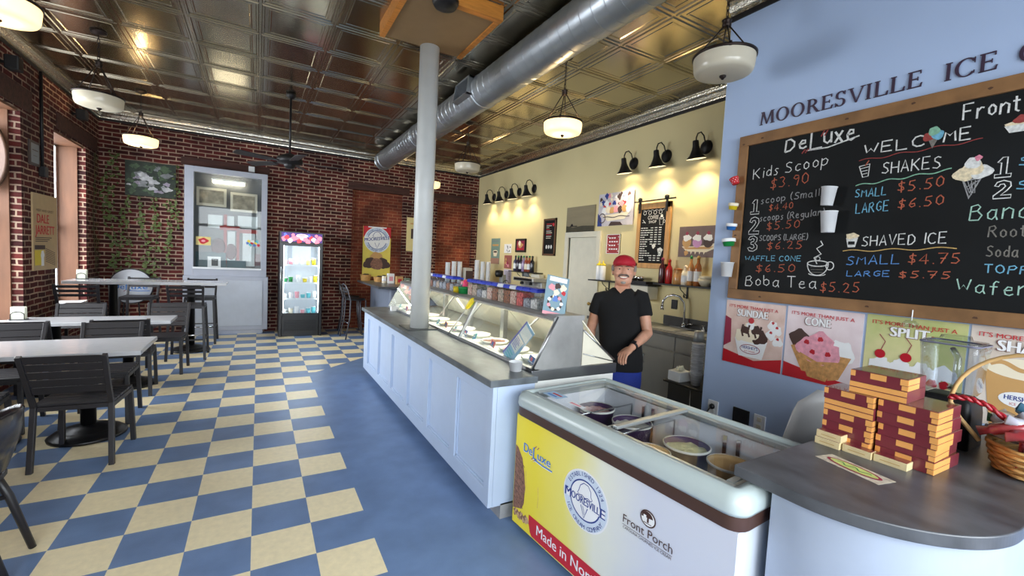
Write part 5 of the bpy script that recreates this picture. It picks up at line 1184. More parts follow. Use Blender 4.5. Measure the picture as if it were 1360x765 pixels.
# ---- bar in the corner, stools and what stands on it
BARG = mat('blue_grey_bar_front', rgb(116, 124, 140), 0.4, var=0.05)
t = empty('corner_bar', (2.6, 8.6, 0), label='blue-grey bar counter in the corner with grey stools beside it', cat='counter')
MB().box(2.0, 3.3, 7.7, 9.25, 0.0, 1.02).build('body', BARG, t, bev=0.04, seg=4)
tag(MB().box(1.78, 3.32, 7.6, 9.45, 1.022, 1.06).build('bar_worktop', STONE2, bev=0.004), 'dark worktop on the corner bar carrying baskets and cups', 'countertop')
MTL = mat('grey_tube_metal', rgb(104, 104, 110), 0.4, 0.7)
def metal_stool(x, y, rz, label):
    t = empty('metal_stool', label=label, cat='stool', group='grey tube stools at the corner bar')
    for s in (-1, 1):
        MB().tube([(s*0.20, -0.22, 0), (s*0.185, -0.15, 0.4), (s*0.17, -0.14, 0.72), (s*0.16, -0.19, 0.92), (s*0.13, -0.22, 1.0), (0, -0.235, 1.03)], 0.012, n=8).build('rear_leg', MTL, t)
        MB().tube([(s*0.20, 0.20, 0), (s*0.175, 0.15, 0.42), (s*0.165, 0.14, 0.73)], 0.012, n=8).build('front_leg', MTL, t)
    MB().lathe([(0, 0.72), (0.17, 0.72), (0.185, 0.735), (0.17, 0.752), (0, 0.745)], 28).build('seat', BLACKM, t)
    b = MB(); b.tube([(-0.19, 0.17, 0.25), (0.19, 0.17, 0.25)], 0.009).tube([(-0.19, -0.17, 0.3), (0.19, -0.17, 0.3)], 0.009); b.build('footrest', MTL, t)
    b = MB(); slat_panel(b, -0.14, 0.14, 0.86, 0.97, lambda z: -0.19-0.15*(z-0.86), 2, gap=0.02); b.build('backrest', MTL, t)
    t.location = (x, y, 0); t.rotation_euler = (0, 0, rz); return t
s0 = metal_stool(1.62, 8.72, -PI/2+0.1, 'grey tube bar stool standing against the corner bar end')
copy_tree(s0, (1.62, 9.28, 0), -PI/2-0.1, 'grey tube bar stool between the cooler and the corner bar')
# goods on the bar
def basket(x, y, z, r, h, label):
    t = empty('small_basket', (x, y, z), label=label, cat='basket')
    b = MB()
    for k in range(8): b.tube([((r*(0.82+0.03*k))*math.cos(a)+x, (r*(0.82+0.03*k))*math.sin(a)+y, z+0.006+h*k/8) for a in [2*PI*j/24 for j in range(24)]], h/14, n=5, closed=True)
    b.lathe([(0, 0.0), (r*0.8, 0.0), (r*0.8, 0.006), (0, 0.006)], 20, x=x, y=y, z=z); b.build('woven_body', WICK, t)
    b = MB()
    for k in range(9): a = k*2.4; b.ell((x+r*0.5*math.cos(a)*(k/9), y+r*0.5*math.sin(a)*(k/9), z+h*0.9), (r*0.35, r*0.35, r*0.3), 8, 6)
    b.build('packets', mat('dark_packets', rgb(70, 50, 46), 0.5, var=0.5, scale=30), t)
basket(1.90, 9.25, 1.06, 0.10, 0.13, 'small wicker basket at the wall end of the corner bar')
basket(2.12, 9.0, 1.06, 0.11, 0.10, 'low brown wicker basket in the middle of the corner bar')
def goods(name, x, y, w, d, h, m, m2, label, cat):
    b = MB(); b.use(m).box(x-w/2, x+w/2, y-d/2, y+d/2, 1.0605, 1.0605+h); b.use(m2).box(x-w*0.3, x+w*0.3, y-d/2-0.001, y-d/2, 1.0605+h*0.25, 1.0605+h*0.7)
    tag(b.build(name, None), label, cat)
goods('white_box', 2.24, 8.6, 0.12, 0.1, 0.19, WHITEI, PINK, 'white upright carton on the corner bar with a pink label', 'box')
goods('tan_box', 2.34, 8.35, 0.12, 0.1, 0.15, TANI, REDI, 'tan carton with a red label on the corner bar', 'box')
goods('green_box', 2.45, 8.2, 0.09, 0.09, 0.13, mat('sage_green', rgb(110, 130, 110), 0.6), WHITEI, 'sage green carton on the corner bar', 'box')
for i, (x, y, h_, r, m_, cn) in enumerate(((2.12, 8.62, 0.13, 0.04, CREAMI, 'cream'), (2.50, 8.02, 0.10, 0.04, BRN, 'brown'), (2.56, 7.88, 0.15, 0.042, CREAMI, 'ivory'), (2.62, 8.1, 0.17, 0.045, FOL[1], 'green'))):
    b = MB(); b.use(m_).lathe([(r*0.9, 0), (r, 0.01), (r, h_), (r*0.8, h_+0.01)], 18, x=x, y=y, z=1.0605); b.use(WHITEI).lathe([(r*1.01, h_*0.3), (r*1.01, h_*0.7)], 18, x=x, y=y, z=1.0605); b.use(BLACKM).lathe([(r*0.85, h_+0.008), (r*0.85, h_+0.025), (0, h_+0.026)], 18, x=x, y=y, z=1.0605)
    tag(b.build('canister', None), f'{cn} canister with a pale label on the corner bar', 'canister')
# white cup towers by the far wall
t = empty('back_shelf_counter', (3.9, 8.6, 0), label='dark counter in the rear corner carrying towers of white cups', cat='counter')
MB().box(3.36, 4.55, 8.2, 9.6, 0.0, 0.98).build('body', BARG, t); MB().box(3.34, 4.58, 8.15, 9.65, 0.98, 1.02).build('top', STONE2, t)
def cup_tower(x, y, z, n, r, label, group, step=0.026, m=PAPERW, name='cup_tower'):
    """nested cups: each cup is its own part"""
    t = empty(name, (x, y, z), label=label, cat='cup stack', group=group)
    for i in range(n):
        MB().lathe([(r*0.72, 0), (r, 0.10), (r*1.05, 0.102), (r*1.05, 0.108), (r*0.97, 0.108), (r*0.70, 0.01)], 16, x=x, y=y, z=z+i*step).build('cup', m, t)
    return t
for i, (x, y, n) in enumerate(((3.48, 8.75, 16), (3.60, 8.70, 17), (3.72, 8.68, 17), (4.02, 8.45, 19), (4.14, 8.42, 18), (4.26, 8.40, 18))):
    cup_tower(x, y, 1.02, n, 0.05, f'{ORD[i]} tower of nested white cups on the rear corner counter, from the column', 'white cup towers on the rear corner counter')
b = MB(); b.use(mat('grey_dispenser', rgb(190, 186, 174), 0.5)).box(3.80, 3.94, 8.5, 8.7, 1.02, 1.42); b.use(BRN).box(3.79, 3.95, 8.49, 8.5, 1.18, 1.36)
tag(b.build('cup_dispenser', None), 'beige dispenser with a dark opening between the cup towers', 'dispenser')
b = MB(); b.use(mat('hot_pink', rgb(220, 60, 110), 0.5)).lathe([(0.05, 0), (0.07, 0.06), (0.04, 0.13), (0.0, 0.16)], 14, x=3.3, y=7.4, z=1.08)
b.use(PINK).ell((3.24, 7.4, 1.16), (0.035, 0.03, 0.05)); b.use(NAVY).lathe([(0.045, -0.09), (0.05, 0.0)], 14, x=3.3, y=7.4, z=1.08)
b.use(BLACKM).lathe([(0.012, -1.02), (0.012, -0.09)], 8, x=3.3, y=7.4, z=1.08); b.lathe([(0.10, -1.08), (0.10, -1.06), (0.012, -1.04)], 16, x=3.3, y=7.4, z=1.08)
tag(b.build('pink_candy_figure', None), 'small bright pink novelty on a thin stand beyond the candy jars', 'ornament')
# ---------------------------------------------------------------- yellow wall: lamps, pictures, shelves, sink run
XY = 4.6
BULB = mat('warm_bulb', (1, 0.9, 0.7), 0.5, emit=(1.0, 0.86, 0.58), es=20)
SHIN = mat('white_enamel_inside', rgb(240, 236, 226), 0.4)
def gooseneck(y, z, label, group, power=9.0):
    t = empty('wall_lamp', (XY, y, z), label=label, cat='lamp', group=group)
    M = Matrix.Translation((XY, y, z)) @ Matrix.Rotation(-PI/2, 4, 'Y')
    MB().lathe([(0, 0.03), (0.045, 0.028), (0.075, 0.016), (0.085, 0.0), (0, 0)][::-1], 26, M=M).build('backplate', BLACKM, t)
    P = [(XY-0.02, y, z)]+[(XY-0.115-0.095*math.cos(a), y, z+0.05+0.105*math.sin(a)) for a in [PI*k/9-0.2 for k in range(10)]][::-1]
    P = [(XY-0.02, y, z), (XY-0.03, y, z+0.06), (XY-0.06, y, z+0.125), (XY-0.115, y, z+0.155), (XY-0.17, y, z+0.13), (XY-0.19, y, z+0.08), (XY-0.192, y, z+0.03)]
    MB().tube(P, 0.008, n=8).build('gooseneck_arm', BLACKM, t)
    L = Matrix.Translation((XY-0.192, y, z+0.0)) @ Matrix.Rotation(math.radians(-10), 4, 'Y')
    b = MB(); b.use(BLACKM).lathe([(0.0, 0.045), (0.03, 0.045), (0.034, 0.03), (0.036, -0.02), (0.046, -0.06), (0.075, -0.125), (0.112, -0.16), (0.114, -0.166)], 30, M=L, c1=False)
    b.use(SHIN).lathe([(0.112, -0.165), (0.108, -0.160), (0.072, -0.125), (0.044, -0.065), (0.0, -0.05)], 30, M=L, c0=False)
    b.build('bell_shade', None, t)
    MB().ell((0, 0, -0.105), (0.032, 0.032, 0.04), 12, 8, M=L).build('bulb', BULB, t)
    l = bpy.data.lights.new('lamp_glow', 'SPOT'); l.energy = power; l.color = (1.0, 0.80, 0.50); l.spot_size = math.radians(128); l.spot_blend = 0.6; l.shadow_soft_size = 0.03
    o = bpy.data.objects.new('lamp_glow', l); COL.objects.link(o); o.location = tuple(L @ Vector((0, 0, -0.155))); o.rotation_euler = (0, math.radians(14), 0)
for i, y in enumerate((8.93, 8.36, 7.82, 7.26)): gooseneck(y, 3.03, f'{ORD[i]} lit black gooseneck lamp of the far four, from the brick corner', 'four gooseneck lamps by the brick corner', 18)
for i, y in enumerate((4.66, 4.08, 3.49)): gooseneck(y, 3.085, f'{["first", "middle", "last"][i]} lit black gooseneck lamp of the three above the chalk menu, from the door', 'three gooseneck lamps above the chalk menu', 26)
def picture(y0, z0, y1, z1, name, label, m, cat='picture', th=0.02, frame=None, fw=0.02):
    """y0 is the edge farther from the viewer; returns the object and a printing pad"""
    b = MB(); b.use(m).box(XY-th, XY-0.002, y1, y0, z0, z1)
    if frame:
        b.use(frame)
        for (a, c, e, f) in ((y1, y0, z0, z0+fw), (y1, y0, z1-fw, z1), (y1, y1+fw, z0, z1), (y0-fw, y0, z0, z1)): b.box(XY-th-0.008, XY-0.002, a, c, e, f)
    o = b.build(name, None); tag(o, label, cat)
    return o, PR((XY-th-0.0002, y0, z0), (0, -1, 0), (0, 0, 1), 0.0008), y0-y1, z1-z0
SEA = mat('misty_sky', rgb(146, 134, 106), 0.6, var=0.1, scale=3, stretch=(1, 0.5, 3)); SEAD = mat('dark_field', rgb(64, 60, 44), 0.6, var=0.3, scale=8)
o, g, W, H = picture(6.14, 2.11, 5.41, 2.57, 'landscape_picture', 'misty dark landscape picture above the white door', SEA)
g.poly([(0, 0), (W, 0), (W, 0.13), (W*0.6, 0.14), (W*0.25, 0.12), (0, 0.15)], SEAD); g.rect(0, 0, W, 0.05, mat('deep_field', rgb(44, 42, 32), 0.6), 1); g.blob(0.16, 0.16, 0.03, BLACKM, 2, ry=0.022); g.rect(0.1, 0.13, 0.3, 0.145, BLACKM, 2); g.build('print', None, o)
MIST = mat('collage_ground', rgb(206, 200, 206), 0.55, var=0.15, scale=6)
o, g, W, H = picture(5.33, 2.22, 4.59, 2.71, 'dessert_canvas', 'pale canvas of many ice cream scoops beside the chalk menu', MIST)
random.seed(5)
for i in range(26): g.blob(random.uniform(0.05, W-0.05), random.uniform(0.3, H-0.03), random.uniform(0.02, 0.05), [BRN, WHITEI, PINK, NAVY, CREAMI, REDI][i % 6], i % 5, j=0.3)
g.poly([(0.10, 0.16), (0.68, 0.19), (0.58, 0.09), (0.22, 0.07)], CREAMI, 4)
for i in range(7): g.blob(0.14+i*0.085, 0.23+0.01*(i % 2), 0.052, [WHITEI, CREAMI, TANI, PINK, BRN, TANI, WHITEI][i], 6, j=0.12)
g.stroke(wave(0.12, 0.68, 0.13, 0.008, 0.3), 0.012, BRN, 7); g.poly([(0, 0), (0.10, 0), (0.08, 0.12), (0, 0.2)], NAVY, 5); g.ring(0.10, 0.12, 0.07, 0.014, BRN, 6); g.poly([(0.25, 0.0), (0.55, 0.0), (0.5, 0.05), (0.3, 0.06)], BRN, 6)
g.build('print', None, o)
REDS = mat('red_sign', rgb(158, 44, 48), 0.5)
o, g, W, H = picture(5.10, 1.80, 4.82, 2.09, 'red_sign', 'small red sign with white lettering above the cashier cap', REDS, 'sign', 0.014, WHITEI, 0.008)
for i in range(4):
    for k in range(3+i % 2): g.rect(0.05+k*0.05, 0.225-i*0.055, 0.085+k*0.05, 0.245-i*0.055, WHITEI)
for x in (0.035, W-0.035):
    for z in (0.04, 0.14, 0.25): g.disc(x, z, 0.008, WHITEI)
g.build('print', None, o)
# framed chalk menu hanging from a rail
CHALK = mat('chalkboard_black', rgb(17, 18, 19), 0.7, spec=0.25, var=0.25, scale=3); PINE = mat('pine_frame', rgb(196, 148, 88), 0.5, var=0.18, scale=5, stretch=(6, 6, 1)); CHW = mat('white_chalk', rgb(226, 226, 220), 0.9, var=0.12, scale=90)
t = empty('coffee_menu', (XY, 4.2, 1.6), label='framed coffee chalk menu hanging on a black rail on the yellow wall', cat='chalkboard')
b = MB()
for (a, c, e, f) in ((3.92, 4.49, 1.61, 1.68), (3.92, 4.49, 2.41, 2.49), (3.92, 3.99, 1.61, 2.49), (4.43, 4.49, 1.61, 2.49)): b.box(XY-0.035, XY-0.006, a, c, e, f)
b.build('frame', PINE, t, bev=0.003)
MB().box(XY-0.025, XY-0.006, 3.98, 4.44, 1.67, 2.42).build('board', CHALK, t)
MB().tube([(XY-0.05, 4.54, 2.52), (XY-0.05, 3.84, 2.52)], 0.010, n=8).build('rail', BLACKM, t)
for y in (4.44, 3.98):
    MB().box(XY-0.052, XY-0.036, y-0.014, y+0.014, 2.36, 2.57).lathe([(0, -0.012), (0.03, -0.012), (0.03, 0.012), (0, 0.012)], 18, M=Matrix.Translation((XY-0.05, y, 2.545)) @ Matrix.Rotation(PI/2, 4, 'Y')).build('hanger', BLACKM, t)
g = PR((XY-0.0255, 4.44, 1.67), (0, -1, 0), (0, 0, 1), 0.0008)
g.text('COFFEE', 0.14, 0.60, 0.05, CHW, w=0.18); g.text('SHOP', 0.16, 0.55, 0.035, CHW, w=0.13)
for x in (0.08, 0.17, 0.26, 0.35): g.ring(x, 0.69, 0.025, 0.006, CHW, 0, n=14)
g.stroke(wave(0.05, 0.42, 0.72, 0.008, 0.07), 0.004, CHW)
g.stroke([(0.34, 0.60), (0.35, 0.52), (0.40, 0.52), (0.41, 0.60)], 0.006, CHW); g.ring(0.375, 0.61, 0.035, 0.006, CHW, 0, ry=0.012, n=14); g.blob(0.375, 0.64, 0.02, CHW); g.ring(0.42, 0.565, 0.018, 0.005, CHW, n=12); g.rect(0.04, 0.56, 0.10, 0.565, CHW); g.stroke([(0.05, 0.60), (0.10, 0.55)], 0.008, CHW)
random.seed(9)
for i in range(15):
    z = 0.48-i*0.031; x = 0.025
    for k in range(random.randint(2, 4)): w = random.uniform(0.025, 0.055); g.rect(x, z, x+w, z+0.011, CHW); x += w+0.008
    if i < 8 or i > 11:
        for xx in (0.20, 0.27, 0.34): g.rect(xx, z, xx+0.045, z+0.011, CHW)
g.blob(0.38, 0.19, 0.045, CHW, 1, ry=0.03); g.poly([(0.345, 0.18), (0.42, 0.18), (0.40, 0.11), (0.365, 0.11)], CHW, 1); g.ring(0.38, 0.155, 0.022, 0.005, CHALK, 2, n=10); g.blob(0.27, 0.24, 0.03, CHW, 1)
g.build('chalk_writing', None, t)
PLUM = mat('plum_ground', rgb(110, 88, 84), 0.5, var=0.12)
o, g, W, H = picture(3.77, 1.775, 3.22, 2.15, 'banana_split_picture', 'brown picture of a banana split with three cherries', PLUM)
g.poly([(0.05, 0.13), (0.28, 0.13), (0.53, 0.17), (0.50, 0.10), (0.40, 0.06), (0.12, 0.07)], CREAMI, 0); g.poly([(0.06, 0.115), (0.50, 0.13), (0.44, 0.10), (0.12, 0.095)], TANI, 1)
for x, c in ((0.12, TANI), (0.27, mat('orchid_scoop', rgb(206, 150, 200), 0.5)), (0.42, BRN)): g.disc(x, 0.18, 0.065, c, 2); g.blob(x, 0.235, 0.06, WHITEI, 3, ry=0.04); g.disc(x, 0.29, 0.022, MAROON, 4)
for x in (0.18, 0.24, 0.30, 0.36): g.poly([(x, 0.07), (x+0.03, 0.07), (x+0.012, 0.03)], CREAMI, 3)
g.blob(0.12, 0.05, 0.03, TANI, 2)
g.build('print', None, o)
o, g, W, H = picture(6.83, 1.745, 6.44, 2.42, 'narrow_menu_board', 'narrow dark menu board in a brown frame left of the door', CHALK, 'menu board', 0.02, mat('umber_frame', rgb(110, 78, 54), 0.5), 0.035)
for i in range(9): g.rect(0.09, 0.57-i*0.032, 0.09+random.uniform(0.08, 0.2), 0.580-i*0.032, [REDI, CHW, CREAMI][i % 3])
g.disc(0.31, 0.56, 0.03, REDI)
for i in range(3): g.disc(0.12+i*0.075, 0.16, 0.025, CHW, 0, ry=0.035)
g.build('print', None, o)
MINT = mat('mint_poster', rgb(122, 150, 140), 0.6, var=0.08)
o, g, W, H = picture(8.95, 1.53, 8.54, 2.10, 'mint_poster', 'tall mint green poster with a pale cup by the brick corner', MINT, 'poster', 0.008)
g.rect(0.05, 0.50, 0.36, 0.52, BARG); g.rect(0.06, 0.40, 0.35, 0.44, TANI); g.poly([(0.10, 0.28), (0.32, 0.28), (0.28, 0.17), (0.14, 0.17)], CREAMI); g.disc(0.21, 0.28, 0.11, CREAMI, 0, ry=0.03); g.disc(0.21, 0.27, 0.09, BRN, 1, ry=0.02); g.rect(0, 0, W, 0.13, mat('dusty_rose', rgb(170, 130, 112), 0.6)); g.build('print', None, o)
o, g, W, H = picture(7.83, 1.80, 7.44, 2.07, 'framed_dessert_print', 'small dark framed dessert print above the syrup shelf', BRN, 'picture', 0.02, BLACKM, 0.02)
g.rect(0.05, 0.04, 0.34, 0.23, MAROON); g.blob(0.19, 0.14, 0.10, TANI, 1, ry=0.05); g.blob(0.16, 0.18, 0.05, CREAMI, 2); g.rect(0.05, 0.05, 0.34, 0.075, REDI, 2); g.build('print', None, o)
o, g, W, H = picture(8.34, 1.78, 8.03, 1.97, 'pencil_sketch', 'small white sketch sheet pinned above the red leaflet', WHITEI, 'poster', 0.004)
for i in range(7): g.blob(random.uniform(0.04, 0.27), random.uniform(0.03, 0.16), 0.018, BLACKM if i % 2 else BARG, 0, j=0.4)
g.build('print', None, o)
o, g, W, H = picture(8.31, 1.45, 7.99, 1.73, 'red_leaflet', 'reddish leaflet on the yellow wall below the sketch', mat('brick_rose', rgb(160, 92, 86), 0.6, var=0.2, scale=12), 'poster', 0.004)
for i in range(6): g.blob(random.uniform(0.05, 0.27), random.uniform(0.05, 0.24), 0.035, [MAROON, PINK, TANI][i % 3], i % 2)
g.build('print', None, o)
o, g, W, H = picture(8.31, 1.15, 7.98, 1.43, 'lilac_notice', 'pale lilac notice hanging under the red leaflet', mat('lilac_paper', rgb(204, 196, 214), 0.6), 'notice', 0.004)
for i in range(6): g.rect(0.04, 0.23-i*0.035, 0.28-0.03*(i % 3), 0.238-i*0.035, BARG)
g.build('print', None, o)
o, g, W, H = picture(7.55, 1.05, 7.27, 1.40, 'grey_notice', 'narrow grey notice below the syrup shelf', mat('grey_paper', rgb(140, 144, 142), 0.6), 'notice', 0.004)
g.rect(0.05, 0.05, 0.23, 0.30, mat('dim_print', rgb(112, 118, 118), 0.6)); g.build('print', None, o)
# shelves
def wallshelf(y0, y1, z, label, brackets, d=0.18):
    t = empty('wall_shelf', (XY-d/2, (y0+y1)/2, z), label=label, cat='shelf', group=None)
    MB().box(XY-d, XY-0.001, y1, y0, z-0.018, z).build('board', BLACKM, t)
    for y in brackets:
        b = MB(); b.box(XY-0.012, XY-0.001, y-0.01, y+0.01, z-0.17, z-0.018)
        b.tube([(XY-0.008, y, z-0.16), (XY-0.05, y, z-0.15), (XY-0.07, y, z-0.10), (XY-0.13, y, z-0.06), (XY-0.15, y, z-0.02)], 0.006, n=6)
        b.tube([(XY-0.05+0.022*math.cos(a), y, z-0.135+0.022*math.sin(a)) for a in [2*PI*k/12 for k in range(10)]], 0.005, n=6)
        b.build('scroll_bracket', BLACKM, t)
wallshelf(7.80, 6.80, 1.42, 'black shelf of dark syrup bottles near the narrow menu', (7.5, 7.1))
wallshelf(3.98, 2.95, 1.43, 'black shelf of sauce bottles and bowls by the blue wall edge', (3.60, 3.1), 0.2)
wallshelf(5.22, 4.02, 1.40, 'dark shelf behind the cashier head with mixing gear', (5.0, 4.1), 0.24)
def bottle(x, y, z, r, h, m, cap, label, group, neck=0.4, mlab=None):
    t = empty('bottle', (x, y, z), label=label, cat='bottle', group=group)
    b = MB(); b.use(m).lathe([(r*0.95, 0), (r, 0.006), (r, h*0.58), (r*0.85, h*0.66), (r*neck, h*0.76), (r*neck*0.9, h*0.9)], 18, x=x, y=y, z=z); b.build('glass', None, t)
    if mlab: MB().lathe([(r*1.01, h*0.15), (r*1.01, h*0.48)], 18, x=x, y=y, z=z, c0=False, c1=False).build('label_band', mlab, t)
    MB().lathe([(r*neck*1.1, h*0.89), (r*neck*1.1, h*0.96), (r*0.2, h), (0, h)], 14, x=x, y=y, z=z).build('cap', cap, t)
    return t
SYR = [mat('syrup_'+n, c, 0.15, var=0.1, coat=0.4) for n, c in (('plum', rgb(44, 30, 50)), ('slate', rgb(60, 62, 90)), ('lilac', rgb(150, 130, 170)), ('rust', rgb(150, 70, 50)), ('ink', rgb(26, 24, 34)), ('amber', rgb(170, 100, 50)), ('honey', rgb(206, 150, 90)))]
SN = ['plum', 'slate', 'lilac', 'rust', 'ink', 'amber', 'honey']
for i in range(7): bottle(XY-0.09, 7.68-i*0.105, 1.4205, 0.043, 0.31, SYR[[1, 0, 4, 2, 3, 3, 4][i]], GRN if i % 2 else BLACKM, f'{SN[[1, 0, 4, 2, 3, 3, 4][i]]} syrup bottle, {ORD[i]} along the dark shelf from the brick corner', 'syrup bottles on the far shelf', mlab=[WHITEI, None, WHITEI, None, CREAMI, WHITEI, None][i])
REDSC = mat('red_sauce', rgb(176, 30, 34), 0.2, coat=0.4); DKSC = mat('dark_red_sauce', rgb(70, 22, 30), 0.2, coat=0.4)
for i, (y, r, h_, m_, c_, nm) in enumerate(((3.93, 0.042, 0.33, DKSC, MAROON, 'dark red sauce bottle at the left of the bottle shelf'), (3.82, 0.043, 0.31, REDSC, REDSC, 'bright red squeeze sauce bottle on the bottle shelf'), (3.68, 0.055, 0.20, SYR[6], SYR[5], 'squat amber jar between the red and the pale bottles'), (3.575, 0.045, 0.24, CREAMI, CREAMI, 'cream pump bottle with pale label on the bottle shelf'), (3.50, 0.036, 0.36, SYR[6], GRN, 'tall pale bottle with green cap on the bottle shelf'), (3.40, 0.042, 0.36, SYR[5], mat_gold, 'tall amber bottle with gold cap on the bottle shelf'))):
    bottle(XY-0.10, y, 1.4305, r, h_, m_, c_, nm, None, neck=0.42 if i != 2 else 0.85, mlab=WHITEI if i in (3, 4, 5) else None)
b = MB(); b.lathe([(0.05, 0), (0.085, 0.05), (0.088, 0.09), (0.083, 0.09), (0.07, 0.02), (0, 0.01)], 24, x=XY-0.11, y=3.27, z=1.4305)
b.lathe([(0.05, 0), (0.08, 0.05), (0.085, 0.085), (0.08, 0.085), (0.07, 0.02), (0, 0.01)], 24, x=XY-0.11, y=3.27, z=1.47)
tag(b.build('glass_bowls', mat('pale_glass_bowl', rgb(206, 196, 170), 0.15, var=0.1)), 'nested pale glass bowls at the blue wall end of the bottle shelf', 'bowl')
for i, y in enumerate((5.12, 5.03)):
    t = empty('squeeze_bottle', (XY-0.12, y, 1.4005), label=f'white squeeze bottle with yellow top, {["farther from", "closer to"][i]} the cashier cap', cat='bottle')
    MB().lathe([(0.038, 0), (0.042, 0.01), (0.042, 0.20), (0.03, 0.22)], 18, x=XY-0.12, y=y, z=1.4005).build('body', WHITEI, t); MB().lathe([(0.04, 0.215), (0.04, 0.235), (0.012, 0.25), (0.006, 0.29), (0, 0.29)], 16, x=XY-0.12, y=y, z=1.4005).build('cap', YEL, t)
b = MB(); b.use(BLACKM).box(XY-0.24, XY-0.02, 4.06, 4.56, 1.402, 1.435); b.use(mat_chrome)
for i in range(3): b.lathe([(0.03, 0.034), (0.06, 0.07), (0.055, 0.09), (0, 0.10)], 16, x=XY-0.13, y=4.48-i*0.11, z=1.402)
tag(b.build('mixing_tray', None), 'black tray of shiny metal cups on the shelf behind the cashier', 'tray')
tag(MB().box(XY-0.20, XY-0.002, 4.06, 4.62, 1.20, 1.375).build('white_wall_box', CREAM, bev=0.01), 'long cream box fixed under the shelf behind the cashier', 'box')
tag(MB().box(XY-0.14, XY-0.022, 6.72, 7.0, 1.24, 1.39).build('towel_dispenser', CREAM, bev=0.012), 'cream dispenser under the syrup bottle shelf', 'dispenser')
# espresso and mixers on the far worktop
CABG = mat('warm_grey_cabinet', rgb(158, 156, 150), 0.5, var=0.03)
def cabinet_run(y0, y1, n, label, xf=4.06):
    t = empty('base_cabinets', (4.33, (y0+y1)/2, 0), label=label, cat='cabinet')
    MB().box(xf+0.02, 4.585, y1, y0, 0.10, 0.86).build('body', CABG, t); MB().box(xf+0.08, 4.585, y1, y0, 0, 0.10).build('plinth', BLACKM, t)
    w = (y0-y1)/n
    for i in range(n):
        a, c = y1+i*w+0.006, y1+(i+1)*w-0.006
        d = MB().box(xf, xf+0.018, a, c, 0.11, 0.68).build('door', CABG, t, bev=0.003)
        s = c-0.05 if i % 2 == 0 else a+0.05
        MB().tube([(xf-0.002, s, 0.48), (xf-0.026, s, 0.49), (xf-0.026, s, 0.57), (xf-0.002, s, 0.58)], 0.006, n=6).build('handle', STEEL, d)
        MB().box(xf, xf+0.018, a, c, 0.695, 0.855).build('drawer_front', CABG, t, bev=0.003)
    return t
cabinet_run(4.75, 2.32, 5, 'warm grey base cabinets with the sink beside the blue wall')
cabinet_run(8.12, 6.35, 4, 'warm grey base cabinets beyond the white door')
LAM = mat('grey_laminate_top', rgb(112, 110, 108), 0.3, var=0.2, scale=12)
t = tag(MB().box(4.03, 4.59, 2.30, 4.80, 0.862, 0.90).build('sink_worktop', LAM, bev=0.004), 'grey laminate worktop with the steel sink by the blue wall', 'countertop')
tag(MB().box(4.03, 4.59, 6.33, 8.14, 0.862, 0.90).build('far_worktop', LAM, bev=0.004), 'grey laminate worktop beyond the white door', 'countertop')
tag(MB().box(4.575, 4.595, 2.32, 3.92, 0.902, 1.02).build('backsplash', mat('dark_backsplash', rgb(58, 56, 56), 0.35, var=0.1)), 'dark upstand behind the sink tap', 'backsplash')
t = empty('steel_sink', (4.32, 3.35, 0.9), label='stainless steel sink set into the grey worktop', cat='sink')
b = MB(); 
for (x0, x1, y0, y1) in ((4.10, 4.13, 3.0, 3.78), (4.50, 4.53, 3.0, 3.78), (4.13, 4.50, 3.0, 3.03), (4.13, 4.50, 3.75, 3.78), (4.13, 4.50, 3.37, 3.41)): b.box(x0, x1, y0, y1, 0.901, 0.908)
b.build('rim', STEEL, t, bev=0.002); MB().box(4.13, 4.50, 3.03, 3.75, 0.9005, 0.9025).build('bowl', STEELD, t)
t = empty('tap', (4.50, 3.50, 0.9), label='tall chrome gooseneck tap above the sink', cat='tap')
MB().tube([(4.52, 3.56, 0.91), (4.52, 3.56, 1.14), (4.51, 3.57, 1.22), (4.47, 3.61, 1.285), (4.42, 3.66, 1.30), (4.37, 3.71, 1.28), (4.34, 3.74, 1.23), (4.335, 3.745, 1.17)], 0.014, n=10).build('spout', mat_chrome, t)
MB().lathe([(0.022, -0.06), (0.018, 0.0), (0, 0.0)], 14, x=4.335, y=3.745, z=1.17).build('spray_head', mat_chrome, t); MB().lathe([(0.034, 0), (0.03, 0.02), (0.02, 0.05), (0, 0.05)], 18, x=4.52, y=3.56, z=0.909).build('base', mat_chrome, t)
MB().tube([(4.52, 3.54, 0.95), (4.51, 3.46, 0.965), (4.50, 3.42, 0.97)], 0.010, n=8).build('lever', mat_chrome, t)
tag(MB().lathe([(0.03, 0), (0.022, 0.02), (0.012, 0.03), (0.012, 0.06), (0.03, 0.065), (0, 0.07)], 16, x=4.52, y=3.28, z=0.9085).build('soap_pump', mat_chrome), 'short chrome soap pump to the right of the tap', 'soap pump')
def outlet(x, y, z, label, dark=False, nrm=-1):
    t = empty('wall_outlet', (x, y, z), label=label, cat='outlet')
    MB().box(x-0.012, x-0.001, y-0.045, y+0.045, z-0.06, z+0.06).build('plate', BLACKM if dark else WHITEP, t, bev=0.004)
    if not dark:
        for dz in (-0.026, 0.026): MB().box(x-0.015, x-0.011, y-0.017, y+0.017, z+dz-0.015, z+dz+0.015).build('socket', mat('socket_ivory', rgb(205, 205, 200), 0.4), t, bev=0.003)
    return t
outlet(XY, 3.78, 1.17, 'black outlet plate on the yellow wall beside the tap', True)
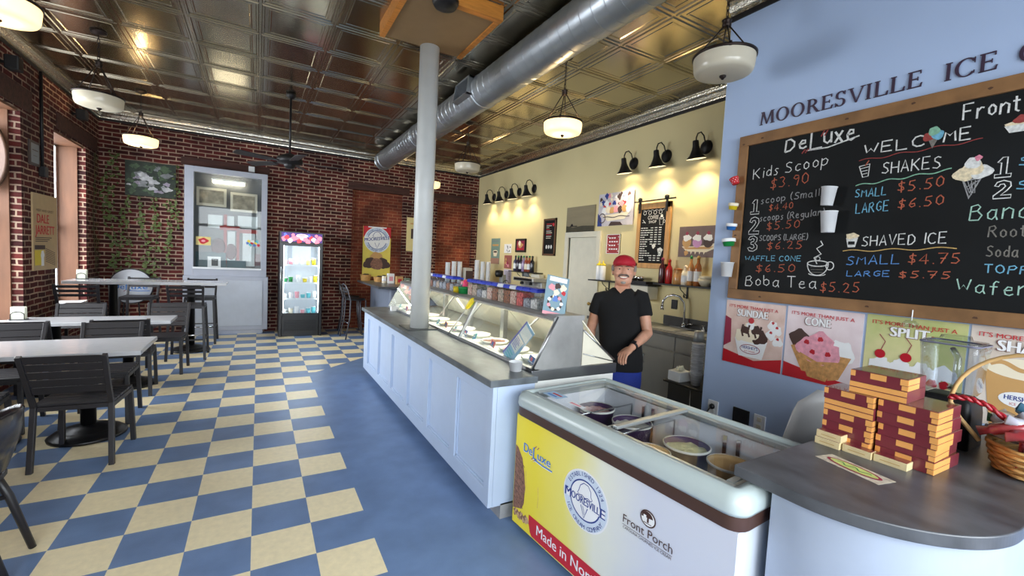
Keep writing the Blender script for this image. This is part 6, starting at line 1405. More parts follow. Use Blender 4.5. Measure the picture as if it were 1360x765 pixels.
# gear beyond the door
t = empty('milkshake_mixer', (4.35, 8.0, 0.9), label='dark grey milkshake mixer on the far worktop', cat='mixer')
MB().box(4.26, 4.46, 7.93, 8.11, 0.9005, 0.93).build('base', STEELD, t, bev=0.01); MB().box(4.37, 4.46, 7.95, 8.09, 0.93, 1.32).build('column', GREYC, t, bev=0.01); MB().lathe([(0.0, 0), (0.07, 0.0), (0.09, 0.05), (0.085, 0.13), (0.0, 0.15)], 20, x=4.33, y=8.02, z=1.27).build('head', BASEB, t); MB().lathe([(0.045, 0), (0.055, 0.17)], 20, x=4.32, y=8.02, z=0.932, c1=False).build('cup', mat_chrome, t)
t = empty('wire_rack', (4.35, 7.75, 0.9), label='black wire hoop rack on the far worktop', cat='rack')
b = MB(); b.tube([(4.35, 7.75+0.14*math.cos(a), 1.08+0.14*math.sin(a)) for a in [2*PI*k/28 for k in range(28)]], 0.007, n=6, closed=True).tube([(4.35, 7.75, 0.9), (4.35, 7.75, 1.22)], 0.006).box(4.30, 4.40, 7.65, 7.85, 0.9005, 0.912); b.build('hoop', BLACKM, t)
t = empty('coffee_machine', (4.32, 6.75, 0.9), label='low steel coffee machine on the far worktop by the door', cat='coffee machine')
MB().box(4.16, 4.54, 6.45, 7.15, 0.9005, 1.00).box(4.34, 4.54, 6.45, 7.15, 1.0, 1.26).box(4.16, 4.54, 6.45, 7.15, 1.26, 1.33).build('housing', STEELD, t, bev=0.012); MB().lathe([(0.035, 0), (0.035, 0.04), (0.02, 0.05)], 14, x=4.24, y=6.95, z=1.2).lathe([(0.035, 0), (0.035, 0.04), (0.02, 0.05)], 14, x=4.24, y=6.65, z=1.2).build('group_head', BASEB, t); MB().box(4.15, 4.162, 6.5, 7.1, 1.275, 1.315).build('control_strip', BASEB, t)
# little black cabinet with cup stacks and napkin box
t = empty('black_stand', (3.72, 2.62, 0), label='low black cabinet stand beside the blue wall edge', cat='cabinet')
MB().box(3.47, 3.98, 2.36, 2.86, 0.0, 0.52).build('body', BKG, t, bev=0.004); MB().box(3.44, 4.01, 2.33, 2.90, 0.522, 0.545).build('top', BASEB, t, bev=0.006); MB().tube([(3.468, 2.60, 0.02), (3.468, 2.60, 0.51)], 0.004).build('door_gap', STEEL, t)
SLV = mat('ribbed_white_cup', rgb(206, 208, 214), 0.5, var=0.25, scale=60, stretch=(0.1, 0.1, 1)); SILC = mat('silver_cup', rgb(170, 172, 174), 0.35, 0.6)
cup_tower(3.555, 2.62, 0.546, 13, 0.055, 'stack of ribbed white cups with silver cups above on the black stand', None, 0.024, SLV)
cup_tower(3.68, 2.50, 0.546, 17, 0.05, 'taller thin stack of white cups half behind the blue wall', None, 0.024, PAPERW)
for i in range(4): pass
b = MB(); b.lathe([(0.05, 0.0), (0.042, 0.10), (0, 0.10)], 18, x=3.555, y=2.62, z=0.956); tag(b.build('silver_cup', SILC), 'upturned silver cup crowning the ribbed cup stack', 'cup')
t = empty('napkin_box', (3.53, 2.80, 0.546), label='white box of tissue paper on the black stand', cat='box')
MB().box(3.47, 3.63, 2.73, 2.87, 0.546, 0.64).build('box', PAPERW, t, bev=0.004)
b = MB(); vs = []; fs = []; n = 7
for i in range(n):
    for j in range(n): vs.append((3.50+0.1*i/(n-1), 2.76+0.09*j/(n-1), 0.645+random.uniform(0, 0.05)*(1 if 0 < i < n-1 and 0 < j < n-1 else 0.2)))
for i in range(n-1):
    for j in range(n-1): fs.append((i*n+j, i*n+j+1, (i+1)*n+j+1, (i+1)*n+j))
b.add(vs, fs).build('tissue', NAPK, t)
# ---------------------------------------------------------------- blue wall: lettering, chalkboard, cups, posters, outlets
XB = 3.2
LET = mat('plum_vinyl_letter', rgb(58, 40, 60), 0.5)
UY_, UZ_ = (0, -1, 0), (0, 0, 1)
def arcpts(cx, cy, rx, ry, a0, a1, n=14): return [(cx+rx*math.cos(math.radians(a0+(a1-a0)*i/n)), cy+ry*math.sin(math.radians(a0+(a1-a0)*i/n))) for i in range(n+1)]
def serif_letter(g, ch, x, y, h, m):
    T, t, s = 0.15, 0.06, 0.045
    def P(pts): g.poly([(x+a*h, y+b*h) for a, b in pts], m)
    def box(a, b, c, d): P([(a, b), (c, b), (c, d), (a, d)])
    def stem(a): box(a, 0, a+T, 1); box(a-0.07, 0, a+T+0.07, s); box(a-0.07, 1-s, a+T+0.07, 1)
    def crescent(cx, cy, R, r_, a0, a1, w0, w1):
        n = 22; o = []; i_ = []
        for k in range(n+1):
            q = math.radians(a0+(a1-a0)*k/n); w = w0+(w1-w0)*abs(math.cos(q))**1.3
            o.append((cx+R*math.cos(q), cy+r_*math.sin(q))); i_.append((cx+(R-w)*math.cos(q), cy+(r_-w*0.8 if r_ > w else r_*0.4)*math.sin(q)))
        g.use(m); vs = [g.pt(x+a*h, y+b*h) for a, b in o]+[g.pt(x+a*h, y+b*h) for a, b in i_]
        fs = [(k, k+1, n+2+k, n+1+k) for k in range(n)]
        if a1 < a0: fs = [f[::-1] for f in fs]
        g.add(vs, fs)
    if ch == 'O': crescent(0.48, 0.5, 0.47, 0.52, 0, 360, t, T*1.1); return 1.02
    if ch == 'C':
        crescent(0.48, 0.5, 0.47, 0.52, 42, 318, t, T*1.1); box(0.80, 0.68, 0.84, 0.98); box(0.80, 0.10, 0.84, 0.26); return 0.94
    if ch == 'I': stem(0.08); return 0.36
    if ch == 'L': stem(0.08); box(0.08, 0, 0.68, t); P([(0.62, 0), (0.72, 0), (0.76, 0.26), (0.70, 0.26)]); return 0.76
    if ch == 'E':
        stem(0.08); box(0.08, 0, 0.66, t); box(0.08, 1-t, 0.64, 1); box(0.2, 0.49, 0.52, 0.49+t); P([(0.60, 0), (0.70, 0), (0.74, 0.24), (0.68, 0.24)]); box(0.60, 0.80, 0.65, 1); box(0.49, 0.41, 0.53, 0.63); return 0.76
    if ch == 'V':
        P([(0.06, 1), (0.22, 1), (0.54, 0.0), (0.46, 0.0)]); P([(0.50, 0.0), (0.55, 0.0), (0.88, 1), (0.81, 1)]); box(-0.02, 1-s, 0.30, 1); box(0.70, 1-s, 0.98, 1); return 0.94
    if ch == 'M':
        P([(0.10, 0), (0.16, 0), (0.24, 1), (0.16, 1)]); P([(0.16, 1), (0.32, 1), (0.60, 0.02), (0.53, 0.02)]); P([(0.53, 0.02), (0.60, 0.02), (0.92, 1), (0.86, 1)]); P([(0.94, 0), (1.10, 0), (1.02, 1), (0.87, 1)])
        box(0.02, 0, 0.25, s); box(0.86, 0, 1.18, s); box(0.08, 1-s, 0.30, 1); box(0.88, 1-s, 1.10, 1); return 1.18
    if ch == 'R':
        stem(0.08); crescent(0.30, 0.74, 0.36, 0.26, -90, 90, t, T); box(0.16, 1-t, 0.32, 1); box(0.16, 0.48, 0.32, 0.48+t); P([(0.34, 0.50), (0.50, 0.50), (0.86, 0.0), (0.68, 0.0)]); box(0.68, 0, 0.92, s); return 0.88
    if ch == 'S':
        crescent(0.34, 0.74, 0.29, 0.28, 20, 270, t, T*0.95); crescent(0.34, 0.26, 0.31, 0.28, 200, 450, t, T*0.95); box(0.57, 0.74, 0.61, 1.0); box(0.05, 0.0, 0.09, 0.27); return 0.70
    return 0.5
t = empty('wall_lettering', (XB, 1.3, 2.70), label='dark serif letters spelling the shop name high on the blue wall', cat='lettering')
def word(s, y0, y1, z, h):
    widths = []
    for ch in s: widths.append({'O': 1.02, 'C': 0.94, 'I': 0.36, 'L': 0.76, 'E': 0.76, 'V': 0.94, 'M': 1.18, 'R': 0.88, 'S': 0.70, 'A': 0.9}[ch])
    gap = ((y0-y1)/h-sum(widths))/max(1, len(s)-1); x = 0
    for ch, w in zip(s, widths):
        g = PR((XB-0.004, y0-x*h, z), UY_, UZ_, 0.001); serif_letter(g, ch, 0, 0, h, LET)
        b = g; o = b.build('letter', None, t, solid=0.006); x += w+gap
word('MOORESVILLE', 1.985, 1.062, 2.708, 0.092)
word('ICE', 0.972, 0.772, 2.703, 0.092)
word('C', 0.705, 0.62, 2.703, 0.092)
# chalkboard
FRW = mat('rustic_board_frame', rgb(136, 98, 60), 0.6, var=0.28, scale=6, stretch=(3, 1, 1), bump=0.15); KNOT = mat('wood_knot', rgb(78, 50, 32), 0.7)
t = empty('menu_chalkboard', (XB, 1.2, 1.41), label='big framed chalk menu board on the blue wall above the posters', cat='chalkboard')
by0, by1, bz0, bz1 = 2.105, -0.35, 1.418, 2.642
iy0, iy1, iz0, iz1 = 2.037, -0.28, 1.490, 2.566
MB().box(XB-0.030, XB-0.004, iy1-0.01, iy0+0.01, iz0-0.01, iz1+0.01).build('board', mat('slate_black', rgb(17, 19, 20), 0.7, var=0.3, scale=2.5, spec=0.25), t)
for (a, c, e, f) in ((by1, by0, iz1, bz1), (by1, by0, bz0, iz0), (by1, iy1, iz0, iz1), (iy0, by0, iz0, iz1)):
    MB().box(XB-0.045, XB-0.002, a, c, e, f).build('frame_board', FRW, t, bev=0.003)
g = PR((XB-0.0452, 0, 0), UY_, UZ_, 0.0004)
for y, z in ((2.07, 2.58), (1.93, 2.60), (1.4, 2.605), (1.08, 2.61), (0.78, 2.60), (1.85, 1.45), (1.2, 1.455), (0.74, 1.45), (2.08, 1.9)): g.blob(-y, z, 0.010, KNOT, ry=0.006)
g.build('wood_knots', None, t)
CH = {n: mat('chalk_'+n, c, 0.9, var=0.22, scale=70) for n, c in (('white', rgb(214, 214, 210)), ('grey', rgb(150, 150, 150)), ('orange', rgb(176, 92, 66)), ('blue', rgb(110, 170, 196)), ('deepblue', rgb(90, 140, 200)), ('dim', rgb(120, 116, 108)), ('rust', rgb(150, 62, 58)), ('green', rgb(130, 178, 150)), ('gold', rgb(196, 160, 96)), ('mint', rgb(160, 196, 180)), ('pink', rgb(214, 130, 150)), ('cream', rgb(226, 210, 176)))}
SB = XB-0.0302
# one-stroke chalk hand: letters as polylines on a 4 x 6 grid
_SF = {
'A': [[(0,0),(2,6),(4,0)],[(0.7,2),(3.3,2)]], 'B': [[(0,0),(0,6),(2.6,6),(3.5,5),(2.6,3.3),(0,3.2)],[(2.6,3.3),(4,1.8),(3,0),(0,0)]], 'C': [[(4,5),(2.6,6),(1,5.6),(0,3.5),(0.3,1.2),(1.6,0),(3.2,0.2),(4,1)]],
'D': [[(0,0),(0,6),(2,5.8),(3.8,4),(3.8,2),(2,0.1),(0,0)]], 'E': [[(3.6,6),(0,6),(0,0),(3.8,0)],[(0,3.1),(3,3.1)]], 'F': [[(4,6),(0,6),(0,0)],[(0,3.2),(3,3.2)]], 'G': [[(4,5),(2.4,6),(0.4,4.5),(0.2,1.4),(2,0),(4,1),(4,2.8),(2.4,2.8)]],
'H': [[(0,6),(0,0)],[(4,6),(4,0)],[(0,3),(4,3)]], 'I': [[(1,6),(1,0)]], 'K': [[(0,6),(0,0)],[(3.8,6),(0,2.6)],[(1,3.4),(4,0)]], 'L': [[(0,6),(0,0),(3.6,0)]], 'M': [[(0,0),(0.4,6),(2.2,2),(4,6),(4.4,0)]], 'N': [[(0,0),(0,6),(4,0),(4,6)]],
'O': [[(2,6),(0.4,4.8),(0,3),(0.5,1),(2,0),(3.6,1),(4,3),(3.5,5),(2,6)]], 'P': [[(0,0),(0,6),(2.8,6),(3.8,4.6),(2.8,3),(0,3)]], 'R': [[(0,0),(0,6),(2.8,6),(3.6,4.6),(2.6,3.2),(0,3.1)],[(1.6,3.1),(4,0)]],
'S': [[(3.7,5.2),(2.2,6),(0.5,5.2),(0.5,3.8),(3.2,2.6),(3.8,1.2),(2.4,0),(0,0.7)]], 'T': [[(0,6),(4,6)],[(2,6),(2,0)]], 'V': [[(0,6),(2,0),(4,6)]], 'W': [[(0,6),(1.2,0),(2.5,4.4),(3.8,0),(5,6)]],
'a': [[(3,3.6),(1.4,4),(0.2,2.6),(0.4,0.6),(1.8,0),(3,1.2),(3,4)],[(3,1.2),(3.5,0)]], 'b': [[(0,6),(0,0.2),(1.8,0),(3.2,1.2),(3,3.2),(1.6,4),(0,2.8)]], 'c': [[(3,3.4),(1.6,4),(0.2,2.6),(0.4,0.6),(1.8,0),(3,0.7)]], 'd': [[(3,3),(1.6,4),(0.2,2.6),(0.4,0.6),(1.8,0),(3,1.4)],[(3,6),(3,0)]],
'e': [[(0.2,2.1),(3,2.3),(2.6,3.7),(1.2,4),(0.1,2.2),(0.6,0.4),(2,0),(3.2,0.8)]], 'f': [[(3,5.6),(2,6),(1.3,5),(1.2,0)],[(0,3.6),(2.6,3.6)]], 'g': [[(3,3.4),(1.4,4),(0.2,2.4),(1,0.8),(3,1.6)],[(3,4),(3,-1),(1.6,-2),(0.2,-1.4)]], 'h': [[(0,6),(0,0)],[(0,2.8),(1.6,4),(3,3.2),(3,0)]], 'i': [[(0.8,4),(0.8,0)],[(0.8,5.2),(0.85,5.6)]], 'l': [[(0.8,6),(0.8,0)]],
'm': [[(0,4),(0,0)],[(0,3),(1.2,4),(2,3.4),(2,0)],[(2,3),(3.2,4),(4,3.4),(4,0)]], 'n': [[(0,4),(0,0)],[(0,2.8),(1.6,4),(3,3.2),(3,0)]], 'o': [[(1.6,4),(0.2,2.8),(0.4,0.8),(1.6,0),(3,0.9),(3.1,2.9),(1.6,4)]], 'p': [[(0,4),(0,-2)],[(0,3),(1.8,4),(3.2,2.6),(2.6,0.6),(1,0),(0,0.8)]],
'r': [[(0,4),(0,0)],[(0,2.6),(1.4,4),(2.6,3.7)]], 's': [[(2.6,3.5),(1.4,4),(0.3,3.2),(2.5,1.4),(1.8,0.1),(0.2,0.4)]], 't': [[(1.2,5.6),(1.2,0.6),(2.4,0)],[(0,4),(2.6,4)]], 'u': [[(0,4),(0.1,0.9),(1.5,0),(3,1.2)],[(3,4),(3,0)]], 'x': [[(0,4),(3,0)],[(3,4),(0,0)]],
'0': [[(2,6),(0.4,4.6),(0.2,1.6),(1.6,0),(3.4,1.2),(3.6,4.4),(2,6)]], '1': [[(0.8,4.8),(1.8,6),(1.8,0)]], '2': [[(0.2,4.6),(1.4,6),(3.4,5),(3,3.2),(0,0),(3.8,0)]], '3': [[(0.3,5.4),(2,6),(3.4,4.8),(1.6,3.2),(3.6,1.8),(2.2,0),(0.1,0.6)]], '4': [[(2.8,0),(2.8,6),(0,2),(4,2)]], '5': [[(3.4,6),(0.6,6),(0.4,3.4),(2.4,3.6),(3.6,1.8),(2.2,0),(0.1,0.5)]],
'6': [[(3,5.8),(1,4),(0.2,1.6),(1.6,0),(3.4,1),(3,2.8),(0.6,2.2)]], '7': [[(0,6),(3.8,6),(1.4,0)],[(1,3),(3.2,3)]], '9': [[(3.4,4.4),(1.8,3.2),(0.3,4.2),(1.2,6),(3.2,5.4),(3.4,4.2),(2.6,0)]], '$': [[(3.6,4.8),(2,5.4),(0.5,4.6),(0.8,3.4),(3.2,2.4),(3.4,1.2),(2,0.5),(0.2,1.2)],[(2,6.4),(2,-0.6)]], '.': [[(0.4,0.1),(0.7,0.5)]], '(': [[(1.4,6.6),(0.3,4),(0.4,1.4),(1.5,-0.6)]], ')': [[(0.2,6.6),(1.3,4),(1.2,1.4),(0,-0.6)]], "'": [[(0.4,6.2),(0.3,4.8)]]}
def chalk_text(g, s, y0, z, y1, h, m, rise=0.0, w=0.0055, sp=1.5):
    """hand lettering from y0 to y1 at baseline z, cap height h"""
    W = 0; adv = []
    for ch in s:
        if ch == ' ': adv.append(2.6)
        else: adv.append(max(p[0] for L in _SF[ch] for p in L)+sp)
    W = sum(adv)-sp; kx = (y0-y1)/W; x = 0; ky = h/6
    for ch, a in zip(s, adv):
        if ch != ' ':
            jz = random.uniform(-0.05, 0.05)*h; jr = random.uniform(-0.05, 0.05)
            for L in _SF[ch]:
                P = [(-y0+(x+px+jr*py)*kx, z+py*ky+jz+rise*(x+px)*kx) for px, py in L]
                Q = [P[0]]
                for i in range(len(P)-1):
                    a_, b_ = P[i], P[i+1]; Q.append(((a_[0]+b_[0])/2, (a_[1]+b_[1])/2))
                    if i == len(P)-2: Q.append(b_)
                if len(P) > 4: P = [P[0]]+[((P[i-1][0]*0.12+P[i][0]*0.76+P[i+1][0]*0.12), (P[i-1][1]*0.12+P[i][1]*0.76+P[i+1][1]*0.12)) if 0 < i < len(P)-1 else P[i] for i in range(1, len(P))]
                g.stroke(P, w, m)
        x += a
LINES = []
def T_(g0, s, y0, z, y1, h, m, rise=0.0, bold=0.0):
    g = PR((SB, 0, 0), UY_, UZ_, 0.0006); LINES.append((g, 'chalk_price' if '$' in s else 'chalk_lettering')); chalk_text(g, s, y0, z, y1, h, m, rise, 0.0050+0.02*max(0, bold)+0.012*h)
gw = PR((SB, 0, 0), UY_, UZ_, 0.0006); W_ = CH['white']
T_(gw, 'De', 1.768, 2.472, 1.63, 0.088, W_, 0, 0.3); T_(gw, 'L', 1.605, 2.455, 1.535, 0.115, W_, 0, 0.3); T_(gw, 'uxe', 1.525, 2.475, 1.355, 0.105, W_, 0, 0.3); gx_ = PR((SB, 0, 0), UY_, UZ_, 0.0006); gx_.stroke([(-1.63, 2.455), (-1.50, 2.452), (-1.33, 2.49)], 0.008, W_); gx_.build('chalk_underline', None, t)
T_(gw, 'WELC', 1.300, 2.368, 1.018, 0.060, W_, 0, 0.1); T_(gw, 'ME', 0.940, 2.366, 0.835, 0.064, W_, 0, 0.1)
T_(gw, 'Front Porch', 0.872, 2.468, 0.435, 0.080, W_, 0, 0.1)
T_(gw, 'Kids Scoop', 1.983, 2.312, 1.49, 0.074, W_, 0.06)
T_(gw, 'scoop (Small)', 1.909, 2.124, 1.503, 0.048, CH['grey'], 0.05); T_(gw, 'scoops (Regular)', 1.907, 1.998, 1.485, 0.046, CH['grey'], 0.04); T_(gw, 'SCOOPS (LARGE)', 1.897, 1.855, 1.572, 0.040, CH['grey'], 0.02)
ONUM = {'1': [(0.6,4.6),(1.6,6),(2.6,6),(2.6,1.0),(3.6,1.0),(3.6,0),(0.2,0),(0.2,1.0),(1.4,1.0),(1.4,4.4)], '2': [(0.1,4.4),(0.6,5.6),(2,6.1),(3.5,5.4),(3.7,4),(2.9,2.6),(1.6,1.1),(3.9,1.1),(3.9,0),(0,0),(0,1.0),(1.9,3.1),(2.5,4.1),(2.1,4.9),(1.3,4.8),(1.0,4.1)], '3': [(0.1,4.7),(0.7,5.8),(2.2,6.1),(3.5,5.2),(3.4,3.9),(2.7,3.2),(3.7,2.2),(3.6,0.9),(2.3,0),(0.7,0.2),(0,1.3),(0.9,1.6),(1.8,1.0),(2.6,1.6),(2.2,2.6),(1.2,2.8),(1.2,3.6),(2.2,3.9),(2.4,4.7),(1.7,5.1),(1.0,4.5)]}
def outline_num(g, s, y, z, w, h, m): g.stroke([(-y+px*w/4, z+py*h/6) for px, py in ONUM[s]], 0.005, m, closed=True)
CH_BLACK = mat('board_black_fill', rgb(17, 19, 20), 0.7, spec=0.25)
for s_, y, z, w, h_ in (('1', 1.985, 2.054, 0.075, 0.105), ('2', 1.983, 1.906, 0.078, 0.125), ('3', 1.982, 1.780, 0.078, 0.112), ('1', 0.737, 2.152, 0.066, 0.098), ('2', 0.730, 2.049, 0.062, 0.086)):
    gn = PR((SB, 0, 0), UY_, UZ_, 0.0006); outline_num(gn, s_, y, z, w, h_, W_); gn.build('chalk_numeral', None, t)
T_(gw, 'WAFFLE CONE', 1.993, 1.708, 1.602, 0.036, CH['blue'], 0.02); T_(gw, 'Boba Tea', 1.975, 1.526, 1.491, 0.075, W_, 0.02)
T_(gw, 'SHAKES', 1.199, 2.236, 0.941, 0.066, W_); T_(gw, 'SHAVED ICE', 1.263, 1.816, 0.884, 0.060, W_, 0.04)
T_(gw, 'SMALL', 1.322, 2.112, 1.168, 0.050, CH['blue'], 0.02); T_(gw, 'LARGE', 1.310, 2.014, 1.150, 0.060, CH['blue'], 0.05); T_(gw, 'SMALL', 1.334, 1.698, 1.073, 0.055, CH['deepblue'], 0.06); T_(gw, 'LARGE', 1.326, 1.630, 1.113, 0.034, CH['deepblue'], 0.04)
T_(gw, 'Banana Split', 0.806, 1.946, 0.26, 0.080, CH['mint']); T_(gw, 'Rootbeer Float', 0.731, 1.856, 0.30, 0.058, CH['dim']); T_(gw, 'Soda', 0.731, 1.760, 0.623, 0.055, CH['dim']); T_(gw, 'TOPPINGS', 0.732, 1.678, 0.44, 0.042, CH['blue']); T_(gw, 'Wafer', 0.825, 1.574, 0.58, 0.068, CH['mint']); T_(gw, 'SCOOP', 0.655, 2.20, 0.40, 0.04, CH['blue']); T_(gw, 'SCOOPS', 0.655, 2.085, 0.36, 0.04, CH['blue'])
gp = PR((SB, 0, 0), UY_, UZ_, 0.0006); O_ = CH['orange']
for s_, y0, z, y1, h_ in (('$3.90', 1.853, 2.222, 1.597, 0.075), ('$4.40', 1.848, 2.068, 1.682, 0.046), ('$5.50', 1.852, 1.932, 1.628, 0.056), ('$6.25', 1.840, 1.791, 1.601, 0.056), ('$6.50', 1.907, 1.628, 1.631, 0.055), ('$5.25', 1.469, 1.522, 1.251, 0.062), ('$5.50', 1.117, 2.124, 0.919, 0.058), ('$6.50', 1.109, 2.029, 0.911, 0.054), ('$4.75', 1.037, 1.715, 0.822, 0.055), ('$5.75', 1.071, 1.634, 0.853, 0.038)): T_(gp, s_, y0, z, y1, h_, O_, 0.04)
for g_, n_ in LINES: g_.build(n_, None, t)
gd = PR((SB, 0, 0), UY_, UZ_, 0.0006)
gd.stroke(wave(-1.320, -0.79, 2.335, 0.006, 0.16, 0.02), 0.004, CH['rust']); gd.build('chalk_drawing', None, t); gd = PR((SB, 0, 0), UY_, UZ_, 0.0006); gd.stroke(wave(-1.325, -0.895, 2.185, 0.006, 0.13, 0.035), 0.006, CH['green']); gd.build('chalk_drawing', None, t); gd = PR((SB, 0, 0), UY_, UZ_, 0.0006); gd.stroke(wave(-1.36, -0.84, 1.785, 0.006, 0.2, 0.02), 0.005, CH['gold'])
gd.build('chalk_drawing', None, t); gd = PR((SB, 0, 0), UY_, UZ_, 0.0006)
for k in range(2): gd.stroke([(-1.545+0.02*k, 2.53), (-1.525+0.02*k, 2.57)], 0.008, CH['rust'], 2); gd.stroke([(-1.655+0.02*k, 2.44), (-1.635+0.02*k, 2.465)], 0.008, CH['rust'], 2)
# little cone that stands for the O
gd.build('chalk_drawing', None, t); gd = PR((SB, 0, 0), UY_, UZ_, 0.0006)
gd.poly([(-1.005, 2.40), (-0.960, 2.40), (-0.983, 2.345)], CH['dim'], 1); gd.blob(-1.003, 2.412, 0.024, CH['rust'], 2, j=0.1); gd.blob(-0.965, 2.415, 0.026, CH['blue'], 2, j=0.1); gd.blob(-0.982, 2.438, 0.024, CH['green'], 3, j=0.1)
gd.build('chalk_drawing', None, t); gd = PR((SB, 0, 0), UY_, UZ_, 0.0006)
gd.stroke([(-1.315, 2.30), (-1.292, 2.232), (-1.265, 2.236), (-1.262, 2.308), (-1.315, 2.30)], 0.005, W_); gd.stroke([(-1.312, 2.285), (-1.264, 2.292)], 0.004, W_); gd.stroke([(-1.285, 2.30), (-1.268, 2.33)], 0.006, O_); gd.stroke([(-1.305, 2.268), (-1.27, 2.272)], 0.004, W_); gd.stroke([(-1.30, 2.25), (-1.27, 2.255)], 0.004, W_)
gd.build('chalk_drawing', None, t); gd = PR((SB, 0, 0), UY_, UZ_, 0.0006)
gd.poly([(-1.348, 1.865), (-1.285, 1.868), (-1.296, 1.81), (-1.335, 1.808)], W_, 0); gd.rect(-1.335, 1.825, -1.30, 1.845, CH_BLACK, 1); gd.blob(-1.318, 1.878, 0.034, CH['cream'], 2, ry=0.018)
gd.build('chalk_drawing', None, t); gd = PR((SB, 0, 0), UY_, UZ_, 0.0006)
gd.poly([(-0.850, 2.155), (-0.775, 2.165), (-0.818, 2.055)], CH['grey'], 0); gd.poly([(-0.842, 2.148), (-0.785, 2.156), (-0.817, 2.07)], CH_BLACK, 1)
for k in range(4): gd.stroke([(-0.842+0.014*k, 2.15), (-0.815+0.006*k, 2.085)], 0.003, CH['grey'], 2); gd.stroke([(-0.785-0.010*k, 2.15-0.004*k), (-0.832+0.008*k, 2.118-0.014*k)], 0.003, CH['grey'], 2)
gd.blob(-0.845, 2.185, 0.042, CH['cream'], 2, ry=0.034, j=0.12); gd.blob(-0.782, 2.190, 0.042, W_, 2, ry=0.034, j=0.12); gd.blob(-0.814, 2.215, 0.040, CH['cream'], 3, j=0.12); gd.blob(-0.815, 2.24, 0.030, W_, 4, j=0.1); gd.blob(-0.797, 2.262, 0.014, CH['pink'], 5)
gd.build('chalk_drawing', None, t); gd = PR((SB, 0, 0), UY_, UZ_, 0.0006)
gd.stroke(arcpts(-1.495, 1.700, 0.062, 0.075, 180, 360), 0.006, W_); gd.ring(-1.495, 1.703, 0.062, 0.006, W_, 0, ry=0.018); gd.ring(-1.424, 1.69, 0.022, 0.006, W_, 0, ry=0.026, n=16); gd.stroke(arcpts(-1.495, 1.636, 0.05, 0.012, 180, 360), 0.005, W_)
gd.stroke([(-1.50, 1.70), (-1.52, 1.74), (-1.48, 1.765), (-1.51, 1.80), (-1.475, 1.825), (-1.49, 1.85)], 0.007, W_); gd.ring(-1.497, 1.735, 0.013, 0.004, W_, n=10)
for k in range(3): gd.stroke([(-1.535, 1.68-0.018*k), (-1.46, 1.682-0.018*k)], 0.003, CH['dim'])
gd.build('chalk_drawing', None, t); gd = PR((SB, 0, 0), UY_, UZ_, 0.0006)
gd.blob(-0.655, 2.40, 0.06, CH['cream'], 1, ry=0.025); gd.blob(-0.65, 2.425, 0.04, CH['rust'], 2, ry=0.022); gd.poly([(-0.72, 2.40), (-0.59, 2.40), (-0.61, 2.365), (-0.70, 2.365)], W_, 1)
gd.build('chalk_drawing', None, t)
# paper cups fixed on the frame and board
def wallcup(y, z, r, h, tilt, m, label, group=None, face=XB-0.045, top=None, dots=None, lie=0.0):
    t = empty('paper_cup', (face-r*1.06, y, z), label=label, cat='paper cup', group=group)
    M = Matrix.Translation((face-r*1.07, y, z)) @ Matrix.Rotation(math.radians(tilt), 4, 'X')
    MB().lathe([(r*0.78, 0), (r, h), (r*1.05, h), (r*1.05, h+0.005), (r*0.97, h+0.005), (r*0.76, 0.004)], 24, M=M).build('cup', m, t)
    if top: MB().lathe([(r*1.0, h*0.62), (r*1.055, h*0.64), (r*1.06, h+0.006), (r*1.01, h+0.007)], 24, M=M, c0=False, c1=False).build('rim_band', top, t)
    if dots:
        b = MB(); b.use(dots)
        for i in range(9):
            for k in range(3):
                a = 2*PI*(i+0.5*(k % 2))/9; zz = h*(0.2+0.3*k); rr_ = r*(0.78+0.22*zz/h)+0.0006
                c = Vector((rr_*math.cos(a), rr_*math.sin(a), zz)); u = Vector((-math.sin(a), math.cos(a), 0)); b.add([c-u*0.004, c-Vector((0, 0, 0.004)), c+u*0.004, c+Vector((0, 0, 0.004))], [(0, 1, 2, 3)], M=M)
        b.build('dots', dots, t)
    return t
wallcup(1.455, 2.072, 0.042, 0.112, 4, PAPERW, 'white paper cup stuck on the chalkboard beside the small scoop line', face=SB); wallcup(1.432, 1.900, 0.046, 0.128, -1, PAPERW, 'white paper cup stuck on the chalkboard beside the regular scoop line', face=SB)
REDC = mat('red_cup', rgb(206, 44, 50), 0.5)
wallcup(2.085, 2.285, 0.032, 0.045, -24, REDC, 'small red dotted cup stuck at the upper end of the frame edge', dots=WHITEI)
wallcup(2.093, 2.092, 0.034, 0.042, 5, YEL, 'small yellow cup on the chalkboard frame edge', top=CREAMI)
wallcup(2.092, 1.938, 0.037, 0.042, 4, DXB, 'small blue cup on the chalkboard frame edge', top=WHITEI)
wallcup(2.092, 1.815, 0.046, 0.050, -6, GRN, 'green cup with white rim on the chalkboard frame edge', top=WHITEI)
wallcup(2.092, 1.582, 0.046, 0.105, 0, PAPERW, 'plain white cup at the lower corner of the chalkboard frame')
# clear spoon hanging under the frame
t = empty('clear_ornament', (XB-0.06, 0.99, 1.38), label='small clear glass ornament hanging from the chalkboard frame', cat='ornament')
MB().tube([(XB-0.05, 0.985, 1.46), (XB-0.052, 0.985, 1.40)], 0.003, n=6).build('wire', WHITEI, t); MB().lathe([(0, -0.025), (0.03, -0.02), (0.036, 0), (0.02, 0.015), (0, 0.018)], 20, x=XB-0.05, y=0.99, z=1.385).build('glass_drop', CLEARP, t)
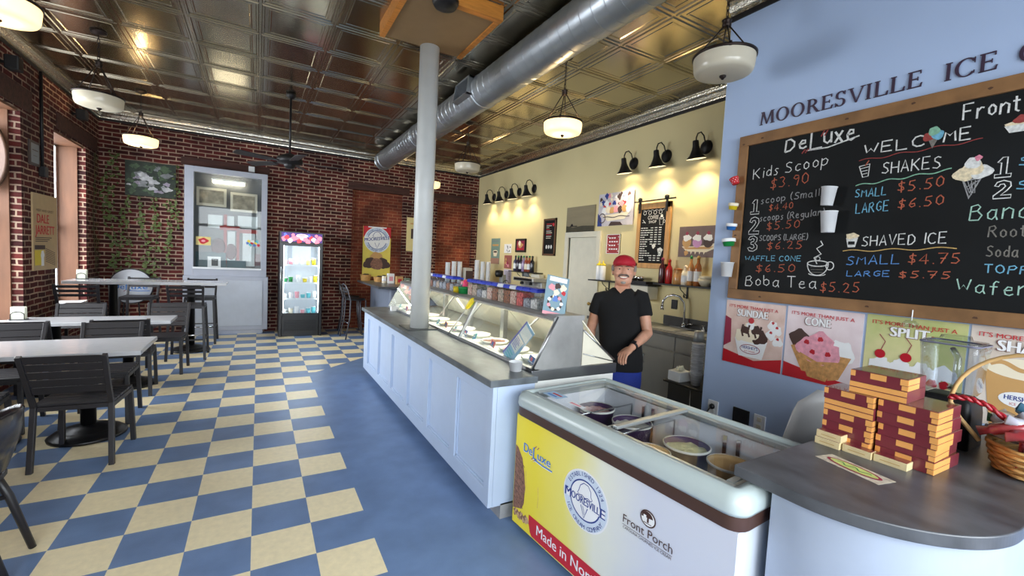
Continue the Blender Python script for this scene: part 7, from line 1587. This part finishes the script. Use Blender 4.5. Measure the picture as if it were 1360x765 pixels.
# four posters
def poster(y0, y1, z0, z1, bgm, label, word_, small='IT\'S MORE THAN JUST A', cut=None, tx=0.10, tw=0.30, ww=0.22, wx=0.12):
    o = MB().box(XB-0.004, XB-0.001, y1, y0, z0, z1).build('dessert_poster', bgm); tag(o, label, 'poster')
    g = PR((XB-0.0042, y0, z0), UY_, UZ_, 0.0005); W, H = y0-y1, z1-z0
    g.text(small, tx, H-0.052, 0.022, REDI, w=tw, l=7, bold=0.012, skew=-0.015)
    g.text(word_, wx-0.003, H-0.117, 0.058, mat_shadow, w=ww+0.006, l=7, bold=0.06); g.text(word_, wx, H-0.114, 0.053, WHITEI, w=ww, l=8, bold=0.05)
    return o, g, W, H
mat_shadow = mat('letter_shadow', rgb(120, 70, 60), 0.5)
def blur(name, c1, c2, sc=3.0): return mat(name, c1, 0.35, var=0.1, scale=sc, c2=c2)
CHERRY = mat('cherry_red', rgb(190, 24, 40), 0.3); WAF = mat('waffle_cone_print', rgb(206, 152, 92), 0.5, var=0.25, scale=40); PK2 = mat('strawberry_print', rgb(232, 160, 176), 0.5, var=0.2, scale=30); CHOC = mat('choc_print', rgb(66, 38, 30), 0.4); PAPR = mat('poster_red_sweep', rgb(196, 30, 42), 0.4, var=0.1, scale=3)
o, g, W, H = poster(2.13, 1.682, 0.918, 1.402, blur('poster_rose', rgb(222, 186, 170), rgb(240, 216, 206), 7), 'sundae poster on the blue wall closest to the yellow wall', 'SUNDAE', tx=0.03, tw=0.37, wx=0.10, ww=0.23)
g.poly([(0, 0), (W, 0), (W, 0.10), (0.25, 0.05), (0, 0.10)], PAPR, 0); g.poly([(0, 0.12), (0.06, 0.16), (0.05, 0.34), (0, 0.36)], MAROON, 0)
for x, y in ((0.36, 0.26), (0.40, 0.30), (0.37, 0.33), (0.41, 0.22)): g.blob(x, y, 0.035, WHITEI, 0); g.blob(x, y+0.02, 0.01, CHERRY, 1)
g.poly([(0.09, 0.20), (0.34, 0.20), (0.31, 0.07), (0.13, 0.07)], WHITEI, 1); g.disc(0.215, 0.20, 0.125, WHITEI, 1, ry=0.03); g.disc(0.215, 0.204, 0.112, CREAMI, 2, ry=0.022)
for x, y, r, m_ in ((0.14, 0.23, 0.05, CREAMI), (0.28, 0.23, 0.055, CHOC), (0.21, 0.25, 0.06, CREAMI), (0.21, 0.29, 0.05, CREAMI), (0.17, 0.27, 0.03, CHOC), (0.25, 0.28, 0.035, CHOC), (0.21, 0.31, 0.03, WHITEI)): g.blob(x, y, r, m_, 3)
for x in (0.15, 0.20, 0.25, 0.29): g.stroke([(x, 0.31), (x-0.01, 0.26), (x+0.005, 0.22)], 0.014, CHOC, 4)
g.disc(0.212, 0.345, 0.022, CHERRY, 9); g.disc(0.215, 0.13, 0.078, MAROON, 3, ry=0.036); g.disc(0.215, 0.13, 0.073, WHITEI, 4, ry=0.031); g.text('HERSHEY\'S', 0.155, 0.130, 0.022, NAVY, w=0.12, l=5, bold=0.03); g.text('ICE CREAM', 0.175, 0.108, 0.012, CHERRY, w=0.08, l=5)
g.build('poster_print', None, o)
o, g, W, H = poster(1.668, 1.222, 0.918, 1.405, blur('poster_blush', rgb(236, 214, 216), rgb(246, 232, 234), 5), 'cone poster with pink scoops, second from the yellow wall', 'CONE', tx=0.03, tw=0.37, wx=0.12, ww=0.15)
g.poly([(0, 0), (W, 0), (W, 0.03), (0.2, 0.06), (0, 0.10)], PAPR, 0)
g.blob(0.09, 0.27, 0.065, CHOC, 1); g.poly([(0.04, 0.22), (0.12, 0.24), (0.16, 0.06), (0.12, 0.06)], WAF, 1); g.blob(0.34, 0.23, 0.075, WHITEI, 1); g.poly([(0.28, 0.2), (0.40, 0.2), (0.34, 0.05), (0.28, 0.03)], WAF, 1)
g.poly([(0.10, 0.17), (0.32, 0.14), (0.27, 0.02), (0.16, 0.03)], WAF, 3); g.stroke([(0.10, 0.175), (0.21, 0.13), (0.33, 0.15)], 0.02, WAF, 5)
for x, y, r in ((0.15, 0.22, 0.07), (0.22, 0.26, 0.075), (0.28, 0.21, 0.065), (0.21, 0.19, 0.07)): g.blob(x, y, r, PK2, 4)
for x, y in ((0.14, 0.26), (0.22, 0.29), (0.27, 0.2), (0.18, 0.2)): g.blob(x, y, 0.016, CHERRY, 6)
for k in range(5): g.stroke([(0.14+0.04*k, 0.14), (0.18+0.02*k, 0.03)], 0.003, TANI, 6)
g.build('poster_print', None, o)
o, g, W, H = poster(1.207, 0.768, 0.918, 1.410, blur('poster_green', rgb(196, 206, 130), rgb(246, 230, 180), 3.2), 'split poster with cherries, third from the yellow wall', 'SPLIT', tx=0.03, tw=0.37, wx=0.12, ww=0.17)
g.rect(0, 0, W, 0.05, PAPR)
for i in range(12): g.blob(0.06+0.03*i, 0.20+0.02*math.sin(i*2), 0.035, WHITEI, 2+i % 3)
for x in (0.08, 0.20): g.stroke([(x, 0.28), (x+0.02, 0.34), (x-0.01, 0.38)], 0.004, MAROON, 6); g.disc(x, 0.265, 0.026, CHERRY, 6)
for i in range(6): g.blob(0.12+0.05*i, 0.15, 0.022, CHERRY, 5)
g.poly([(0.0, 0.15), (0.10, 0.17), (0.36, 0.15), (0.38, 0.08), (0.04, 0.06)], CREAMI, 1); g.disc(0.22, 0.08, 0.2, WHITEI, 0, ry=0.05)
g.build('poster_print', None, o)
o, g, W, H = poster(0.757, 0.315, 0.918, 1.412, blur('poster_taupe', rgb(222, 206, 190), rgb(238, 228, 218), 4), 'shake poster with a tall brown cup, behind the blender jug', 'SHAKE', tx=0.03, tw=0.37, wx=0.10, ww=0.20)
g.poly([(0.06, 0.30), (0.34, 0.30), (0.31, 0.0), (0.10, 0.0)], TANI, 1); g.disc(0.20, 0.30, 0.14, CREAMI, 2, ry=0.05); g.stroke(wave(0.08, 0.30, 0.31, 0.015, 0.15), 0.02, TANI, 3); g.disc(0.20, 0.15, 0.08, WHITEI, 3, ry=0.04); g.text('HERSHEY\'S', 0.14, 0.147, 0.022, NAVY, w=0.12, l=4, bold=0.03); g.text('ICE CREAM', 0.16, 0.122, 0.013, CHERRY, w=0.08, l=4)
g.build('poster_print', None, o)
# outlets
outlet(XB, 2.175, 0.518, 'white outlet with a black plug in it, low on the blue wall')
t = empty('plug', (XB-0.03, 2.165, 0.52), label='black plug and cord in the white outlet', cat='plug')
MB().ell((XB-0.032, 2.168, 0.535), (0.02, 0.022, 0.022), 12, 8).build('plug_head', BLACKM, t); MB().tube([(XB-0.045, 2.175, 0.525), (XB-0.06, 2.20, 0.47), (XB-0.05, 2.23, 0.30), (XB-0.04, 2.24, 0.01)], 0.005, n=6).build('cord', BLACKM, t)
tag(MB().box(XB-0.014, XB-0.001, 1.874, 2.002, 0.47, 0.585).build('black_plate', BLACKM, bev=0.003), 'square black plate low on the blue wall between two outlets', 'plate')
t = empty('wall_outlet', (XB, 1.795, 0.525), label='white outlet to the right of the black square plate', cat='outlet')
MB().box(XB-0.012, XB-0.001, 1.752, 1.838, 0.465, 0.585).build('plate', WHITEP, t, bev=0.004)
for dz in (-0.026, 0.026): MB().box(XB-0.015, XB-0.011, 1.778, 1.812, 0.525+dz-0.015, 0.525+dz+0.015).build('socket', CREAM, t, bev=0.003)
# ---------------------------------------------------------------- the person behind the counter
PX_, PY_ = 2.556, 2.672
PSN = empty('person', (PX_, PY_, 0), math.radians(-43.7), 'smiling person in red cap and black shirt leaning a hand on the case', 'person')
PM = MW[PSN]
def hd(v):
    """proportions of the head: a little broader and shorter; smooth join at the neck"""
    k = min(1.0, max(0.0, (v.z-1.43)/0.04))
    return Vector((v.x+(v.x-0.036)*0.10*k, v.y, v.z+k*((1.60-v.z)*(0.14 if v.z > 1.60 else 0.0))+(0.012 if v.z > 0.9 else 0.012*v.z/0.9)))
class PB(MB):
    """written in the person's own frame: x to the viewer's right, y away from the viewer"""
    def build(s, name, mt=None, parent=None, vox=0.0, smooth=0, **k):
        s.v = [tuple(PM @ hd(Vector(v))) for v in s.v]
        o = MB.build(s, name, mt, parent or PSN, **k)
        if vox:
            r = o.modifiers.new('r', 'REMESH'); r.mode = 'VOXEL'; r.voxel_size = vox; r.use_smooth_shade = True
        if smooth:
            q = o.modifiers.new('q', 'SMOOTH'); q.factor = 0.5; q.iterations = smooth
        return o
    def rings(s, R, n=24):
        """stack of ellipses (cx, cy, z, rx, ry)"""
        loops = [[(cx+rx*math.cos(2*PI*j/n), cy+ry*math.sin(2*PI*j/n), z) for j in range(n)] for cx, cy, z, rx, ry in R]
        return loft(s, loops)
def skinmat():
    m = mat('warm_skin', rgb(198, 146, 118), 0.5, var=0.10, scale=14, c2=rgb(214, 160, 134), bump=0.05, bscale=90)
    b = m.node_tree.nodes['Principled BSDF']; b.inputs['Subsurface Weight'].default_value = 0.12; b.inputs['Subsurface Radius'].default_value = (0.012, 0.005, 0.003); return m
SKIN = skinmat(); SHIRT = mat('black_cotton', rgb(11, 11, 13), 0.95, var=0.25, scale=9, bump=0.25, bscale=14); BLUET = mat('royal_blue_cloth', rgb(22, 44, 128), 0.8, var=0.2, scale=7, bump=0.25, bscale=12)
GREYH = mat('grey_hair', rgb(142, 134, 126), 0.7, var=0.3, scale=50, bump=0.6, bscale=90); STACHE = mat('grey_brown_moustache', rgb(104, 88, 80), 0.75, var=0.35, scale=60, bump=0.6, bscale=90); CAP = mat('red_cap_cloth', rgb(176, 20, 40), 0.7, var=0.08, bump=0.1, bscale=60); TEETH = mat('teeth', rgb(236, 228, 214), 0.3); LIP = mat('lip', rgb(168, 94, 88), 0.45); EYEW = mat('eye_white', rgb(206, 194, 186), 0.3); EYED = mat('eye_dark', rgb(40, 28, 22), 0.2)
HX, HY = 0.036, -0.015
b = PB()
# head: skull, face, jaw, chin, brow, nose, cheeks, ears
b.ell((HX, HY+0.012, 1.610), (0.077, 0.095, 0.093), 28, 18)
b.ell((HX, HY-0.020, 1.553), (0.072, 0.075, 0.088), 28, 18)
b.ell((HX, HY-0.035, 1.500), (0.061, 0.056, 0.052), 22, 14)
b.ell((HX, HY-0.064, 1.478), (0.026, 0.022, 0.022), 16, 10)
for s in (-1, 1):
    b.ell((HX+s*0.036, HY-0.066, 1.552), (0.025, 0.022, 0.021), 16, 10)          # smiling cheeks
    b.ell((HX+s*0.029, HY-0.084, 1.604), (0.025, 0.010, 0.008), 14, 8)           # brow
    b.ell((HX+s*0.079, HY+0.014, 1.570), (0.010, 0.020, 0.032), 14, 10); b.ell((HX+s*0.078, HY+0.010, 1.548), (0.008, 0.011, 0.012), 10, 8)
    b.ell((HX+s*0.0115, HY-0.101, 1.553), (0.0085, 0.009, 0.0075), 12, 8)
b.tube([(HX, HY-0.086, 1.598), (HX, HY-0.097, 1.580), (HX, HY-0.109, 1.560), (HX, HY-0.098, 1.550)], [0.008, 0.010, 0.0135, 0.009], n=12)
# neck and torso
b.rings([(HX-0.004, 0.022, 1.34, 0.090, 0.075), (HX-0.004, 0.018, 1.40, 0.070, 0.064), (HX-0.002, 0.012, 1.45, 0.060, 0.060), (HX, 0.008, 1.52, 0.058, 0.060)])
b.rings([(0.05, 0.0, 0.76, 0.150, 0.105), (0.05, -0.01, 0.90, 0.150, 0.118), (0.035, -0.005, 1.08, 0.155, 0.118), (0.025, 0.0, 1.22, 0.166, 0.112), (0.02, 0.005, 1.31, 0.168, 0.098), (0.02, 0.012, 1.37, 0.14, 0.08), (0.028, 0.016, 1.405, 0.085, 0.062)])
# arms
SHR, ELR, WRR = Vector((0.188, 0.0, 1.365)), Vector((0.248, -0.075, 1.088)), Vector((0.127, -0.300, 1.000))
SHL, ELL, WRL = Vector((-0.140, 0.012, 1.335)), Vector((-0.205, 0.045, 1.055)), Vector((-0.190, -0.060, 0.850))
def seg(a, c, k): return a.lerp(c, k)
b.tube([SHR, seg(SHR, ELR, .25), seg(SHR, ELR, .6), seg(SHR, ELR, .9), ELR, seg(ELR, WRR, .12), seg(ELR, WRR, .35), seg(ELR, WRR, .7), seg(ELR, WRR, .95), WRR], [0.05, 0.052, 0.046, 0.041, 0.042, 0.043, 0.042, 0.033, 0.027, 0.026], n=16)
b.tube([SHL, seg(SHL, ELL, .25), seg(SHL, ELL, .6), seg(SHL, ELL, .9), ELL, seg(ELL, WRL, .12), seg(ELL, WRL, .35), seg(ELL, WRL, .7), seg(ELL, WRL, .95), WRL], [0.05, 0.052, 0.046, 0.041, 0.042, 0.042, 0.040, 0.032, 0.027, 0.025], n=16)
def hand(b, wr, h, a, dn, thumb_side, curl):
    """palm from the wrist along h, fingers spread along a, bending towards dn"""
    h = h.normalized(); a = (a-h*a.dot(h)).normalized(); dn = dn.normalized(); n = h.cross(a).normalized()
    kn = wr+h*0.088
    loops = []
    for d, w, th in ((-0.01, 0.026, 0.021), (0.02, 0.032, 0.019), (0.055, 0.040, 0.017), (0.085, 0.041, 0.014), (0.094, 0.038, 0.010)):
        c = wr+h*d; loops.append([tuple(c+a*w*math.cos(2*PI*j/16)+n*th*math.sin(2*PI*j/16)) for j in range(16)])
    loft(b, loops)
    for i, (off, L) in enumerate(((0.0305, 0.92), (0.0105, 1.0), (-0.0105, 0.95), (-0.0305, 0.78))):
        off *= thumb_side
        p0 = kn+a*off-h*0.014; p1 = kn+a*off*1.05+h*0.008
        d1 = (h*(1-curl)+dn*curl).normalized(); d2 = (h*(1-curl*1.5)+dn*curl*1.6).normalized(); d3 = (h*(0.6-curl*1.7)+dn*1.2).normalized()
        p2 = p1+d1*0.040*L; p3 = p2+d2*0.026*L; p4 = p3+d3*0.020*L
        b.tube([p0, p1, seg(p1, p2, .5), p2, seg(p2, p3, .5), p3, seg(p3, p4, .6), p4], [0.0095, 0.0102, 0.0090, 0.0094, 0.0084, 0.0086, 0.0080, 0.0048], n=10)
    ts = a*thumb_side
    q0 = wr+h*0.018+ts*0.022; q1 = wr+h*0.050+ts*0.048+dn*0.008; q2 = q1+(h*0.85+ts*0.35+dn*0.3).normalized()*0.032; q3 = q2+(h*0.9+ts*0.0+dn*0.5).normalized()*0.026
    b.tube([q0, seg(q0, q1, .5), q1, seg(q1, q2, .5), q2, seg(q2, q3, .6), q3], [0.016, 0.0155, 0.0125, 0.0108, 0.0110, 0.0098, 0.0055], n=10)
hR = Vector((-0.60, -0.66, -0.45)); aR = Vector((-0.74, 0.66, 0.02))
hand(b, WRR, hR, aR, Vector((0.05, -0.18, -1.0)), 1, 0.62)
hand(b, WRL, Vector((0.02, -0.35, -0.95)), Vector((0.55, -0.8, 0.2)), Vector((0.5, 0.6, -0.6)), 1, 0.45)
# legs and feet
for s, x in ((-1, -0.03), (1, 0.13)):
    b.tube([(x+0.005, 0.0, 0.80), (x, 0.0, 0.62), (x, -0.005, 0.46), (x, 0.012, 0.30), (x, 0.02, 0.09)], [0.076, 0.070, 0.056, 0.052, 0.036], n=16)
    b.ell((x, -0.05, 0.045), (0.042, 0.12, 0.04), 16, 10)
body = b.build('body', SKIN, vox=0.0046, smooth=3)
# clothes
b = PB()
b.rings([(0.052, 0.0, 0.765, 0.186, 0.136), (0.052, -0.012, 0.88, 0.180, 0.142), (0.045, -0.012, 0.98, 0.170, 0.140), (0.035, -0.008, 1.10, 0.172, 0.135), (0.025, 0.0, 1.22, 0.180, 0.126), (0.02, 0.004, 1.31, 0.182, 0.111), (0.022, 0.012, 1.365, 0.155, 0.092), (0.028, 0.018, 1.405, 0.105, 0.074), (0.032, 0.020, 1.432, 0.076, 0.066)], 32)
b.tube([SHR+Vector((-0.05, 0, 0.01)), SHR+Vector((0, 0, 0)), seg(SHR, ELR, .25), seg(SHR, ELR, .5), seg(SHR, ELR, .545)], [0.058, 0.064, 0.066, 0.066, 0.062], n=20)
b.tube([SHL+Vector((0.05, 0, 0.01)), SHL+Vector((0, 0, 0)), seg(SHL, ELL, .25), seg(SHL, ELL, .42), seg(SHL, ELL, .46)], [0.058, 0.063, 0.064, 0.064, 0.060], n=20)
sh = b.build('shirt', SHIRT, vox=0.008, smooth=4)
# skin shown by the V neck, lying on the shirt opening
b = PB(); vs = []
for x, z, y in ((-0.028, 1.448, -0.052), (0.086, 1.452, -0.050), (0.052, 1.422, -0.080), (0.020, 1.392, -0.107), (-0.008, 1.418, -0.084)): vs.append((x, y-0.006, z))
for x, z, y in ((-0.028, 1.448, -0.052), (0.086, 1.452, -0.050), (0.052, 1.422, -0.080), (0.020, 1.392, -0.107), (-0.008, 1.418, -0.084)): vs.append((x, y+0.05, z))
b.add(vs, [(0, 1, 2, 3, 4), (9, 8, 7, 6, 5)]+[(i, i+5, (i+1) % 5+5, (i+1) % 5) for i in range(5)]).build('neck_opening', SKIN, bev=0.004)
b = PB()
b.rings([(0.05, 0.0, 0.52, 0.168, 0.11), (0.05, 0.0, 0.66, 0.182, 0.125), (0.05, 0.0, 0.80, 0.178, 0.126), (0.05, 0, 0.84, 0.168, 0.124)], 28)
for x in (-0.035, 0.135): b.tube([(x, 0, 0.60), (x, 0, 0.40), (x, 0.0, 0.08)], [0.098, 0.082, 0.074], n=20)
b.build('trousers', BLUET, vox=0.010, smooth=3)
for x in (-0.03, 0.13): PB().rings([(x, -0.045, 0.0, 0.050, 0.138), (x, -0.045, 0.03, 0.052, 0.14), (x, -0.03, 0.07, 0.045, 0.11), (x, 0.01, 0.10, 0.043, 0.06)], 20).build('shoe', BLACKM)
# cap: crown, brim tipped slightly up, button
b = PB(); n = 32
loops = []
for z, r in ((1.606, 1.0), (1.632, 1.01), (1.660, 0.94), (1.687, 0.77), (1.704, 0.52), (1.711, 0.28), (1.713, 0.05)):
    loops.append([(HX+0.081*r*math.cos(2*PI*j/n), HY+0.012+0.104*r*math.sin(2*PI*j/n), z+0.016*(0.5-0.5*math.sin(2*PI*j/n))*(1 if z < 1.66 else 0.4)) for j in range(n)])
loft(b, loops); cp = b.build('cap', CAP)
b = PB(); vs = []; fs = []; n = 18
for i in range(n+1):
    a = PI+PI*i/n
    for k in range(6):
        f = k/5; rx = 0.073+0.002*f; ry = 0.090+0.070*f*max(0.0, -math.sin(a))**0.8
        x = HX+rx*math.cos(a); y = HY+0.012+ry*math.sin(a); vs.append((x, y, 1.628-0.006*f-0.020*((x-HX)/0.075)**2))
for i in range(n):
    for k in range(5): c = i*6+k; fs.append((c, c+6, c+7, c+1))
b.add(vs, fs, True).build('brim', CAP, cp, solid=0.004)
PB().ell((HX, HY+0.012, 1.714), (0.008, 0.008, 0.004), 10, 6).build('button', CAP, cp)
# hair at the sides and back
b = PB()
for s in (-1, 1):
    b.ell((HX+s*0.079, HY+0.020, 1.592), (0.013, 0.044, 0.032), 16, 10); b.ell((HX+s*0.077, HY+0.045, 1.565), (0.011, 0.030, 0.036), 14, 10); b.ell((HX+s*0.075, HY-0.004, 1.592), (0.010, 0.016, 0.028), 12, 8)
b.ell((HX, HY+0.070, 1.570), (0.066, 0.036, 0.052), 18, 12)
b.build('hair', GREYH, vox=0.005, smooth=2)
for s in (-1, 1):
    ex = HX+s*0.030
    e = PB(); e.use(EYEW).ell((ex, HY-0.073, 1.586), (0.0115, 0.0105, 0.0062), 16, 10); e.use(EYED).ell((ex-0.001, HY-0.0815, 1.586), (0.0055, 0.0035, 0.0052), 12, 8); e.build('eye', None)
    PB().tube([(ex-0.016, HY-0.084, 1.5895), (ex-0.004, HY-0.0885, 1.5940), (ex+0.008, HY-0.088, 1.5935), (ex+0.016, HY-0.082, 1.588)], 0.0032, n=6).build('eyelid', SKIN)
    PB().tube([(ex-s*0.019, HY-0.094, 1.604), (ex-s*0.004, HY-0.096, 1.612), (ex+s*0.018, HY-0.083, 1.607)], [0.004, 0.0055, 0.0035], n=8, flat=0.6).build('eyebrow', STACHE)
b = PB()
for s in (-1, 1): b.tube([(HX+s*0.001, HY-0.103, 1.541), (HX+s*0.014, HY-0.102, 1.541), (HX+s*0.028, HY-0.093, 1.536), (HX+s*0.038, HY-0.083, 1.524)], [0.0075, 0.0095, 0.009, 0.004], n=8)
b.build('moustache', STACHE, vox=0.003, smooth=1)
PB().tube([(HX-0.030, HY-0.086, 1.529), (HX-0.016, HY-0.094, 1.522), (HX, HY-0.0965, 1.520), (HX+0.016, HY-0.094, 1.522), (HX+0.030, HY-0.086, 1.529)], [0.003, 0.0065, 0.0075, 0.0065, 0.003], n=8, flat=0.8).build('teeth', TEETH)
PB().tube([(HX-0.032, HY-0.084, 1.526), (HX-0.016, HY-0.093, 1.5145), (HX, HY-0.0955, 1.5115), (HX+0.016, HY-0.093, 1.5145), (HX+0.032, HY-0.084, 1.526)], [0.003, 0.0048, 0.0055, 0.0048, 0.003], n=8).build('lower_lip', LIP)
b = PB(); b.ell((HX, HY-0.081, 1.483), (0.020, 0.009, 0.016), 14, 10); b.ell((HX-0.014, HY-0.075, 1.488), (0.012, 0.008, 0.012), 10, 8); b.ell((HX+0.014, HY-0.075, 1.488), (0.012, 0.008, 0.012), 10, 8); b.build('goatee', GREYH)
# watch on the wrist
d = (WRR-ELR).normalized(); M = Matrix.Translation(seg(ELR, WRR, 0.90)) @ d.to_track_quat('Z', 'Y').to_matrix().to_4x4()
w = PB().lathe([(0.028, -0.011), (0.034, -0.009), (0.034, 0.009), (0.028, 0.011), (0.028, -0.011)], 24, M=M, c0=False, c1=False).build('watch', BLACKM)
c = seg(ELR, WRR, 0.90); up = Vector((-0.2, -0.75, 0.62)); up = (up-d*up.dot(d)).normalized(); sd = d.cross(up)
M2 = Matrix(((sd.x, d.x, up.x, c.x+up.x*0.036), (sd.y, d.y, up.y, c.y+up.y*0.036), (sd.z, d.z, up.z, c.z+up.z*0.036), (0, 0, 0, 1)))
PB().box(-0.017, 0.017, -0.019, 0.019, -0.004, 0.006, M=M2).build('watch_face', BKG, w, bev=0.004)
# small logo stitched on the shirt chest
